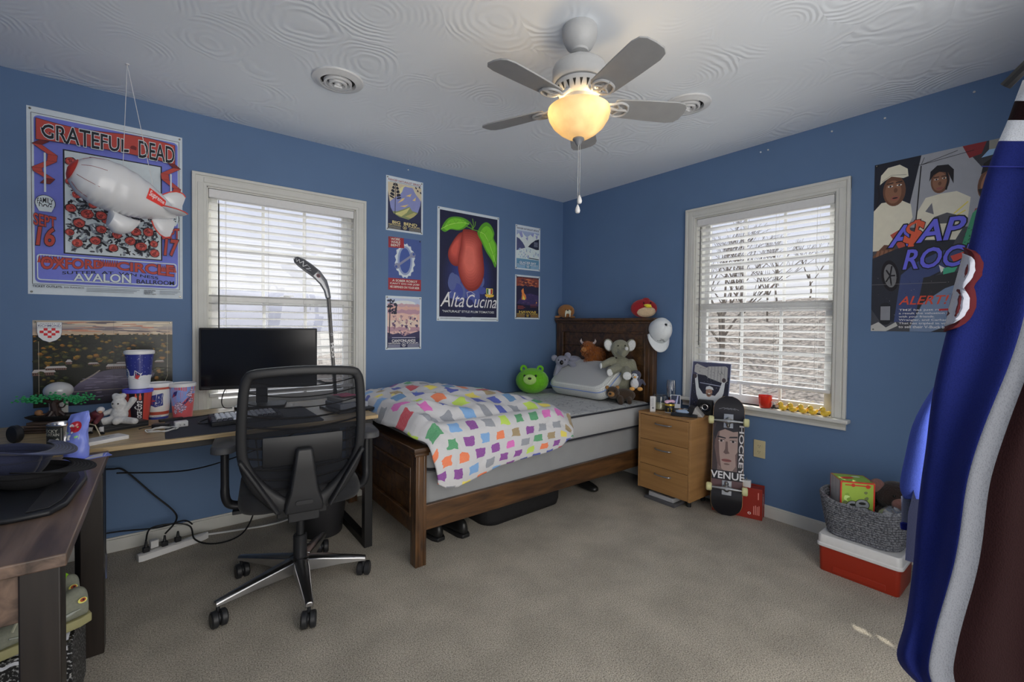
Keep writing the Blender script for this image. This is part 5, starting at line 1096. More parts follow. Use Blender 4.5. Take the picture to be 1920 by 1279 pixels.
def art_coke(f, r, h):
    RD = K(156,60,52); band(f, r, .0, h, K(30,26,34)); f.rect(-.075,0,-.012,h,RD,10); f.rect(.050,0,.10,h,RD,8)
    f.text('CAPITALS', -.055,h-.028,-.022,h-.020,K(70,74,130),.01); f.line([(-.05,h-.032),(-.026,h-.032)],.002,K(180,180,186))
    f.text('Coca-Cola', .006,.008,.042,.108,K(190,192,196),.0,.3,rot=False) if False else f.text('Coca-Cola', .008,.006,.046,.108,K(190,192,196),.01,.35,warp=lambda u,v,x,y: (.010+.034*(1-y)*1.0, .006+.102*x))
    f.line([(.028,.02),(.022,.05),(.030,.085),(.024,.105)],.0018,K(190,192,196))
    for x in (.012,.030): f.poly([(x,h-.045),(x+.010,h-.045),(x+.010,h-.026),(x+.0075,h-.020),(x+.0075,h-.012),(x+.0025,h-.012),(x+.0025,h-.020),(x,h-.026)], K(190,84,66)); f.line([(x,h-.036),(x+.01,h-.036)],.0015,K(150,50,44))
cup('red and black plastic cola cup with blue lid, under another cup', -3.205,-.27,DT,.040,.058,.158,K(30,26,34),K(72,70,170),art_coke,rz=-25)
def art_snow(f, r, h):
    band(f, r, .0, h*.34, K(176,178,180)); band(f, r, h*.34, h, K(40,46,106)); rn = random.Random(5)
    for k in range(60): u = rn.uniform(-.1,.1); v = rn.uniform(h*.42,h*.97); s = rn.choice([.0012,.0012,.002]); f.ell(u, v, s, s, K(150,160,200), 6)
    for k in range(9): f.ell(-.10+.025*k, h*.34, .016, .006, K(176,178,180), 10)
    f.poly([(-.002,h*.30),(.006,h*.52),(.030,h*.42),(.040,h*.44),(.022,h*.26)], K(180,180,186)); f.poly([(.002,h*.32),(.008,h*.49),(.030,h*.40),(.036,h*.41),(.020,h*.27)], K(36,40,84)); f.poly([(.004,h*.30),(.012,h*.42),(.030,h*.36),(.020,h*.26)], K(150,44,44))
    f.ell(-.038,h*.42,.016,.026,K(180,182,188),14); f.ell(-.040,h*.42,.012,.021,K(30,58,110),14); f.line([(-.045,h*.5),(-.032,h*.36)],.003,K(180,182,188))
    f.line([(-.005,h*.27),(.01,h*.28),(.02,h*.265),(.035,h*.275)],.001,K(120,124,130))
cup('navy and white snowy plastic cup with white lid, stacked on the cola cup', -3.20,-.268,DT+.1665,.040,.057,.182,K(176,178,180),K(186,190,192),art_snow,rz=-25)
def art_five(f, r, h):
    band(f, r, 0, h, K(180,180,176)); band(f, r, h*.0, h*.07, K(48,60,124)); band(f, r, h*.13, h*.22, K(146,66,52)); band(f, r, h*.86, h*.92, K(146,66,52))
    f.poly([(-.034,h*.42),(-.030,h*.62),(-.012,h*.70),(.036,h*.76),(.040,h*.40),(.0,h*.36),(-.016,h*.40)], K(38,48,104)); f.poly([(-.030,h*.44),(-.027,h*.60),(-.010,h*.64),(-.010,h*.44)], K(150,52,48))
    f.text('5', .004,h*.42,.032,h*.71,K(190,192,196),.05,.1,out=K(38,48,104),ob=.05); f.line([(-.024,h*.545),(.002,h*.545)],.006,K(150,52,48)); f.line([(-.01,h*.095),(.03,h*.095)],.002,K(48,60,124))
cup('white plastic cup with a number five, behind the cola cup', -3.125,-.235,DT,.040,.056,.178,K(180,180,176),K(184,186,186),art_five,rz=-18)
def art_bloom(f, r, h):
    band(f, r, 0, h, K(186,84,88)); PK = K(196,164,182)
    f.poly([(-.16,h*.42),(-.03,h*.36),(.0,h*.42),(.05,h*.72),(.16,h*.70),(.16,h),(-.16,h)], K(110,132,200)); f.poly([(.005,h*.42),(.03,h*.56),(.05,h*.70),(.055,h*.66),(.035,h*.5),(.01,h*.36)], K(40,46,90))
    for cx, cy, s in ((-.022,h*.34,1.1),(.0,h*.24,.9),(-.006,h*.42,1.0),(.016,h*.32,.9),(-.03,h*.20,.8),(.042,h*.70,1.0),(.052,h*.52,.9),(.052,h*.82,.7)):
        for k in range(5):
            a = k*1.2566+.3*cx*50; x, y = cx+.009*s*math.cos(a), cy+.009*s*math.sin(a); f.ell(x,y,.0085*s,.006*s,K(60,50,84),9,a); f.ell(x,y,.0075*s,.005*s,PK,9,a)
        f.ell(cx,cy,.002,.002,K(150,90,120),6)
    f.poly([(-.045,h*.62),(-.03,h*.80),(-.012,h*.84),(-.018,h*.70)], K(44,44,96)); f.poly([(-.040,h*.64),(-.030,h*.74),(-.02,h*.72)], K(170,52,60))
cup('pink and blue cherry blossom cup with white lid, nearest the window', -3.025,-.262,DT,.041,.056,.172,K(186,84,88),K(190,192,192),art_bloom,rz=-12)

# white seated figurine on a black case (plain stand-in)
o = MB(BLACKP); o.box(-.085,.085,-.055,.055,0,.026); o.box(-.084,.084,-.0552,.0552,.012,.0135,mat=GREYPL); tag(place(build(o, 'hard_case', bevel=.004), (-3.262,-.40,DT), 24), 'flat black case under the white seated figurine', 'case')
o = thing('white_figurine', 'white soft seated figurine on the flat black case', 'figurine', (-3.268,-.405,DT+.0265), -28)
WPL = plushmat('white_flock', (.62,.62,.62), .3, 90)
blob('body', [('e',(0,0,.038),(.034,.03,.04)),('e',(0,-.002,.088),(.03,.028,.029)),('e',(-.004,.0,.118),(.024,.022,.017)),('e',(-.016,0,.126),(.014,.014,.012)),('e',(.014,0,.126),(.014,.014,.012)),
   ('c',(.026,0,.06),(.052,.0,.098),.012,.013),('e',(.056,0,.106),(.016,.013,.014)),('c',(-.028,0,.058),(-.055,-.01,.045),.012,.012),('c',(.022,-.02,.016),(.085,-.04,.012),.018,.015),('c',(-.02,-.02,.016),(-.045,-.05,.014),.019,.017),('c',(.01,-.02,.016),(.02,-.055,.016),.017,.017)], WPL, o, .004)
balls('eye', [((-.011,-.028,.092),.0035),((.011,-.028,.092),.0035)], EYE, o)
# hockey player figurine
hf = thing('hockey_figurine', 'hockey player figurine in maroon jersey bending over a stick', 'figurine', (-3.335,-.50,DT), -30)
MAR = M('maroon_enamel', K(72,30,36), .4); 
blob('trunk', [('e',(-.012,0,.078),(.026,.02,.024)),('e',(.006,-.012,.092),(.022,.02,.018)),('c',(-.02,.012,.085),(-.022,-.03,.055),.012,.009),('c',(.022,-.014,.085),(.022,-.045,.06),.011,.009)], MAR, hf, .0035)
blob('shorts', [('e',(-.012,.002,.055),(.022,.018,.018)),('c',(-.02,0,.05),(-.03,0,.035),.012,.010),('c',(.0,0,.05),(.018,-.008,.034),.012,.010)], M('black_enamel', (.012,.012,.014), .35), hf, .0035)
blob('sock', [('c',(-.03,0,.033),(-.034,.004,.012),.010,.008)], M('white_enamel', (.6,.6,.62), .35), hf, .0035); blob('sock', [('c',(.018,-.008,.033),(.022,-.01,.012),.010,.008)], M('white_enamel'), hf, .0035)
blob('skate', [('c',(-.040,.004,.008),(-.020,-.006,.008),.007,.006)], M('black_enamel'), hf, .0035); blob('skate', [('c',(.016,-.010,.008),(.036,-.02,.008),.007,.006)], M('black_enamel'), hf, .0035); blob('helmet', [('e',(.026,-.022,.112),(.015,.015,.014))], M('white_enamel'), hf, .003); blob('face', [('e',(.030,-.030,.105),(.008,.008,.008))], M('skin_enamel', K(150,112,92), .5), hf, .0025)
mb = MB(M('stick_tan', K(150,140,120), .5)); mb.tube([(-.022,-.034,.056),(.022,-.048,.05),(.05,-.062,.012),(.052,-.064,.004)], .0025, 6); mb.box(.05,.078,-.068,-.062,.0,.008); build(mb, 'stick', hf)
o = thing('white_box_lid', 'shallow white box with a black mark at the desk front corner', 'box', (-3.305,-.68,DT), 29); mb = MB(WPLAST); mb.prism(rrect(-.075,.075,-.04,.04,.006), 0, .016); build(mb, 'lid', o, bevel=.002); mb = MB(PRINT); fl = Flat(mb, lambda u, v, n: (u, v, .0162+n)); fl.line([(-.01,.01),(.01,.0),(.03,.012),(.045,.008)],.0022,INK); fl.line([(.0,.0),(.025,.004)],.003,INK); build(mb, 'mark', o)

# globe lamp, toy bonsai, tins and sweets
lp = thing('globe_lamp', 'white globe lamp on a fluted column base below the campus poster', 'lamp', (-3.503,-.155,DT))
mb = MB(M('white_ceramic', (.62,.62,.60), .4)); n = 72
mb.loft([[((.031+.0022*math.cos(18*2*math.pi*k/n))*s*math.cos(2*math.pi*k/n), (.031+.0022*math.cos(18*2*math.pi*k/n))*s*math.sin(2*math.pi*k/n), z) for k in range(n)] for s, z in ((1.1,0),(1.05,.006),(1,.012),(1,.108))]); mb.lathe([(.034,.106),(.036,.112),(.034,.118),(.03,.124),(.001,.124)],32); build(mb, 'column', lp)
mb = MB(M('opal_glass', (.60,.61,.62), .12, spec=.6, coat=.5)); mb.ball((0,0,.165),(.054,.054,.042),n=28); build(mb, 'globe', lp, ang=80)
bt = thing('toy_bonsai', 'toy brick bonsai tree with green leaves in a black tray', 'toy tree', (-3.495,-.31,DT+.052), -25)
mb = MB(BLACKP); mb.loft([[(x*s,y*s,z) for x,y in rrect(-.085,.085,-.045,.045,.008)] for s, z in ((.72,0),(1,.018),(1.04,.026),(.96,.026),(.93,.02))]); build(mb, 'tray', bt)
BRK = M('brown_brick_plastic', K(44,34,32), .35); mb = MB(BRK)
for pts, r in (([(-.0,0,.02),(.004,0,.05),(-.002,0,.08),(.004,0,.104)],[.024,.018,.016,.014]),([(0,0,.085),(-.03,.0,.100),(-.07,.0,.104)],[.012,.010,.006]),([(0,0,.09),(.04,-.0,.104),(.085,.0,.098)],[.012,.010,.006]),([(.01,0,.07),(.035,-.01,.064),(.046,-.01,.08),(.038,-.006,.094)],[.003]*4)): mb.tube(pts, r, 8, smooth=4)
for k in range(7): a = k*.9; mb.tube([(.014*math.cos(a),.012*math.sin(a),.045),(.036*math.cos(a),.028*math.sin(a),.02)], [.008,.006], 6)
build(mb, 'trunk', bt); mb = MB(M('leaf_green_plastic', K(40,120,72), .3)); rn = random.Random(8)
for cx, cz, sx, n in ((-.075,.108,.050,150),(.085,.108,.055,150),(0,.118,.05,70)):
    for k in range(n):
        x, y, z = cx+rn.gauss(0,.45)*sx, rn.gauss(0,.018), cz-.0+rn.gauss(0,.0095)-.012*max(0,rn.random()-.6)*abs(cx)*20; mb.ball((x,y,z),(.0052,.0052,.0036),n=6,rot=(rn.random(),rn.random(),0))
lv = build(mb, 'leaves', bt); lv['kind'] = 'stuff'; bt.scale = (1,1,.86)
mb = MB(M('tan_brick_plastic', K(120,86,58), .4)); mb.ball((-.058,-.005,.038),(.015,.012,.016),n=12); mb.box(-.056,-.018,-.012,.004,.026,.032); build(mb, 'tan_rock', bt)
mb = MB(wood('slatted_stand_wood', K(40,32,28), K(76,62,52), .5)); 
for k in range(4): mb.box(-.075-.009*(3-k), .105, -.04, .04, .001+.0128*k, .0115+.0128*k)
o = build(mb, 'bonsai_stand', bevel=.002); tag(place(o, (-3.498,-.325,DT), -25), 'stepped brown wooden stand under the toy bonsai', 'stand')
mb = MB(BLACKP); mb.X = Matrix.Rotation(R(90),4,'Y'); mb.lathe([(.001,-.012),(.032,-.012),(.036,-.007),(.036,.007),(.032,.012),(.001,.012)], 30); o = build(mb, 'puck_speaker'); tag(place(o, (-3.585,-.50,DT+.036), 38), 'black round disc standing on edge at the desk end near the left wall', 'speaker')
can = thing('coffee_tin', 'black and silver coffee tin on the light desk beside the sweets bag', 'tin', (-3.43,-.63,DT), -28); mb = MB(CHROME); r = .046
mb.lathe([(.001,.001),(r,.001),(r+.0015,.003),(r,.006),(r,.079),(r+.0018,.082),(r+.0005,.086),(r-.002,.082),(r-.003,.06),(.001,.06)], 40); build(mb, 'can', can)
mb = MB(PRINT); fl = Flat(mb, lambda u, v, n: ((r+.0006+n)*math.cos(u/r-math.pi/2), (r+.0006+n)*math.sin(u/r-math.pi/2), v), .0002, 3e-5); fl.rect(-.062,.006,.030,.079,K(38,40,40),16); LG = K(158,160,150)
fl.frame(-.05,.012,.024,.073,.0012,LG); fl.text('ROCKY', -.042,.056,.014,.068,LG,.02); fl.text('MOUNTAIN', -.046,.042,.018,.053,LG,.02); fl.line([(-.04,.038),(.012,.038)],.001,LG); fl.line([(-.036,.032),(.004,.032)],.0018,LG); fl.line([(-.03,.027),(-.002,.027)],.0014,LG); fl.line([(-.028,.020),(.0,.020)],.002,LG); fl.blob(.012,.026,.006,LG); build(mb, 'label', can)
sw = thing('sweets_bag', 'crumpled blue and white foil bag of sweets standing beside the tin', 'bag', (-3.358,-.935,.738), -38); mb = MB(GLOSSP)
def bagf(u, v):
    a = u*2*math.pi; z = .165*v; th = .026*(1-v)**.6*(1 if v > .03 else .6)+.003; w = .036+.004*math.sin(v*9)-.008*max(0,v-.8)*3
    n_ = .0035*noise.noise((math.cos(a)*2+3,math.sin(a)*2,v*7))+.002*noise.noise((math.cos(a)*6,math.sin(a)*6+5,v*16)); return ((w+n_)*math.cos(a)+.008*v*v, (th+n_)*math.sin(a)+.008*v, z+.008*math.cos(a)*v)
mb.grid(bagf, 40, 26, c=K(104,116,186)); rn = random.Random(3)
fl = Flat(mb, lambda u, v, n: tuple(Vector(bagf((u/.036*.25+.75) % 1, v/.165))+Vector((-.0012,-.0026-n,0))), .0002, 4e-5, .006)
fl.ell(.006,.115,.013,.020,K(150,34,44),16,.2); fl.ell(.006,.122,.004,.006,K(200,120,120),10); fl.text('Air', -.028,.03,-.010,.10,K(186,190,206),.03,rot=True)
for k in range(9): fl.blob(rn.uniform(-.026,.024), rn.uniform(.02,.16), rn.uniform(.002,.006), K(*rn.choice([(190,194,206),(200,204,214),(196,120,60),(150,40,50),(120,170,110),(180,186,204)])), 8)
fl.rect(-.010,.070,.020,.088,K(186,190,206)); build(mb, 'wrapper', sw)
o = MB(PRINT); o.box(-.062,.062,-.028,.028,0,.0012,K(92,104,172)); fl = Flat(o, lambda u, v, n: (u, v, .0012+n)); fl.poly([(-.02,-.026),(.035,-.026),(.05,.026),(.02,.02)], K(164,162,156)); fl.line([(.04,-.025),(.058,.02)],.004,K(150,156,190)); tag(place(build(o, 'folded_card', flat=True), (-3.325,-.955,.738), 18), 'blue and white card lying on the dark desk corner', 'card')

# on the dark desk: keyboard, black cap, navy cap
ek = thing('curved_keyboard', 'black curved keyboard under the caps on the dark desk', 'keyboard', (-3.50,-1.29,.738), 0)
mb = MB(BLACKP); pl_ = [(-.33,-.20),(.10,-.285),(.165,-.275),(.19,-.22),(.205,.02),(.19,.13),(.15,.17),(-.33,.17)]; mb.prism([(x,y) for x, y in pl_], 0, .014); build(mb, 'case', ek, bevel=.006, seg=3)
mb = MB(M('matte_black_keycap', (.045,.045,.05), .28)); ang = R(-10)
for r_ in range(6):
    for c in range(17):
        x0, y0 = -.30+.0205*c, -.205+.0225*r_; x = x0; y = y0-.06*(x0+.30)*.9+.015; 
        if x > .09: continue
        mb.loft([[(x+q*(.0088*s),y+w*(.0098*s)-q*.0088*s*.16,zz) for q,w in ((-1,-1),(1,-1),(1,1),(-1,1))] for s, zz in ((1,.0142),(.84,.021))])
build(mb, 'keycaps', ek, flat=True); mb = MB(M('palm_rest_rubber', (.025,.025,.027), .6, bump=.5, scale=900, dist=.0006)); mb.prism([(.118,-.262),(.158,-.252),(.176,-.2),(.188,.02),(.172,.12),(.13,.13)], .0145, .017); build(mb, 'dotted_rest', ek, bevel=.002)
def cap_shape(name, label, mat, loc, rot, brimc, s=1.0):
    c = thing(name, label, 'cap', loc, 0, None, rot)
    mb = MB(mat); mb.grid(lambda u, v: (s*.098*math.cos(u*6.2832)*math.cos(v*1.5)**.75, s*.088*math.sin(u*6.2832)*math.cos(v*1.5)**.75, s*(.118*math.sin(v*1.5)*(.92+.08*math.cos(u*6.2832))+.002*abs(math.sin(u*3*6.2832)))), 60, 16); build(mb, 'crown', c, solid=.003, ang=80)
    mb = MB(mat); mb.grid(lambda u, v: (s*.0965*math.cos(u*6.2832), s*.0865*math.sin(u*6.2832), s*(.002+.03*v)), 48, 3); build(mb, 'sweatband', c, solid=.005)
    mb = MB(mat)
    def brim(u, v):
        a = R(-72+144*u); b = .075*v*math.cos(R(-90+180*u))**.55 if 0 < u < 1 else 0
        return (s*(.098*math.cos(a)+b), s*.088*math.sin(a)*(1+.06*v), s*(.0-.016*math.sin(a)**2*(1+v)*.6+.002))
    mb.grid(brim, 36, 10); b = build(mb, 'brim', c, solid=.004); mb = MB(brimc)
    for k in range(1,7): mb.tube([Vector(brim(u, k/7.0))+Vector((0,0,-.0028)) for u in [.06+.88*i/24 for i in range(25)]], .0007, 4)
    build(mb, 'brim_stitching', b); return c
NAVYC = M('navy_cap_cotton', K(34,38,58,1.9), .9, bump=.3, scale=300, var=.1, sheen=.2); 
bc = cap_shape('baseball_cap', 'black cap with a strap, underneath the navy cap on the dark desk', M('black_cap_cotton', (.014,.014,.016), .9, bump=.4, scale=250), (-3.425,-1.275,.806), (R(177),R(3),R(-30)), M('black_thread', (.05,.05,.055), .8), 1.0)
mb = MB(CHROME); mb.box(-.03,-.01,-.096,-.091,.02,.035); mb.tube([(-.03,-.094,.03),(.03,-.096,.045)], .002, 5); build(mb, 'strap_buckle', bc)
nc = cap_shape('baseball_cap', 'navy baseball cap lying upside down with its brim towards the room, topmost on the dark desk', NAVYC, (-3.48,-1.19,.848), (R(176),R(3),R(-36)), M('grey_blue_thread', K(82,88,112), .8), 1.08)
bc.scale = (1,1,.52); nc.scale = (1,1,.80); nc['label'] = 'navy cap lying upside down, topmost on the dark desk, brim towards the room'
mb = MB(PRINT); mb.box(.0,.022,-.096,-.0935,.02,.034,K(130,134,146)); mb.box(.026,.036,-.0955,-.0930,.02,.034,K(90,96,116)); build(mb, 'woven_tag', nc)

# under the dark desk: trainers on a speckled box, bag; power strip, bin
sb = MB(M('speckled_black_card', (.02,.02,.02), .6)); 
def speck():
    m, nt, b = _new('speckled_black_white_card'); N = nt.nodes.new; L = nt.links.new; tc = N('ShaderNodeTexCoord'); nz = N('ShaderNodeTexNoise'); nz.inputs['Scale'].default_value = 130; nz.inputs['Detail'].default_value = 4; L(tc.outputs['Object'], nz.inputs[0])
    rp = N('ShaderNodeValToRGB'); e = rp.color_ramp.elements; e[0].position = .54; e[0].color = (.006,.006,.006,1); e[1].position = .62; e[1].color = (.42,.42,.42,1); L(nz.outputs['Fac'], rp.inputs[0]); L(rp.outputs[0], b.inputs['Base Color']); b.inputs['Roughness'].default_value = .6; return m
mb = MB(speck()); mb.box(-.51,0,0,.30,0,.275); o = build(mb, 'shoebox', bevel=.003); tag(place(o, (-3.325,-1.335,0), 0), 'black and white speckled shoebox under the dark desk', 'box')
mb = MB(M('tissue_paper', (.66,.67,.72), .8)); mb.grid(lambda u, v: (-.50+.49*u, -.004+.29*v-.012*math.sin(v*3.14)*(0), .2775+.006*abs(noise.noise((u*18,v*12,1)))-(.03*max(0,.12-v)/.12*(.6+.4*noise.noise((u*25,0,3))))), 60, 24); o = build(mb, 'tissue_paper', solid=.0015); tag(place(o, (-3.325,-1.34,0)), 'white tissue paper under the grey trainers on the box', 'paper')
SUED = M('sage_grey_suede', K(110,112,100,1.6), .9, bump=.3, scale=150, var=.1); SOLE = M('yellowed_sole_rubber', K(140,136,98,1.4), .5); LACE = M('pale_lace', K(140,140,122,1.6), .8)
def trainer(label, loc, rz):
    t = thing('trainer', label, 'trainer', loc, rz, 'pair of grey trainers on the box'); mb = MB(SUED)
    secs = [(-.006,.040,.024,.088),(0,.060,.024,.112),(.03,.074,.022,.120),(.07,.076,.022,.092),(.11,.078,.022,.094),(.15,.082,.022,.098),(.19,.088,.022,.076),(.23,.092,.020,.062),(.27,.080,.020,.05),(.295,.05,.02,.038),(.303,.02,.022,.03)]
    mb.loft([[(x,-w/2*.9,z0),(x,-w/2,z0+(h-z0)*.4),(x,-w/2*.72,z0+(h-z0)*.85),(x,-w/2*.3,h),(x,w/2*.3,h),(x,w/2*.72,z0+(h-z0)*.85),(x,w/2,z0+(h-z0)*.4),(x,w/2*.9,z0)] for x, w, z0, h in secs]); build(mb, 'upper', t, sub=2)
    mb = MB(SOLE); sl = [(-.012,-.02),(.02,-.036),(.09,-.038),(.17,-.044),(.24,-.050),(.29,-.036),(.312,0),(.29,.036),(.24,.050),(.17,.044),(.09,.038),(.02,.036),(-.012,.02)]
    mb.loft([[(x*s,y*s,z+(.010*max(0,x-.22)/.08)) for x, y in sl] for s, z in ((.95,0),(.985,.006),(.985,.018),(.95,.027))]); build(mb, 'sole', t, bevel=.003)
    mb = MB(M('dark_shoe_lining', K(60,58,50), .9)); mb.ball((.062,0,.092),(.046,.022,.012),n=16); build(mb, 'lining', t)
    mb = MB(LACE)
    for k in range(5): x = .125+.024*k; z = .094-.0105*k; mb.tube([(x-.004,-.028,z-.012),(x,-.01,z+.001),(x+.008,.01,z+.001),(x+.006,.028,z-.012)], .0036, 6, smooth=3, flat=.5)
    for s in (-1,1): mb.tube([(.125,0,.096),(.11,s*.035,.112),(.08,s*.05,.10),(.10,s*.03,.097),(.125,0,.098)], .0036, 6, smooth=5); mb.tube([(.125,0,.096),(.15,s*.04,.10),(.165,s*.052,.075)], .0034, 6, smooth=5)
    build(mb, 'laces', t)
    for s in (-1,1):
        mb = MB(GLOSSP); fl = Flat(mb, lambda u, v, n, s=s: (u, s*(.0352+n), v), .0004, 5e-5); fl.ell(.014,.084,.011,.009,K(196,180,96),14); fl.ell(.013,.085,.007,.0065,K(140,60,36),12); fl.ell(.012,.085,.003,.003,INK,8); build(mb, 'eye_patch', t)
    mb = MB(M('pale_swoosh_leather', K(136,140,132,1.6), .6)); 
    for s in (-1,1): mb.tube([(.02,s*.037,.06),(.07,s*.0385,.05),(.13,s*.041,.045),(.17,s*.0435,.055)], [.002,.005,.006,.002], 6, smooth=4)
    build(mb, 'side_stripe', t); return t
trainer('grey trainer with eye patch on the heel, front one of the pair', (-3.305,-1.245,.285), 199)
t2 = trainer('grey trainer holding lime green laces, rear one of the pair', (-3.335,-1.135,.285), 194)
mb = MB(M('lime_lace', K(120,176,30,1.4), .8)); rn = random.Random(2)
for k in range(9): a = rn.random()*6.28; mb.tube([(-3.385+.026*math.cos(a+q), -1.15+.018*math.sin(a+q*1.3), .375+.008*math.sin(q*2+k)+.0025*k) for q in (0,.8,1.6,2.4,3.2)], .005, 6, smooth=3)
o = build(mb, 'spare_laces'); tag(o, 'bundle of lime green laces stuffed in the rear trainer', 'laces')
mb = MB(M('black_nylon', (.018,.019,.022), .7, bump=.3, scale=200)); mb.prism(rrect(-.16,.10,-.07,.07,.04), 0, .13); o = build(mb, 'camera_bag', bevel=.02, seg=3); place(o, (-3.40,-1.465,0), 0); tag(o, 'black padded bag on the carpet before the speckled box', 'bag'); mb = MB(M('black_webbing', (.03,.031,.034), .7)); mb.tube([(.06,-.072,.06),(.07,-.08,.115),(.05,-.03,.142),(.06,.04,.138)], .009, 6, smooth=5, flat=.4); build(mb, 'strap', o)
mb = MB(M('pale_blue_plastic', K(96,104,132,1.5), .3)); mb.box(-.004,.004,-.14,.14,0,.085); o = build(mb, 'blue_plastic_sheet', bevel=.002); tag(place(o, (-3.335,-.18,0), 0, rot=(0,R(-6),R(4))), 'pale blue plastic panel standing on the carpet behind the desk leg', 'panel')
ps = thing('power_strip', 'white power strip with black plugs on the carpet beneath the desk', 'power strip', (-3.065,-.165,0), 17); mb = MB(WPLAST); mb.loft([[(x,y*s,z) for y, z in ((-.026,.002),(-.022,.03),(-.012,.036),(.012,.036),(.022,.03),(.026,.002))] for x, s in ((-.155,.75),(-.14,1),(.11,1),(.15,.6),(.165,.3))]); build(mb, 'housing', ps)
for x in (-.12,-.04,.02):
    mb = MB(BLACKP); mb.box(x-.014,x+.014,-.013,.013,.036,.062); mb.caps((x,0,.062),(x+.004,.01,.085),.008,.005); build(mb, 'plug', ps, bevel=.004)
mb = MB(WPLAST); mb.box(-.095,-.06,.014,.045,.036,.075); build(mb, 'white_adapter', ps, bevel=.003)
cable('extension_cord', [(-2.905,-.118,.02),(-2.85,-.115,.012),(-2.75,-.13,.008),(-2.62,-.16,.008),(-2.50,-.15,.008),(-2.35,-.08,.008),(-2.25,-.045,.008)], .0055, 'white cord running from the power strip along the baseboard', WPLAST)
cable('hanging_plug_cord', [(-3.10,-.175,.10),(-3.05,-.10,.16),(-3.16,-.06,.30),(-3.27,-.05,.44),(-3.32,-.06,.46),(-3.40,-.06,.47)], .0045, 'black cord hanging down the wall to the power strip')
cable('looped_cord', [(-3.18,-.19,.09),(-3.16,-.13,.13),(-3.06,-.11,.12),(-2.99,-.12,.09),(-2.97,-.17,.03),(-2.90,-.23,.008),(-2.80,-.24,.008),(-2.72,-.16,.02),(-2.66,-.08,.12),(-2.64,-.055,.30),(-2.66,-.05,.55),(-2.68,-.06,.69)], .0042, 'black cord looping from the power strip across the carpet to the desk')
cable('slack_wall_cord', [(-3.72,-.05,.20),(-3.5,-.045,.135),(-3.3,-.05,.12),(-3.13,-.09,.11),(-3.02,-.12,.13),(-2.98,-.15,.11)], .004, 'black cord sagging along the wall behind the power strip')
cable('taut_desk_cord', [(-3.26,-.70,.60),(-3.0,-.35,.47),(-2.75,-.10,.44),(-2.5,-.06,.50),(-2.30,-.10,.60)], .0035, 'black cord stretched slanting below the desktop')
bn = thing('waste_bin', 'dark mesh waste bin with a pale bag rim behind the chair', 'bin', (-2.365,-.42,0)); mb = MB(M('dark_wire_mesh', (.04,.04,.045), .5, metal=.4, bump=.6, scale=260)); mb.lathe([(.001,.004),(.105,.004),(.108,0),(.112,.006),(.142,.285),(.147,.288),(.142,.292),(.137,.285),(.106,.01),(.001,.008)], 40); build(mb, 'basket', bn)
mb = MB(M('pale_bin_bag', K(150,130,124), .5, bump=.5, scale=30, dist=.01)); mb.grid(lambda u, v: ((.147+.010*math.sin(v*3)+.006*noise.noise((math.cos(u*6.28)*3,math.sin(u*6.28)*3,v*3)))*math.cos(u*6.2832), (.147+.010*math.sin(v*3)+.006*noise.noise((math.cos(u*6.28)*3,math.sin(u*6.28)*3,v*3)))*math.sin(u*6.2832), .298-.075*v+.016*noise.noise((math.cos(u*6.28)*2,math.sin(u*6.28)*2,7))), 50, 8); build(mb, 'bin_bag', bn, solid=.002)
# stack at the right end of the desk
for nm, lab, cat, x, y, z, sx, sy, h, m, rz in (('black_tray','black flat tray at the right end of the desk, under the pale box','tray',-2.255,-.53,DT,.11,.13,.014,BLACKP,8),('mesh_box','grey woven box on the black tray at the desk end','box',-2.255,-.52,DT+.0145,.085,.10,.032,M('grey_woven_mesh',K(120,124,132),.7,bump=.8,scale=120),8),('paper_pad','pale pad of paper on the grey woven box at the desk end','pad',-2.262,-.505,DT+.047,.065,.085,.022,M('pad_paper',(.56,.56,.53),.8),14)):
    mb = MB(m); mb.prism(rrect(-sx,sx,-sy,sy,.006), 0, h); tag(place(build(mb, nm, bevel=.003), (x,y,z), rz), lab, cat)
mb = MB(M('pink_slip', K(196,96,120), .7)); mb.grid(lambda u, v: (-.05+.1*u, -.06+.12*v, .004+.008*noise.noise((u*3,v*3,2))+.004), 14, 14); tag(place(build(mb, 'pink_note', solid=.001), (-2.262,-.505,DT+.072), 20), 'pink paper slip on top of the pad at the desk end', 'paper')
mb = MB(PRINT); mb.box(-.10,.10,-.07,.07,0,.002,K(150,156,166)); tag(place(build(mb, 'paper_sheet'), (-2.60,-.40,DT), 20), 'white sheet of paper on the desk seen through the chair mesh', 'paper')

# hockey stick leaning between the desk and the left window
hs = thing('hockey_stick', 'black and silver hockey stick standing in front of the left window', 'hockey stick', (0,0,0))
SH = Vector((-2.236,-.078,1.405)); BT = Vector((-2.135,-.072,.0)); KN = SH+(BT-SH)*.335
mb = MB(M('black_stick_lacquer', (.018,.018,.022), .25, coat=.4)); mb.bar(SH, KN, .021, .030, up=(0,1,0)); mb.bar(KN, BT, .021, .030, up=(0,1,0)); build(mb, 'shaft', hs, bevel=.004)
mb = MB(M('silver_grey_lacquer', (.30,.31,.33), .25, metal=.5)); P0 = SH+(SH-BT).normalized()*.0
bl_pts = [(-2.236,1.40,.017,.012),(-2.247,1.455,.020,.010),(-2.268,1.505,.027,.008),(-2.31,1.555,.032,.007),(-2.36,1.592,.033,.006),(-2.405,1.622,.031,.006),(-2.435,1.640,.022,.005),(-2.447,1.647,.006,.004)]
rings = []
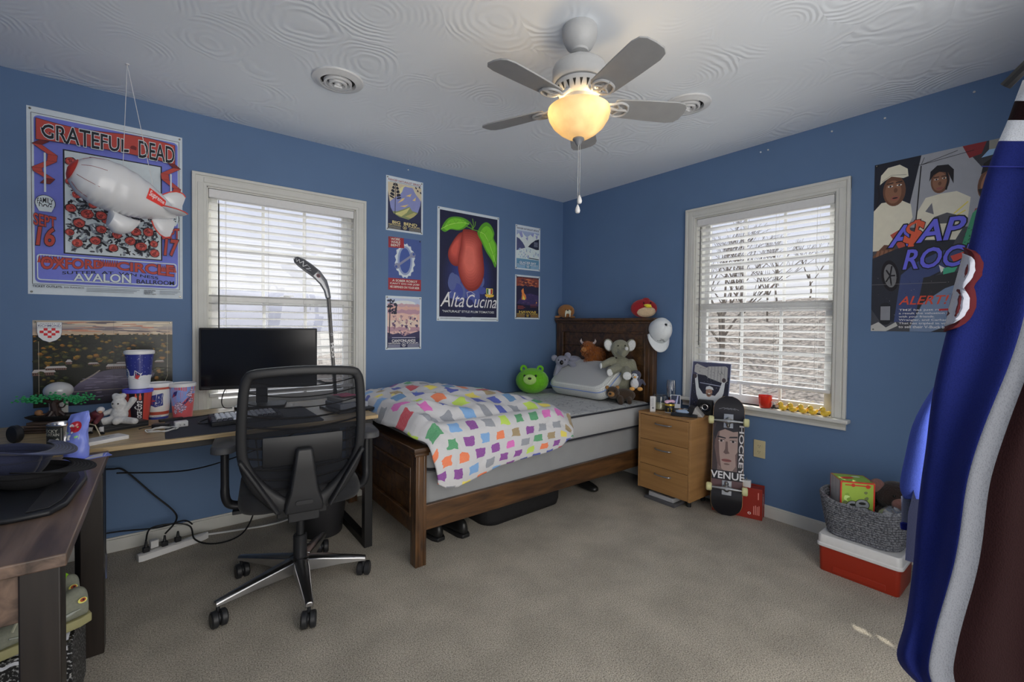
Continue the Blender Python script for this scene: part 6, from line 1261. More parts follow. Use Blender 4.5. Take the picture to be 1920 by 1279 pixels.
for i, (x, z, w, t) in enumerate(bl_pts):
    a = bl_pts[max(i-1,0)]; b = bl_pts[min(i+1,len(bl_pts)-1)]; d = Vector((b[0]-a[0],0,b[1]-a[1])).normalized(); nn = Vector((-d.z,0,d.x)); y = -.078-.02*(i/7)**2*0
    rings.append([Vector((x,y,z))+nn*(w*math.cos(q))+Vector((0,t*math.sin(q),0)) for q in (2*math.pi*k/12 for k in range(12))])
mb.loft(rings); bd = build(mb, 'blade', hs); mb = MB(PRINT); 
def onb(u, v, n):
    i = min(6, max(0, int(u*7))); t = u*7-i; x = bl_pts[i][0]+(bl_pts[i+1][0]-bl_pts[i][0])*t; z = bl_pts[i][1]+(bl_pts[i+1][1]-bl_pts[i][1])*t; a, b = bl_pts[max(0,i-1)], bl_pts[min(7,i+2)]; d = Vector((b[0]-a[0],0,b[1]-a[1])).normalized(); w = bl_pts[i][2]+(bl_pts[i+1][2]-bl_pts[i][2])*t
    return (x-d.z*v*w, -.0882-n, z+d.x*v*w)
fl = Flat(mb, onb, .0002, 5e-5); fl.poly([(.45+.5*k/12, -.75) for k in range(13)]+[(.95-.5*k/12, .78) for k in range(13)], K(52,54,60)); 
for pts in ([(.88,-.2),(.82,.5),(.80,-.4),(.74,.3),(.70,-.5),(.66,.5),(.62,-.3),(.55,-.1),(.6,.5),(.52,.2)],): fl.line(pts,.012,K(170,172,176)) if False else [fl.poly([(a[0]-.006,a[1]),(a[0]+.006,a[1]),(b[0]+.006,b[1]),(b[0]-.006,b[1])],K(176,178,182)) for a,b in zip(pts,pts[1:])]
fl.ell(.40,0,.03,.35,K(110,60,64),14); fl.ell(.40,0,.02,.24,K(60,60,66),12); build(mb, 'blade_print', bd)
mb = MB(PRINT); dr = (BT-SH).normalized(); fl = Flat(mb, lambda u, v, n: tuple(SH+dr*v+Vector((1,0,0))*u+Vector((0,-.0155-n,0))), .0002, 5e-5); fl.text('CCM', -.008,.30,.008,.40,K(196,198,200),.04,.2,warp=lambda u,v,x,y: (-.0085+.017*y, .40-.10*x)); fl.frame(-.005,.236,.005,.252,.002,K(170,172,176)); build(mb, 'shaft_lettering', hs)
# ---------------------------------------------------------------- office chair
ch = thing('office_chair', 'black mesh-back office chair with polished star base at the desk', 'chair', (-2.60,-.93,0), -9)
ca = math.radians(9)
def castpt(wx, wy): dx, dy = wx+2.60, wy+.93; return Vector((dx*math.cos(ca)-dy*math.sin(ca), dx*math.sin(ca)+dy*math.cos(ca), 0))
ALU = M('polished_aluminium', (.50,.50,.51), .28, metal=1, var=.12, scale=6)
feet = [castpt(*p) for p in ((-2.945,-1.03),(-2.64,-1.265),(-2.325,-1.035),(-2.815,-.665),(-2.42,-.655))]
for p in feet:
    d = p.normalized(); n = Vector((-d.y,d.x,0)); mb = MB(ALU); rc = p.length-.012; k_ = (rc+.012)/.335
    rings = []
    for t, w, z0, z1 in ((.04,.034,.080,.140),(.10,.032,.082,.134),(.20*k_,.025,.084,.120),(.30*k_,.019,.082,.106),(.335*k_,.016,.080,.100)):
        c = d*t; rings.append([c-n*w+Vector((0,0,z0)), c+n*w+Vector((0,0,z0)), c+n*w*.9+Vector((0,0,z1-.006)), c+n*w*.4+Vector((0,0,z1)), c-n*w*.4+Vector((0,0,z1)), c-n*w*.9+Vector((0,0,z1-.006))])
    mb.loft(rings); build(mb, 'base_leg', ch, bevel=.003)
    mb = MB(BLACKP); a = random.Random(int(p.x*1000)).uniform(0,6.28); w = Vector((math.cos(a),math.sin(a),0)); q = d*rc+Vector((-w.y,w.x,0))*.014
    for s in (-1,1):
        mb.X = Matrix.Translation(q+w*s*.016+Vector((0,0,.033))) @ w.to_track_quat('Z','Y').to_matrix().to_4x4(); mb.lathe([(.001,-.013),(.027,-.013),(.033,-.008),(.033,.008),(.027,.013),(.001,.013)], 22)
    mb.X = Matrix(); mb.cyl(d*rc+Vector((0,0,.03)), .007, .062, 10); mb.ball(q+Vector((0,0,.036)), (.022,.022,.02), n=10); build(mb, 'caster', ch)
mb = MB(ALU); mb.lathe([(.03,.082),(.046,.085),(.05,.11),(.046,.134),(.03,.14)], 28); build(mb, 'hub', ch)
mb = MB(BLACKP); mb.lathe([(.028,.06),(.029,.06),(.03,.24),(.026,.245),(.017,.245),(.017,.41),(.001,.41)], 24); build(mb, 'gas_column', ch)
mb = MB(BLACKP); mb.box(-.10,.10,-.15,.14,.39,.435); mb.box(-.06,.06,-.24,-.12,.40,.45); mb.tube([(-.08,.0,.41),(-.19,-.02,.41),(-.24,-.02,.405)], .008, 8); mb.box(-.27,-.20,-.035,-.005,.397,.413); build(mb, 'tilt_mechanism', ch, bevel=.006)
SEATF = M('black_seat_fabric', (.013,.014,.017), .9, bump=.4, scale=350, sheen=.1)
mb = MB(SEATF); mb.loft([[(x*s,y*s+.02,z) for x,y in rrect(-.245,.245,-.235,.245,.09,8)] for s, z in ((.90,.437),(.97,.445),(1,.465),(1,.49),(.97,.515),(.85,.527),(.5,.522))]); build(mb, 'seat', ch, ang=80)
def by(z): return -.195-.11*((z-.43)/.63)                # rake of the back
_FR = [(-.075,.462),(-.13,.505),(-.195,.585),(-.232,.68),(-.240,.78),(-.236,.90),(-.228,1.0),(-.215,1.048),(-.18,1.068),(0,1.078),(.18,1.068),(.215,1.048),(.228,1.0),(.236,.90),(.240,.78),(.232,.68),(.195,.585),(.13,.505),(.075,.462)]
FR = [(x*.95, z if z < .6 else .6+(z-.6)*.93) for x,z in _FR]
P = catmull([Vector((x,0,z)) for x,z in FR], 4); mb = MB(M('black_chair_frame', (.020,.021,.024), .45, bump=.05, scale=400))
rings = []
for i, p in enumerate(P):
    a, b = P[max(0,i-1)], P[min(len(P)-1,i+1)]; d = (b-a).normalized(); nn = Vector((-d.z,0,d.x)); t = abs(i/(len(P)-1)-.5)*2; w = .019+.020*max(0,(t-.66)/.34); th = .017+.010*max(0,(t-.7)/.3)
    rings.append([Vector((p.x,by(p.z)-.035*0+.10*p.x*p.x*2,p.z))+nn*(w*math.copysign(abs(math.cos(q))**.6,math.cos(q)))+Vector((0,th*math.copysign(abs(math.sin(q))**.6,math.sin(q)),0)) for q in (2*math.pi*k/12+.26 for k in range(12))])
mb.loft(rings); build(mb, 'back_frame', ch, ang=60)
def hw(z): 
    xs = [(z_, abs(x)) for x, z_ in FR[:9]]; return interp(xs, z)
MESH = glassy('chair_mesh_fabric', (.55,.56,.60), .0, .5, dif=.58, difcol=(.030,.032,.038))
mb = MB(MESH); mb.grid(lambda u, v: ((2*u-1)*hw(.50+.53*v)*.97, by(.50+.53*v)+.22*((2*u-1)*hw(.50+.53*v))**2*2-.012*0+.045*(1-(2*u-1)**2), .50+.53*v), 24, 28); build(mb, 'back_mesh', ch)
mb = MB(M('black_mesh_rib', (.010,.010,.012), .8))
for k in range(11):
    z = .525+.0455*k
    mb.tube([((2*u-1)*hw(z+.02*(2*u-1)**2)*.985, by(z)+.44*((2*u-1)*hw(z))**2+.045*(1-(2*u-1)**2)-.004, z+.034*(2*u-1)**2-.008) for u in [i/16 for i in range(17)]], .0075 if k < 8 else .0045, 6, flat=.5)
build(mb, 'mesh_ribs', ch)
mb = MB(BLACKP); mb.loft([[(x,by(z)+.02+.3*x*x-t,z) for z,t in ((.635,0),(.66,.008),(.74,.010),(.765,0),(.74,-.006),(.66,-.006))] for x in [-.155+.031*i for i in range(11)]]); build(mb, 'lumbar_pad', ch, bevel=.002)
mb = MB(M('black_chair_spine', (.022,.023,.026), .4, bump=.04, scale=300)); 
mb.loft([[(-w,y0,z),(w,y0,z),(w*.86,y1,z),(-w*.86,y1,z)] for w, y0, y1, z in ((.085,-.15,-.255,.44),(.082,-.17,-.262,.475),(.062,-.215,-.262,.53),(.047,-.23,-.268,.62),(.036,-.235,-.272,.70),(.030,-.24,-.268,.714))]); build(mb, 'spine', ch, bevel=.008, seg=3)
for s in (-1,1):
    mb = MB(M('black_chair_frame')); mb.bar((s*.235,by(.66)-.012,.69), (s*.10,by(.47)-.03,.455), .016, .062, up=(0,1,0)); build(mb, 'frame_wing', ch, bevel=.006)
    ar = MB(M('armrest_grey', (.06,.062,.068), .5)); ar.loft([[(s*.298+x*k,-.01+y*k,z) for x,y in rrect(-.046,.046,-.115,.115,.04,6)] for k, z in ((.86,.684),(1,.690),(1,.710),(.93,.718))]); a_ = MB(BLACKP)
    a_.tube([(s*.298,-.01,.69),(s*.298,-.01,.55),(s*.295,-.01,.47),(s*.27,-.0,.432),(s*.20,.0,.424),(s*.08,0,.424)], [.020,.020,.022,.022,.020,.018], 12, smooth=6, flat=.8)
    q = build(a_, 'armrest', ch); build(ar, 'arm_pad', q, ang=50)
mb = MB(PRINT); fl = Flat(mb, lambda u, v, n: (u,-.2755+.04*(v-.50)-n+.0,v)); build_ = None
mb = MB(BLACKP); mb.prism([(x,z) for x,z in rrect(-.034,.034,-.009,.009,.008)],0,.0025); o = build(mb,'label_plate',ch,bevel=.0008); o.matrix_local = Matrix.Translation((0,-.2635,.487)) @ Matrix.Rotation(R(90),4,'X')

# ---------------------------------------------------------------- nightstand and what is on it
BEECH = wood('beech_laminate', K(132,98,60,1.45), K(150,114,72,1.45), .4, (2,24,24), .03, .1)
BEECHV = wood('beech_laminate_front', K(128,94,56,1.45), K(146,110,68,1.45), .4, (24,2,30), .03, .1)
ns = thing('nightstand', 'beech nightstand with three drawers between the bed and the skateboard', 'nightstand', (0,0,0))
nx0, nx1, ny0, ny1, nz0, nz1 = -.372, -.03, -1.602, -1.190, .07, .62
mb = MB(BEECH); mb.box(nx0,nx1,ny0,ny1,nz1-.016,nz1); mb.box(nx0+.002,nx1,ny0+.001,ny0+.017,nz0,nz1-.016); mb.box(nx0+.002,nx1,ny1-.017,ny1-.001,nz0,nz1-.016); mb.box(nx0+.018,nx1,ny0+.017,ny1-.017,nz0,nz0+.016); mb.box(nx1-.006,nx1,ny0+.017,ny1-.017,nz0+.016,nz1-.016); build(mb, 'carcass', ns, bevel=.0015)
hgt = (nz1-.016-nz0-.004)/3
for k in range(3):
    z0 = nz0+.002+hgt*k; mb = MB(BEECHV); mb.box(nx0+.001,nx0+.018,ny0+.019,ny1-.019,z0+.0015,z0+hgt-.0015); mb.box(nx0+.018,nx1-.03,ny0+.03,ny1-.03,z0+.02,z0+hgt-.05)
    dr_ = build(mb, 'drawer', ns, bevel=.0012); mb = MB(M('brushed_steel_handle', (.36,.37,.39), .3, metal=.9)); zc = z0+hgt*.72; yc = (ny0+ny1)/2+.0
    mb.tube([(nx0+.003,yc+.062,zc),(nx0-.016,yc+.05,zc),(nx0-.024,yc,zc),(nx0-.016,yc-.05,zc),(nx0+.003,yc-.062,zc)], .0048, 8, smooth=6); build(mb, 'handle', dr_)
for x in (nx0+.11,nx1-.05):
    for y in (ny0+.07,ny1-.07):
        mb = MB(BLACKP); mb.cyl((x,y,0),.016,.071,14); build(mb, 'foot', ns)
for nm, lab, x0, x1, y0, y1, z0, z1, m in (('flat_box','dark-edged flat box on the carpet beneath the nightstand, lower one',-.372,-.10,-1.49,-1.25,0,.022,M('silver_black_case',(.10,.10,.11),.4)),('white_case','pale grey flat case beneath the nightstand, on the lower flat box',-.355,-.12,-1.47,-1.275,.0225,.052,M('pale_grey_case',(.45,.46,.48),.4))):
    mb = MB(m); mb.box(x0,x1,y0,y1,z0,z1); o = build(mb, nm, bevel=.003); tag(o, lab, 'box')
T = nz1
o = thing('small_white_box', 'small upright white printed box at the left front of the nightstand', 'box', (-.318,-1.272,T), -52); mb = MB(WPLAST); mb.box(-.019,.019,-.012,.012,0,.110); build(mb, 'carton', o, bevel=.002); mb = MB(PRINT); fl = Flat(mb, lambda u, v, n: (u,-.0121-n,v))
for k in range(11): fl.line([(-.012,.098-.0055*k),(.006+.004*((k*3)%3),.098-.0055*k)],.0018,K(110,112,118))
fl.rect(-.006,.022,.008,.034,K(90,92,98)); build(mb, 'printed_text', o)
o = thing('candle_jar', 'glass candle jar half filled with cream wax on the nightstand', 'candle', (-.215,-1.262,T)); mb = MB(glassy('clear_jar_glass', (.9,.92,.92), .10)); mb.lathe([(.001,.003),(.044,.003),(.048,.008),(.048,.100),(.044,.106),(.046,.110),(.044,.110),(.041,.104),(.045,.098),(.045,.010),(.001,.008)], 32); build(mb, 'glass', o)
mb = MB(M('cream_wax', K(168,160,128), .5)); mb.lathe([(.001,.009),(.0442,.0095),(.0442,.046),(.040,.047),(.001,.046)], 32); build(mb, 'wax', o); mb = MB(BLACKP); mb.cyl((0,0,.046),.0012,.014,6); build(mb, 'wick', o)
o = thing('dark_canister', 'small dark canister with gold bands and a pink bow on the nightstand', 'canister', (-.245,-1.363,T)); mb = MB(M('charcoal_glaze', (.035,.035,.034), .35)); mb.lathe([(.001,0),(.030,0),(.032,.004),(.032,.058),(.030,.062),(.001,.062)], 30); build(mb, 'body', o)
mb = MB(M('gold_foil', K(190,160,66), .3, metal=.6)); mb.lathe([(.0325,.050),(.0335,.052),(.0335,.060),(.0325,.062)], 30)
for a in (-2.9,-2.2): mb.ball((.032*math.cos(a),.032*math.sin(a),.028),(.005,.005,.006),n=8); mb.ball((.032*math.cos(a),.032*math.sin(a),.014),(.004,.004,.005),n=8)
build(mb, 'gold_trim', o); mb = MB(M('clear_base', (.5,.5,.52), .2)); mb.lathe([(.001,.0),(.034,.0),(.033,.004),(.0322,.006)], 28); build(mb, 'base_ring', o)
mb = MB(M('pink_satin', K(190,150,172), .5)); 
for s in (-1,1): mb.ball((s*.02,s*-.008,.077),(.024,.018,.012),n=12,rot=(0,s*.15,0))
mb.ball((0,0,.078),(.010,.010,.011),n=10); build(mb, 'pink_bow', o)
o = thing('beer_glass', 'tall clear footed glass standing against the wall on the nightstand', 'glass', (-.072,-1.262,T)); mb = MB(glassy('clear_tumbler', (.93,.94,.95), .14)); mb.lathe([(.001,0),(.028,0),(.029,.003),(.010,.012),(.008,.03),(.018,.055),(.029,.085),(.034,.13),(.034,.175),(.031,.208),(.0295,.208),(.032,.175),(.032,.13),(.027,.087),(.016,.060),(.001,.055)], 30); build(mb, 'bowl', o)
mb = MB(M('amber_base_glass', K(110,54,44), .15)); mb.lathe([(.001,.056),(.015,.0605),(.0225,.078),(.001,.078)], 20); build(mb, 'dregs', o)
o = thing('small_photo_print', 'small white-bordered photo print standing behind the dark canister', 'photo', (-.16,-1.355,T), 0, None, (R(-12),0,R(-58))); mb = MB(PRINT); mb.box(-.035,.035,-.001,0,.02,.115,K(176,178,182)); mb.box(-.03,.03,0,.012,.0,.02,K(60,60,60)); fl = Flat(mb, lambda u, v, n: (u,-.001-n,v)); fl.rect(-.031,.05,.031,.111,K(36,42,64)); fl.poly([(.0,.05),(.012,.05),(.02,.11),(.012,.11)],K(150,156,196)); fl.poly([(-.02,.05),(-.005,.05),(.01,.09)],K(90,100,150)); build(mb, 'print', o, flat=True)
o = thing('glasses_case', 'open black folding glasses case at the front of the nightstand', 'case', (-.275,-1.495,T), -62); LEA = M('black_leatherette', (.016,.017,.021), .4, bump=.3, scale=160)
mb = MB(LEA); mb.grid(lambda u, v: (-.085+.17*u, -.045+.09*v, .004+.014*math.sin(v*3.1)*(1-.3*u)+.004*noise.noise((u*4,v*3,1))), 20, 12); mb.grid(lambda u, v: (-.075+.15*u, .02+.03*v, .018+.016*math.sin(u*3.1)*(1-v)), 16, 6); build(mb, 'flap', o, solid=.003)
mb = MB(M('pale_blue_cloth', K(120,136,158), .8)); mb.ball((-.005,.016,.026),(.055,.022,.014),n=16); build(mb, 'cleaning_cloth', o)
o = thing('triangular_case', 'grey triangular case with a black end standing on the nightstand', 'case', (-.205,-1.553,T), -70); mb = MB(M('grey_felt_case', K(134,132,130), .8)); tri = [(-.035,0),(.04,0),(-.012,.062)]; mb.loft([[(x,y,z) for x,z in tri] for y in (-.04,.06)]); build(mb, 'shell', o, bevel=.004)
mb = MB(LEA); mb.loft([[(x,y,z) for x,z in [(-.037,0),(-.012,.064),(-.052,.066),(-.066,.012)]] for y in (-.042,.05)]); build(mb, 'black_flap', o, bevel=.002); mb = MB(M('gold_foil')); mb.box(-.064,-.0605,-.004,.010,.030,.040); build(mb, 'badge', o)
o = thing('trinket_tray', 'low dark tray of small trinkets behind the glasses case', 'tray', (-.19,-1.445,T), -50); mb = MB(M('brown_tray', K(60,56,44), .5)); mb.prism(rrect(-.055,.055,-.035,.035,.01), 0, .012); build(mb, 'tray', o, bevel=.002)
for k, (x,y,c,r) in enumerate(((-.03,.0,(190,120,50),.014),(.005,.01,(150,150,150),.016),(.03,-.005,(170,120,60),.011),(-.01,-.015,(80,110,110),.012),(.02,.02,(176,172,160),.013))): mb = MB(M('trinket_%d' % k, K(*c), .4)); mb.ball((x,y,.012+r*.6),(r,r*.8,r*.7),n=10); build(mb, 'trinket', o)
o = thing('compact_camera', 'black camera-like gadget standing behind the grey triangular case', 'camera', (-.115,-1.560,T), -70); mb = MB(BLACKP); mb.prism(rrect(-.05,.05,-.022,.022,.012), 0, .105); build(mb, 'body', o, bevel=.006); mb = MB(M('lens_black', (.01,.01,.012), .12)); mb.X = Matrix.Translation((0,-.022,.058)) @ Matrix.Rotation(R(90),4,'X'); mb.lathe([(.001,.010),(.018,.010),(.030,.014),(.036,.008),(.036,0)], 30); build(mb, 'lens', o); mb = MB(CHROME); mb.X = Matrix.Translation((0,-.022,.058)) @ Matrix.Rotation(R(90),4,'X'); mb.lathe([(.016,.0106),(.018,.0116),(.020,.0106)], 26); build(mb, 'lens_ring', o)
# photo of a player holding up a trophy
o = thing('trophy_photo', 'dark photo print of a man lifting a silver trophy, leaning on the window', 'photo', (-.088,-1.418,T+.001), 0, None, (R(-7),0,R(-92))); W_, H_ = .285, .365
mb, f = sheet(W_, H_, K(40,44,60), GLOSSP); mb.box(0,W_,.0,.004,0,H_,K(150,156,176)); rn = random.Random(12)
f.frame(.002,.002,W_-.002,H_-.002,.003,K(150,156,180)); f.rect(.006,.006,W_-.006,H_-.006,K(34,36,50)); f.rect(.006,.27,W_-.006,H_-.006,K(60,62,84))
for k in range(170): f.ell(rn.uniform(.012,W_-.012), rn.uniform(.01,.25), rn.uniform(.001,.004), rn.uniform(.001,.003), K(*rn.choice([(90,92,104),(58,60,78),(120,116,116),(26,28,40),(70,80,130)])), 6)
f.line([(.07,.215),(.24,.205)],.005,K(140,146,164)); SV = K(150,150,150); DV = K(96,98,102)
f.poly([(.02,.335),(.035,.35),(.05,.345),(.11,.325),(.13,.335),(.25,.345),(.265,.335),(.268,.245),(.25,.225),(.13,.255),(.11,.27),(.05,.275),(.02,.29)], SV)
for k in range(6): x = .125+.024*k; f.line([(x,.342),(x,.245-.004*k)],.003,DV)
for k in range(40): f.line([(x0 := rn.uniform(.03,.25), y0 := rn.uniform(.27,.33)),(x0+rn.uniform(.004,.012),y0+rn.uniform(-.004,.004))],.0018,DV)
WJ = K(176,180,200); f.poly([(.025,.262),(.045,.275),(.065,.18),(.10,.14),(.19,.135),(.215,.17),(.235,.24),(.255,.235),(.25,.16),(.225,.09),(.21,.04),(.215,.006),(.075,.006),(.085,.06),(.05,.13)], WJ)
f.ell(.145,.155,.024,.034,K(140,110,96),20); f.poly([(.118,.17),(.12,.19),(.145,.20),(.17,.19),(.178,.172),(.15,.178)], WJ); f.poly([(.122,.148),(.14,.125),(.165,.14),(.168,.15),(.145,.14)], K(84,64,56)); f.ell(.147,.145,.010,.004,K(190,184,180),10); f.line([(.132,.162),(.142,.163)],.003,K(40,32,30)); f.line([(.152,.163),(.162,.162)],.003,K(40,32,30))
f.ell(.155,.06,.042,.04,K(70,84,120),20); f.ell(.155,.06,.034,.032,K(170,172,190),20); f.poly([(.13,.045),(.155,.09),(.18,.05)],K(60,50,60)); f.line([(.20,.30),(.215,.285),(.225,.30),(.24,.285)],.002,K(30,30,40))
for x,y in ((.03,.258),(.245,.248)): f.ell(x,y,.014,.016,K(58,50,54),10)
build(mb, 'print', o, flat=True)

# ---------------------------------------------------------------- skateboard, shoe box, outlet
sk = thing('skateboard', 'skateboard with a dark face graphic leaning upright beside the nightstand', 'skateboard', (0,0,0))
B_ = Vector((-.235,-1.775,.004)); T_ = Vector((-.122,-1.728,.768)); vz = (T_-B_).normalized(); nf = Vector((-.90,-.436,.0)); nf = (nf-vz*nf.dot(vz)).normalized(); vy = -nf; vx = vy.cross(vz)
sk.matrix_world = Matrix((vx,vy,vz)).transposed().to_4x4(); sk.matrix_world.translation = B_; _mw = Matrix((vx,vy,vz)).transposed().to_4x4(); _mw.translation = B_; sk.matrix_world = _mw
Ls, Ws = .78, .094
def kick(z): 
    a = max(0,.13-z)/.13; b = max(0,z-(Ls-.13))/.13; return .045*(a*a+b*b)
def halfw(z):
    e = min(z, Ls-z); return Ws*(1-(1-min(1,e/.10))**2.2)**.5 if e < .10 else Ws
def deck(u, v, n): z = v; return (u, kick(z)-n, z)
mb = MB(wood('maple_ply', K(150,116,72), K(176,142,96), .4)); N_ = 44; zs = [Ls*(.5-.5*math.cos(math.pi*k/N_)) for k in range(N_+1)]
mb.loft([[(x*halfw(z), kick(z)+y*.0105+.0105, z) for x, y in ((-1,-1),(-.5,-1),(0,-1),(.5,-1),(1,-1),(1,1),(0,1),(-1,1))] for z in [max(.0008,min(Ls-.0008,z)) for z in zs]]); dkk = build(mb, 'deck', sk, ang=60)
mb = MB(GLOSSP); f = Flat(mb, deck, .0006, 2e-5)
def dpoly(x0, x1, z0, z1, c, n=24):
    f.n += f.st
    for k in range(n):
        a = z0+(z1-z0)*k/n; b = z0+(z1-z0)*(k+1)/n; g = lambda x, z: max(-halfw(max(.002,min(Ls-.002,z)))*.985, min(halfw(max(.002,min(Ls-.002,z)))*.985, x))
        mb.add([deck(g(x0,a),a,f.n),deck(g(x1,a),a,f.n),deck(g(x1,b),b,f.n),deck(g(x0,b),b,f.n)],[(0,1,2,3)],c)
dpoly(-1,1,.001,Ls-.001,K(26,25,30),60); dpoly(-1,.065,.20,.60,K(92,78,76)); dpoly(-1,-.06,.20,.60,K(52,44,46)); dpoly(-1,1,.175,.235,K(78,58,60)); dpoly(-1,1,.0,.14,K(20,20,24))
HAIR = K(36,34,38); SKN = K(132,114,108); SH_ = K(84,68,66); LIP = K(110,66,64)
f.poly([(-.075,.44),(-.07,.53),(-.04,.575),(.02,.585),(.07,.565),(.082,.50),(.078,.42),(.062,.345),(.03,.295),(-.01,.285),(-.045,.31),(-.065,.36)], SKN); f.poly([(-.08,.44),(-.072,.54),(-.05,.57),(-.055,.48),(-.05,.40),(-.04,.33),(-.035,.30),(-.062,.34)], SH_)
f.poly([(-.09,.52),(-.07,.60),(.0,.635),(.07,.615),(.088,.53),(.075,.555),(.03,.545),(-.02,.56),(-.06,.54),(-.075,.49)], HAIR)
for x, s in ((-.040,-1),(.030,1)): f.poly([(x-.026,.503),(x+.026,.503+s*.006),(x+.026,.512+s*.007),(x-.02,.513)],HAIR); f.ell(x,.482,.017,.007,K(150,140,138),12); f.ell(x,.482,.008,.007,K(28,24,26),12); f.line([(x-.02,.489),(x+.02,.490)],.003,HAIR)
f.poly([(-.014,.48),(-.002,.48),(.002,.42),(.012,.405),(-.012,.398),(-.026,.408),(-.016,.43)],SH_); f.ell(-.006,.358,.030,.010,LIP,16); f.line([(-.034,.358),(.022,.359)],.003,K(60,36,38)); f.ell(-.004,.335,.018,.005,SH_,12); f.poly([(.045,.40),(.078,.45),(.07,.36),(.05,.32)],SH_)
dpoly(.058,.098,.262,.60,K(30,28,32)); f.text('HOCKEY', .066,.272,.092,.59,K(168,166,168),.02,warp=lambda u,v,x,y: (.066+.026*(1-y) if False else .066+.026*y, .59-.318*x))
dpoly(-1,1,.232,.292,K(24,23,27)); f.text('VENUE', -.096,.240,.100,.284,K(176,176,178),.02)
for k in range(4): f.line([(-.06+.03*k,.69),(-.03+.02*k,.70),(.0+.02*k,.69)],.004,K(86,86,92))
build(mb, 'deck_graphic', dkk)
URE = M('cream_urethane', K(168,166,124), .45); TRK = M('cast_truck_metal', (.42,.43,.44), .3, metal=1, var=.1)
for zc, s in ((.185,1),(.615,-1)):
    mb = MB(TRK); mb.box(-.028,.028,-.010,.0,zc-.045,zc+.045); mb.ball((0,-.03,zc),(.022,.020,.024),n=14); mb.tube([(-.10,-.045,zc),(-.05,-.045,zc),(0,-.042,zc),(.05,-.045,zc),(.10,-.045,zc)], [.0065,.009,.014,.009,.0065], 10); mb.ball((0,-.028,zc+s*.03),(.013,.018,.013),n=10); mb.X = Matrix.Translation((0,-.052,zc+.0)) @ Matrix.Rotation(R(90),4,'X'); mb.cyl((0,0,0),.009,.008,6)
    tr = build(mb, 'truck', sk)
    for x in (-.104,.104):
        mb = MB(URE); mb.X = Matrix.Translation((x,-.045,zc)) @ Matrix.Rotation(R(90),4,'Y'); mb.lathe([(.006,-.017),(.020,-.017),(.0265,-.011),(.0265,.011),(.020,.017),(.011,.017),(.011,.010),(.006,.010)], 26); w_ = build(mb, 'wheel', sk)
        mb = MB(CHROME); mb.X = Matrix.Translation((x,-.045,zc)) @ Matrix.Rotation(R(90),4,'Y'); mb.lathe([(.001,.011),(.010,.011),(.0105,-.011),(.001,-.012)], 14); build(mb, 'bearing', w_)
sb = thing('shoebox', 'bright red shoebox standing on its side under the wall outlet', 'shoebox', (-.186,-1.655,0), -73)
RB = M('red_box_card', K(128,36,26,1.5), .5, var=.04, scale=8); mb = MB(RB); mb.box(0,.298,0,.065,0,.198); build(mb, 'box', sb, bevel=.002); mb = MB(M('dark_gap', (.02,.008,.008), .9)); mb.box(.006,.292,.065,.077,.004,.192); build(mb, 'inside', sb); mb = MB(RB); mb.box(-.004,.302,.077,.080,-.0,.204); mb.box(.298,.302,.071,.077,0,.204); build(mb, 'box_lid', sb)
mb = MB(PRINT); WT = K(190,180,178); f = Flat(mb, lambda u, v, n: (.2982+n, u, v), .0004); f.poly([(.020,.165),(.028,.170),(.026,.135),(.034,.10),(.058,.045),(.036,.085),(.020,.12),(.016,.145)], WT); f.text('NIKE', .036,.085,.056,.160,WT,.04,.2,warp=lambda u,v,x,y: (.036+.022*(1-y) if False else .036+.020*y, .160-.078*x)); 
f = Flat(mb, lambda u, v, n: (u, -n, v), .0004)
for k in range(4): f.line([(.25+.010*k,.03),(.25+.010*k,.085+.006*(k%2))],.005,K(180,110,100))
f.line([(.275,.13),(.275,.175)],.006,K(180,110,100)); f.ell(.225,.035,.010,.008,WT,14); f.ell(.225,.035,.006,.005,K(150,48,36),12); build(mb, 'white_print', sb)
o = thing('wall_charger', 'white wall charger with prongs lying on the red shoebox', 'charger', (-.118,-1.835,.1985), -72); mb = MB(WPLAST); mb.prism(rrect(-.038,.038,-.016,.016,.005), 0, .044); build(mb, 'body', o, bevel=.003); mb = MB(CHROME); mb.box(.012,.015,-.010,-.004,.044,.062); mb.box(.012,.015,.004,.010,.044,.062); build(mb, 'prongs', o)
o = thing('wall_outlet', 'beige double wall outlet below the right window', 'outlet', (-.0005,-1.8755,.4325), -90); AL = M('almond_plastic', K(160,152,122), .4); mb = MB(AL); mb.X = Matrix.Rotation(R(90),4,'X'); mb.prism(rrect(-.0365,.0365,-.0575,.0575,.004), 0, .006); build(mb, 'cover_plate', o, bevel=.002)
for z in (-.0195,.0195):
    mb = MB(AL); mb.X = Matrix.Rotation(R(90),4,'X'); mb.prism([(x,y+z) for x,y in rrect(-.0165,.0165,-.0135,.0135,.010)], .006, .0085); r_ = build(mb, 'receptacle', o, bevel=.0008); mb = MB(BLACKP)
    for x in (-.006,.006): mb.box(x-.001,x+.001,-.0087,-.0080,z-.001,z+.007)
    mb.ball((0,-.0085,z-.007),(.0022,.0004,.0022),n=8); build(mb, 'slots', r_)

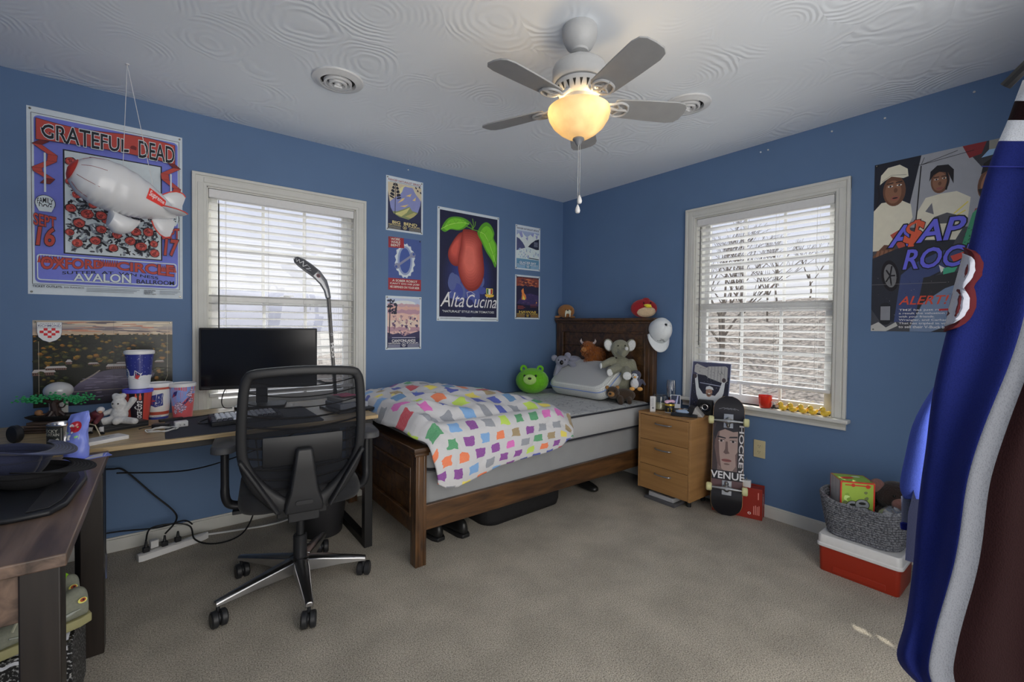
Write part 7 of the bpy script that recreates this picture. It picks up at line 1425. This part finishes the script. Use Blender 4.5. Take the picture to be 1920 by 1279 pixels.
# ---------------------------------------------------------------- window stool things
SZ = WZ0+.0125
o = thing('red_votive', 'red glass votive holder on the right window stool', 'candle holder', (-.012,-1.909,SZ)); mb = MB(glassy('red_glass', (.85,.12,.08), .10, .03, .45, K(196,50,36))); mb.lathe([(.001,.002),(.030,.002),(.034,.008),(.040,.080),(.0385,.080),(.033,.010),(.001,.006)], 32); build(mb, 'glass', o); mb = MB(M('dark_red_wax', K(74,26,26), .4)); mb.lathe([(.001,.0065),(.0325,.0105),(.0345,.034),(.001,.034)], 28); build(mb, 'wax', o)
o = thing('tiny_figurine', 'tiny black and white animal figurine between the votive and the ducks', 'figurine', (-.012,-1.962,SZ), -60); mb = MB(M('black_enamel')); mb.caps((0,0,.010),(0,0,.024),.009,.007); mb.ball((-.01,-.004,.006),(.006,.008,.006),n=8); mb.ball((.01,-.004,.006),(.006,.008,.006),n=8); build(mb, 'body', o); mb = MB(M('white_enamel')); mb.ball((0,-.003,.036),(.009,.009,.009),n=12); mb.ball((-.011,0,.044),(.006,.003,.004),n=8); mb.ball((.011,0,.044),(.006,.003,.004),n=8); build(mb, 'head', o)
DUK = M('yellow_duck_rubber', (.80,.55,.06), .4); ORB = M('orange_beak', (.75,.30,.06), .4)
dk0 = None; names = ['first yellow rubber duck in the row, next to the tiny figurine','second yellow rubber duck from the tiny figurine on the window stool','middle yellow rubber duck of the five on the window stool','fourth yellow rubber duck from the tiny figurine on the window stool','last yellow rubber duck in the row, at the window jamb']
for i, (y, rz) in enumerate(((-2.014,-148),(-2.070,-150),(-2.127,-146),(-2.178,-135),(-2.242,-140))):
    if dk0 is None:
        d = dk0 = thing('rubber_duck', names[0], 'rubber duck', (-.018,y,SZ), rz, 'rubber ducks on the window stool')
        blob('body', [('e',(0,.004,.016),(.019,.025,.016)),('e',(0,.026,.024),(.009,.010,.009)),('e',(0,-.010,.040),(.0155,.0155,.0155)),('e',(.017,.006,.020),(.005,.014,.008)),('e',(-.017,.006,.020),(.005,.014,.008))], DUK, d, .0022, 3)
        mb = MB(ORB); mb.ball((0,-.027,.037),(.008,.007,.003),n=10); mb.ball((0,-.026,.034),(.006,.006,.002),n=8); build(mb, 'beak', d); balls('eye', [((-.009,-.022,.045),.0024)], EYE, d); balls('eye', [((.009,-.022,.045),.0024)], EYE, d)
    else: dup(dk0, (-.018,y,SZ), rz, names[i])

# ---------------------------------------------------------------- cooler, basket and contents
co = thing('cool_box', 'small red cooler with white lid on the carpet under the rope basket', 'cooler', (-.335,-2.525,0)); RC = M('red_cooler_plastic', K(128,36,20,1.5), .38, bump=.03, scale=200)
mb = MB(RC); mb.loft([[(x*s,y*s,z) for x,y in rrect(-.122,.122,-.165,.165,.02,5)] for s, z in ((.955,.0),(.965,.004),(.99,.126),(.985,.132))]); mb.box(-.1215,-.116,-.11,.10,.012,.04); build(mb, 'body', co, bevel=.002)
mb = MB(WPLAST); mb.loft([[(x*s,y*s,z) for x,y in rrect(-.128,.128,-.172,.172,.024,5)] for s, z in ((.97,.125),(1.0,.127),(1.0,.140),(.975,.143),(.975,.178),(.95,.186))]); build(mb, 'lid', co, bevel=.002)
def rope_mat():
    m, nt, b = _new('grey_rope_weave'); N = nt.nodes.new; L = nt.links.new; tc = N('ShaderNodeTexCoord'); nz = N('ShaderNodeTexNoise'); nz.inputs['Scale'].default_value = 140; nz.inputs['Detail'].default_value = 2; L(tc.outputs['Object'], nz.inputs[0])
    rp = N('ShaderNodeValToRGB'); e = rp.color_ramp.elements; e[0].position = .36; e[0].color = (*K(50,52,58,1.5),1); e[1].position = .66; e[1].color = (*K(112,114,120,1.5),1); L(nz.outputs['Fac'], rp.inputs[0]); L(rp.outputs[0], b.inputs['Base Color']); b.inputs['Roughness'].default_value = .9; return m
bk = thing('rope_basket', 'grey coiled rope basket standing on the red cooler', 'basket', (-.330,-2.525,.1865)); mb = MB(rope_mat()); rows = 15
for inner in (0,1):
    rings = []
    for k in range(rows*4+1):
        v = k/(rows*4); bump = .0045*abs(math.sin(v*rows*math.pi)); s = .80+.20*v**.8
        rings.append([(x*s+(bump-inner*.011)*(1 if x > 0 else -1), y*s+(bump-inner*.011)*(1 if y > 0 else -1), .004+(.165+.016*(2*(y/.18))**2*.5)*v) for x, y in rrect(-.125,.125,-.185,.185,.10,9)])
    mb.loft(rings if not inner else rings[::-1], cap=False)
mb.prism([(x*.8,y*.8) for x,y in rrect(-.125,.125,-.185,.185,.10,9)], 0, .008); mb.tube([(x*1.0,y*1.0,.004+.165+.016*(2*(y/.18))**2*.5) for x,y in rrect(-.122,.122,-.182,.182,.10,9)]+[(.122,.082,.171)], .007, 8); build(mb, 'coiled_wall', bk)
o = thing('gift_bag', 'green and red festive gift bag with grey striped side in the basket', 'gift bag', (-.395,-2.435,.20), -54); mb = MB(PRINT); GRN = K(136,160,60); RDG = K(164,46,34)
def gb(x, y, z): return (x*(1+.0*z), y+ .03*max(0,z-.22)*8*(y-.05)*0, z)
mb.box(0,.148,0,.125,0,.262,GRN); mb.box(.004,.144,.004,.121,.25,.2625,K(110,140,56)); f = Flat(mb, lambda u, v, n: (u,-n,v)); f.rect(0,0,.148,.262,K(126,150,58)); f.frame(.003,.003,.145,.259,.007,RDG); rn = random.Random(4)
for k in range(16): f.blob(rn.uniform(.02,.13), rn.uniform(.12,.24), rn.uniform(.006,.014), K(*rn.choice([(150,176,84),(110,136,52),(90,100,60),(160,186,110)])), 9)
for x, y, r in ((.055,.14,.030),(.095,.15,.032),(.10,.11,.034),(.06,.10,.026)): f.ell(x,y,r,r*.9,K(40,44,30),18); f.ell(x,y,r*.9,r*.8,K(120,124,128),18); f.ell(x,y+r*.2,r*.5,r*.22,K(30,32,30),10)
f.line([(.02,.245),(.13,.245)],.006,RDG); f.ell(.055,.245,.009,.009,RDG,10); f.ell(.118,.243,.010,.010,RDG,10)
f = Flat(mb, lambda u, v, n: (-n,.125-u,v)); f.rect(0,0,.125,.262,K(160,156,156))
for k in range(9): f.line([(.010+.0135*k,0),(.010+.0135*k,.262)],.0035 if k % 3 else .002,K(84,80,82))
f.line([(.002,0),(.002,.262)],.004,RDG); f.line([(.123,0),(.123,.262)],.004,RDG); f = Flat(mb, lambda u, v, n: (u,v,.2626+n)); f.ell(.05,.06,.035,.016,RDG,14,.4); f.ell(.10,.09,.02,.010,K(190,186,170),10); f.frame(.002,.002,.146,.123,.004,RDG); build(mb, 'bag', o, flat=True)
o = MB(glassy('crinkled_cellophane', (.72,.74,.78), .22, .12, .25, (.5,.52,.58))); o.grid(lambda u, v: ((.075+.012*noise.noise((u*6,v*4,1)))*math.cos(u*6.2832)*math.sin(.15+v*2.9), (.062+.010*noise.noise((u*6,v*4,5)))*math.sin(u*6.2832)*math.sin(.15+v*2.9), .05-.055*math.cos(.15+v*2.9)+.01*noise.noise((u*9,v*7,3))), 30, 14); q = build(o, 'cellophane_pack'); tag(place(q, (-.345,-2.632,.272), 0), 'clear cellophane pack with white contents at the right of the basket', 'pack')
mb = MB(M('white_plush')); mb.ball((-.012,.01,.055),(.032,.030,.026),n=12); mb.ball((.01,-.025,.05),(.03,.03,.024),n=12); mb2 = MB(M('navy_wrap', K(40,44,76), .6)); mb2.ball((.012,-.038,.03),(.05,.03,.03),n=12); build(mb, 'white_contents', q); build(mb2, 'navy_contents', q)
o = thing('monkey_plush', 'dark brown soft toy with pink-brown ears at the back of the basket', 'soft toy', (-.225,-2.615,.215), -58); blob('body', [('e',(0,0,.075),(.085,.07,.085)),('e',(.0,-.005,.185),(.085,.07,.075))], plushmat('black_brown_fur', K(34,27,25)), o, .006)
for s in (-1,1): blob('ear', [('e',(s*.078,-.01,.232),(.034,.018,.036))], plushmat('pink_brown_felt', K(92,66,62), .3), o, .005)
blob('muzzle', [('e',(0,-.068,.165),(.04,.022,.034))], plushmat('pink_brown_felt'), o, .005); balls('eye', [((-.028,-.068,.205),.006),((.028,-.068,.205),.006)], EYE, o)

# ---------------------------------------------------------------- hanging jerseys at the right edge
JR = {"rows":[[[-1.881,-3.104,1.693],[-1.905,-3.113,1.681],[-1.915,-3.127,1.671],[-1.925,-3.142,1.661],[-1.948,-3.155,1.648],[-1.961,-3.165,1.64],[-1.951,-3.178,1.638],[-1.944,-3.191,1.635],[-1.969,-3.194,1.625],[-1.977,-3.198,1.62],[-2.012,-3.201,1.607],[-2.014,-3.205,1.605]],[[-1.892,-3.095,1.654],[-1.916,-3.105,1.643],[-1.924,-3.121,1.634],[-1.932,-3.137,1.626],[-1.954,-3.151,1.613],[-1.967,-3.162,1.605],[-1.957,-3.175,1.604],[-1.949,-3.187,1.601],[-1.974,-3.191,1.592],[-1.98,-3.196,1.588],[-2.014,-3.201,1.576],[-2.012,-3.206,1.574]],[[-1.9,-3.089,1.621],[-1.925,-3.099,1.61],[-1.932,-3.116,1.602],[-1.938,-3.132,1.594],[-1.96,-3.147,1.583],[-1.972,-3.159,1.576],[-1.961,-3.171,1.574],[-1.954,-3.184,1.572],[-1.978,-3.189,1.563],[-1.982,-3.195,1.56],[-2.016,-3.2,1.549],[-2.011,-3.207,1.548]],[[-1.913,-3.079,1.585],[-1.937,-3.09,1.575],[-1.942,-3.108,1.568],[-1.946,-3.127,1.561],[-1.966,-3.143,1.551],[-1.977,-3.155,1.544],[-1.967,-3.168,1.543],[-1.959,-3.18,1.541],[-1.982,-3.186,1.533],[-1.984,-3.193,1.53],[-2.017,-3.199,1.52],[-2.01,-3.207,1.519]],[[-1.928,-3.067,1.536],[-1.952,-3.08,1.527],[-1.954,-3.099,1.521],[-1.955,-3.119,1.515],[-1.974,-3.137,1.506],[-1.984,-3.151,1.5],[-1.974,-3.163,1.5],[-1.966,-3.175,1.498],[-1.988,-3.182,1.491],[-1.987,-3.191,1.489],[-2.02,-3.199,1.48],[-2.008,-3.208,1.48]],[[-1.942,-3.055,1.454],[-1.968,-3.069,1.448],[-1.967,-3.089,1.444],[-1.967,-3.11,1.44],[-1.986,-3.129,1.433],[-1.996,-3.144,1.429],[-1.985,-3.155,1.428],[-1.978,-3.167,1.427],[-1.998,-3.176,1.422],[-1.992,-3.187,1.421],[-2.023,-3.197,1.414],[-2.006,-3.209,1.415]],[[-1.951,-3.048,1.389],[-1.979,-3.062,1.384],[-1.977,-3.083,1.382],[-1.975,-3.104,1.379],[-1.995,-3.123,1.375],[-2.006,-3.138,1.372],[-1.994,-3.149,1.371],[-1.987,-3.16,1.371],[-2.006,-3.171,1.367],[-1.996,-3.184,1.367],[-2.026,-3.196,1.362],[-2.003,-3.211,1.363]],[[-1.966,-3.036,1.315],[-1.995,-3.051,1.313],[-1.991,-3.073,1.312],[-1.987,-3.095,1.311],[-2.007,-3.116,1.308],[-2.016,-3.131,1.307],[-2.005,-3.142,1.307],[-1.998,-3.153,1.307],[-2.015,-3.166,1.305],[-2.0,-3.18,1.305],[-2.03,-3.195,1.302],[-2.001,-3.212,1.303]],[[-1.978,-3.026,1.241],[-2.008,-3.043,1.241],[-2.002,-3.064,1.241],[-1.997,-3.087,1.242],[-2.017,-3.109,1.242],[-2.027,-3.125,1.242],[-2.015,-3.135,1.242],[-2.008,-3.145,1.242],[-2.024,-3.16,1.243],[-2.005,-3.177,1.243],[-2.033,-3.193,1.243],[-1.999,-3.213,1.243]],[[-1.992,-3.015,1.162],[-2.024,-3.032,1.166],[-2.018,-3.053,1.167],[-2.014,-3.075,1.169],[-2.035,-3.096,1.172],[-2.046,-3.112,1.174],[-2.034,-3.122,1.174],[-2.027,-3.131,1.175],[-2.039,-3.15,1.177],[-2.013,-3.17,1.177],[-2.039,-3.191,1.181],[-1.996,-3.214,1.18]],[[-1.999,-3.009,1.089],[-2.035,-3.025,1.096],[-2.031,-3.043,1.098],[-2.03,-3.063,1.101],[-2.055,-3.082,1.107],[-2.069,-3.096,1.111],[-2.055,-3.106,1.111],[-2.046,-3.117,1.112],[-2.055,-3.139,1.116],[-2.023,-3.163,1.116],[-2.044,-3.188,1.123],[-1.994,-3.216,1.122]],[[-2.002,-3.007,1.02],[-2.041,-3.021,1.03],[-2.041,-3.037,1.033],[-2.042,-3.053,1.037],[-2.071,-3.07,1.046],[-2.088,-3.083,1.051],[-2.072,-3.094,1.051],[-2.062,-3.105,1.052],[-2.068,-3.13,1.059],[-2.03,-3.157,1.059],[-2.049,-3.185,1.068],[-1.991,-3.217,1.066]],[[-2.009,-3.001,0.953],[-2.05,-3.016,0.966],[-2.051,-3.03,0.97],[-2.053,-3.045,0.975],[-2.084,-3.062,0.986],[-2.101,-3.074,0.994],[-2.086,-3.084,0.993],[-2.076,-3.094,0.994],[-2.08,-3.122,1.003],[-2.037,-3.152,1.003],[-2.053,-3.183,1.015],[-1.989,-3.218,1.011]],[[-2.012,-2.998,0.877],[-2.056,-3.013,0.894],[-2.055,-3.027,0.899],[-2.056,-3.043,0.905],[-2.088,-3.059,0.92],[-2.106,-3.071,0.929],[-2.091,-3.081,0.928],[-2.081,-3.092,0.93],[-2.084,-3.12,0.941],[-2.038,-3.151,0.94],[-2.055,-3.183,0.956],[-1.987,-3.219,0.95]],[[-2.015,-2.996,0.801],[-2.061,-3.011,0.823],[-2.061,-3.024,0.828],[-2.062,-3.038,0.835],[-2.096,-3.054,0.853],[-2.115,-3.066,0.865],[-2.098,-3.076,0.864],[-2.087,-3.088,0.865],[-2.09,-3.117,0.878],[-2.041,-3.149,0.876],[-2.057,-3.183,0.896],[-1.984,-3.221,0.889]],[[-2.02,-2.992,0.736],[-2.078,-3.008,0.766],[-2.086,-3.02,0.775],[-2.082,-3.031,0.779],[-2.109,-3.045,0.796],[-2.13,-3.056,0.809],[-2.112,-3.067,0.808],[-2.099,-3.079,0.809],[-2.099,-3.111,0.825],[-2.046,-3.145,0.822],[-2.061,-3.181,0.845],[-1.982,-3.222,0.836]],[[-2.025,-2.987,0.675],[-2.101,-3.006,0.717],[-2.122,-3.019,0.733],[-2.108,-3.027,0.732],[-2.12,-3.038,0.743],[-2.142,-3.048,0.758],[-2.123,-3.059,0.756],[-2.11,-3.07,0.757],[-2.109,-3.104,0.775],[-2.051,-3.141,0.771],[-2.064,-3.179,0.798],[-1.98,-3.223,0.787]],[[-2.041,-2.975,0.63],[-2.117,-2.996,0.677],[-2.135,-3.011,0.695],[-2.118,-3.02,0.692],[-2.128,-3.033,0.704],[-2.149,-3.044,0.72],[-2.129,-3.055,0.718],[-2.116,-3.066,0.719],[-2.114,-3.101,0.739],[-2.054,-3.139,0.734],[-2.066,-3.179,0.763],[-1.979,-3.224,0.751]],[[-2.02,-2.991,0.598],[-2.101,-3.009,0.648],[-2.125,-3.02,0.666],[-2.113,-3.025,0.663],[-2.128,-3.033,0.676],[-2.152,-3.042,0.693],[-2.133,-3.052,0.691],[-2.12,-3.063,0.691],[-2.117,-3.099,0.713],[-2.056,-3.138,0.708],[-2.067,-3.178,0.738],[-1.978,-3.224,0.724]],[[-1.983,-3.019,0.56],[-2.071,-3.033,0.614],[-2.1,-3.04,0.632],[-2.092,-3.04,0.629],[-2.113,-3.045,0.643],[-2.142,-3.051,0.661],[-2.124,-3.06,0.658],[-2.112,-3.07,0.659],[-2.111,-3.105,0.682],[-2.051,-3.142,0.676],[-2.065,-3.18,0.709],[-1.976,-3.225,0.693]]],"outer":[[[-1.96,-3.046,1.389],[-1.96,-3.046,1.389],[-1.96,-3.046,1.389],[-1.96,-3.046,1.389]],[[-1.961,-3.049,1.382],[-1.971,-3.054,1.38],[-1.982,-3.06,1.378],[-1.985,-3.065,1.377]],[[-1.962,-3.048,1.374],[-1.979,-3.057,1.372],[-1.987,-3.064,1.37],[-1.986,-3.071,1.369]],[[-1.964,-3.046,1.367],[-1.983,-3.057,1.364],[-1.988,-3.065,1.363],[-1.987,-3.073,1.362]],[[-1.965,-3.045,1.36],[-1.988,-3.057,1.356],[-1.989,-3.067,1.355],[-1.988,-3.076,1.355]],[[-1.967,-3.044,1.352],[-1.991,-3.057,1.349],[-1.991,-3.067,1.348],[-1.99,-3.076,1.347]],[[-1.968,-3.043,1.345],[-1.993,-3.056,1.342],[-1.992,-3.066,1.341],[-1.991,-3.075,1.34]],[[-1.969,-3.042,1.338],[-1.994,-3.055,1.335],[-1.994,-3.065,1.334],[-1.992,-3.075,1.333]],[[-1.971,-3.04,1.33],[-1.994,-3.053,1.328],[-1.995,-3.062,1.327],[-1.994,-3.072,1.327]],[[-1.972,-3.039,1.323],[-1.994,-3.051,1.321],[-1.997,-3.06,1.32],[-1.996,-3.068,1.32]],[[-1.974,-3.038,1.316],[-1.994,-3.049,1.314],[-1.999,-3.058,1.313],[-1.997,-3.066,1.313]],[[-1.975,-3.037,1.309],[-1.998,-3.049,1.307],[-2.0,-3.059,1.306],[-1.998,-3.068,1.306]],[[-1.976,-3.036,1.301],[-2.001,-3.05,1.299],[-2.001,-3.059,1.299],[-1.999,-3.069,1.299]],[[-1.977,-3.035,1.294],[-2.004,-3.049,1.292],[-2.002,-3.06,1.292],[-2.0,-3.07,1.292]],[[-1.979,-3.034,1.287],[-2.005,-3.049,1.285],[-2.003,-3.059,1.285],[-2.001,-3.07,1.285]],[[-1.98,-3.033,1.279],[-2.007,-3.048,1.278],[-2.004,-3.059,1.278],[-2.002,-3.07,1.278]],[[-1.981,-3.032,1.272],[-2.008,-3.047,1.271],[-2.005,-3.057,1.271],[-2.003,-3.068,1.271]],[[-1.982,-3.031,1.265],[-2.008,-3.046,1.264],[-2.007,-3.056,1.264],[-2.005,-3.066,1.264]],[[-1.983,-3.031,1.257],[-2.007,-3.044,1.257],[-2.009,-3.053,1.257],[-2.006,-3.063,1.257]],[[-1.985,-3.03,1.25],[-2.005,-3.041,1.25],[-2.011,-3.05,1.25],[-2.009,-3.058,1.25]],[[-1.986,-3.029,1.243],[-2.0,-3.036,1.243],[-2.013,-3.044,1.243],[-2.012,-3.05,1.243]],[[-1.987,-3.028,1.235],[-1.988,-3.028,1.235],[-1.989,-3.029,1.235],[-1.99,-3.029,1.235]]],"white":[[[-1.963,-3.046,1.378],[-1.963,-3.046,1.378],[-1.963,-3.046,1.378],[-1.963,-3.046,1.378]],[[-1.965,-3.047,1.372],[-1.973,-3.052,1.37],[-1.982,-3.056,1.369],[-1.99,-3.061,1.367]],[[-1.966,-3.046,1.365],[-1.978,-3.053,1.363],[-1.991,-3.059,1.361],[-1.991,-3.065,1.361]],[[-1.967,-3.045,1.359],[-1.982,-3.053,1.357],[-1.993,-3.06,1.355],[-1.992,-3.066,1.355]],[[-1.969,-3.044,1.353],[-1.984,-3.053,1.351],[-1.994,-3.06,1.349],[-1.993,-3.066,1.348]],[[-1.97,-3.043,1.346],[-1.986,-3.052,1.344],[-1.995,-3.06,1.343],[-1.994,-3.067,1.342]],[[-1.971,-3.042,1.34],[-1.987,-3.051,1.338],[-1.996,-3.059,1.337],[-1.995,-3.065,1.336]],[[-1.972,-3.041,1.334],[-1.988,-3.05,1.332],[-1.998,-3.057,1.331],[-1.997,-3.064,1.33]],[[-1.974,-3.04,1.327],[-1.988,-3.048,1.326],[-1.999,-3.055,1.325],[-1.998,-3.061,1.324]],[[-1.975,-3.039,1.321],[-1.987,-3.046,1.32],[-1.999,-3.052,1.319],[-2.0,-3.057,1.318]],[[-1.976,-3.038,1.315],[-1.986,-3.044,1.314],[-1.996,-3.049,1.313],[-2.002,-3.054,1.312]],[[-1.977,-3.037,1.308],[-1.99,-3.045,1.307],[-2.003,-3.052,1.306],[-2.002,-3.057,1.306]],[[-1.978,-3.037,1.302],[-1.994,-3.045,1.301],[-2.004,-3.053,1.3],[-2.003,-3.06,1.3]],[[-1.979,-3.036,1.296],[-1.998,-3.046,1.295],[-2.005,-3.055,1.294],[-2.003,-3.062,1.294]],[[-1.98,-3.035,1.289],[-2.0,-3.046,1.288],[-2.006,-3.054,1.288],[-2.004,-3.062,1.288]],[[-1.981,-3.034,1.283],[-2.002,-3.045,1.282],[-2.007,-3.054,1.282],[-2.005,-3.062,1.282]],[[-1.982,-3.033,1.277],[-2.003,-3.045,1.276],[-2.008,-3.054,1.276],[-2.006,-3.062,1.276]],[[-1.983,-3.033,1.27],[-2.003,-3.043,1.27],[-2.009,-3.052,1.27],[-2.007,-3.059,1.27]],[[-1.984,-3.032,1.264],[-2.002,-3.042,1.264],[-2.011,-3.05,1.263],[-2.009,-3.057,1.263]],[[-1.985,-3.031,1.258],[-1.999,-3.039,1.258],[-2.012,-3.046,1.257],[-2.011,-3.052,1.257]],[[-1.986,-3.03,1.251],[-1.996,-3.035,1.251],[-2.005,-3.04,1.251],[-2.014,-3.045,1.251]],[[-1.987,-3.029,1.245],[-1.989,-3.03,1.245],[-1.99,-3.03,1.245],[-1.991,-3.031,1.245]]]}
JW = {"rows2":[[[-1.452,-2.993,1.319],[-1.478,-3.0,1.318],[-1.505,-3.011,1.316],[-1.491,-3.017,1.317],[-1.429,-3.02,1.319]],[[-1.465,-2.984,1.236],[-1.491,-2.992,1.236],[-1.518,-3.002,1.236],[-1.504,-3.009,1.236],[-1.443,-3.011,1.236]],[[-1.49,-2.967,1.152],[-1.515,-2.975,1.153],[-1.542,-2.986,1.155],[-1.527,-2.993,1.155],[-1.467,-2.994,1.153]],[[-1.519,-2.946,1.096],[-1.543,-2.954,1.098],[-1.569,-2.966,1.102],[-1.555,-2.972,1.101],[-1.495,-2.973,1.097]],[[-1.55,-2.923,1.04],[-1.572,-2.933,1.043],[-1.594,-2.947,1.048],[-1.577,-2.957,1.047],[-1.514,-2.96,1.041]],[[-1.573,-2.906,0.984],[-1.591,-2.919,0.989],[-1.608,-2.938,0.994],[-1.583,-2.953,0.994],[-1.514,-2.961,0.986]],[[-1.582,-2.901,0.928],[-1.599,-2.915,0.934],[-1.613,-2.935,0.941],[-1.586,-2.952,0.94],[-1.515,-2.962,0.931]],[[-1.592,-2.894,0.872],[-1.607,-2.91,0.879],[-1.619,-2.932,0.887],[-1.589,-2.951,0.886],[-1.515,-2.963,0.875]],[[-1.597,-2.89,0.837],[-1.612,-2.907,0.845],[-1.622,-2.93,0.854],[-1.591,-2.95,0.853],[-1.515,-2.964,0.841]],[[-1.598,-2.891,0.813],[-1.612,-2.907,0.822],[-1.622,-2.93,0.831],[-1.591,-2.95,0.83],[-1.515,-2.964,0.817]],[[-1.588,-2.899,0.794],[-1.604,-2.914,0.803],[-1.617,-2.935,0.812],[-1.588,-2.953,0.811],[-1.515,-2.965,0.798]]],"white2":[[-1.601,-2.901,0.806],[-1.577,-2.92,0.806],[-1.583,-2.916,0.73],[-1.601,-2.903,0.734]],"cuff2":[[-1.61,-2.902,0.739],[-1.594,-2.914,0.735],[-1.599,-2.911,0.719],[-1.609,-2.903,0.723]],"navy":[[-1.599,-2.938,0.912],[-1.565,-2.965,0.913],[-1.598,-2.945,0.643],[-1.633,-2.918,0.656],[-1.626,-2.92,0.777]]}
def jerseycloth(name, c, hole):
    m, nt, b = _new(name); N = nt.nodes.new; L = nt.links.new; tc = N('ShaderNodeTexCoord'); a = N('ShaderNodeAttribute'); a.attribute_name = 'Col'
    vo = N('ShaderNodeTexVoronoi'); vo.inputs['Scale'].default_value = 520; mp = N('ShaderNodeMapping'); mp.inputs['Scale'].default_value = (1,1,.6); L(tc.outputs['Object'], mp.inputs[0]); L(mp.outputs[0], vo.inputs['Vector'])
    mr = N('ShaderNodeMapRange'); mr.inputs[1].default_value = .1; mr.inputs[2].default_value = .5; mr.inputs[3].default_value = hole; mr.inputs[4].default_value = 1; L(vo.outputs['Distance'], mr.inputs[0]); mx = N('ShaderNodeMix'); mx.data_type = 'RGBA'; mx.blend_type = 'MULTIPLY'; mx.inputs[0].default_value = 1; L(a.outputs['Color'], mx.inputs[6]); L(mr.outputs[0], mx.inputs[7]); L(mx.outputs[2], b.inputs['Base Color'])
    b.inputs['Roughness'].default_value = .85; b.inputs['Specular IOR Level'].default_value = .12; bp = N('ShaderNodeBump'); bp.inputs['Strength'].default_value = .4; bp.inputs['Distance'].default_value = .001; L(vo.outputs['Distance'], bp.inputs['Height']); L(bp.outputs[0], b.inputs['Normal']); return m
JM = jerseycloth('knit_mesh_jersey', None, .74)
JB = K(36,46,116,1.0); JS = K(108,111,118,1.05); JD = K(40,13,18,.6); JWH = K(170,172,176)
j1 = thing('hockey_jersey', 'blue, silver and maroon hockey jersey hanging in the right foreground', 'jersey', (0,0,0)); mb = MB(JM); rows = JR['rows']; nC = len(rows[0])
def back(p, k, r): return (p[0]+.05+.06*math.sin(math.pi*k/(nC-1)), p[1]-.012, p[2]-.004)
V = []; 
for r, row in enumerate(rows): V += [tuple(p) for p in row]+[back(p,k,r) for k, p in reversed(list(enumerate(row)))]
n = 2*nC; F = []; 
for r in range(len(rows)-1):
    for k in range(n):
        k2 = (k+1) % n; c = JB if k < 5 else JS if k < 7 else JD if k < nC else JB
        if r < 2: c = JWH if r == 0 else JD
        if r == 2: c = JWH
        mb.add([V[r*n+k],V[r*n+k2],V[(r+1)*n+k2],V[(r+1)*n+k]], [(3,2,1,0)], c)
# weld the panels into one cloth
key = {}; nv = []; rm = []
for p in mb.v:
    q = (round(p[0],4),round(p[1],4),round(p[2],4))
    if q not in key: key[q] = len(nv); nv.append(p)
    rm.append(key[q])
mb.v = nv; mb.f = [[rm[i] for i in f_] for f_ in mb.f]; j1b = build(mb, 'cloth', j1, sub=2)
mb = MB(CLOTHP)
for nm, c in (('outer',K(84,24,30,1.3)),('white',K(160,162,172,1.6))):
    st = JR[nm]; k = len(st[0]); mb.add([tuple(p) for row in st for p in row], [(a*k+b_, a*k+b_+1, (a+1)*k+b_+1, (a+1)*k+b_) for a in range(len(st)-1) for b_ in range(k-1)], c)
build(mb, 'sleeve_number', j1, solid=.0008)
mb = MB(M('blue_stitching', K(34,40,110), .8))
for rr in (4,): mb.tube([Vector(p)+Vector((-.004,.002,0)) for p in rows[rr][:6]], .0011, 5, smooth=3)
build(mb, 'seam_stitching', j1)
mb = MB(BLACKM); mb.tube([(-1.925,-3.09,1.672),(-1.94,-3.14,1.715),(-1.95,-3.20,1.745),(-1.955,-3.255,1.752)], .009, 8, smooth=5); mb.tube([(-1.955,-3.255,1.75),(-1.955,-3.255,1.81),(-1.955,-3.27,1.832),(-1.955,-3.285,1.822)], .003, 6, smooth=4); mb.tube([(-1.955,-3.255,1.752),(-1.96,-3.36,1.74),(-1.965,-3.46,1.68)], .009, 8, smooth=5); build(mb, 'hanger', j1)
j2 = thing('hockey_jersey', 'second blue mesh jersey with white sleeve stripe, hanging behind the first', 'jersey', (0,0,0)); mb = MB(JM); r2 = JW['rows2']; k = len(r2[0]); V = []
for row in r2: V += [tuple(p) for p in row]+[(p[0]+.07,p[1]-.01,p[2]) for p in reversed(row)]
n = 2*k; mb.add(V, [(r*n+(i+1)%n, r*n+i, (r+1)*n+i, (r+1)*n+(i+1)%n)[::-1] for r in range(len(r2)-1) for i in range(n)], K(62,78,156,1.6)); build(mb, 'sleeve', j2, sub=1)
def slabq(q, c, t=.05):
    q = [Vector(p) for p in q]; b_ = [p+Vector((t,-.012,0)) for p in q]; m_ = MB(JM); n_ = len(q); m_.add([tuple(p) for p in q+b_], [tuple(range(n_)),tuple(range(2*n_-1,n_-1,-1))]+[(i,n_+i,n_+(i+1)%n_,(i+1)%n_) for i in range(n_)], c); return m_
build(slabq(JW['white2'], K(160,164,190)), 'white_stripe', j2); build(slabq(JW['cuff2'], K(44,50,140)), 'cuff', j2); build(slabq(JW['navy'], K(24,27,44)), 'navy_panel', j2)
mb = MB(BLACKM); mb.tube([(-1.56,-3.0,1.40),(-1.56,-3.05,1.52),(-1.56,-3.14,1.68),(-1.56,-3.25,1.75)], .009, 8, smooth=5); mb.tube([(-1.56,-3.25,1.75),(-1.56,-3.255,1.81),(-1.56,-3.27,1.832),(-1.56,-3.285,1.822)], .003, 6, smooth=4); build(mb, 'hanger', j2)
mb = MB(CHROME); mb.tube([(-2.25,-3.272,1.817),(-.001,-3.272,1.817)], .013, 12); tag(build(mb, 'closet_rod'), 'metal closet rod carrying the hanging jerseys by the right wall', 'closet rod')
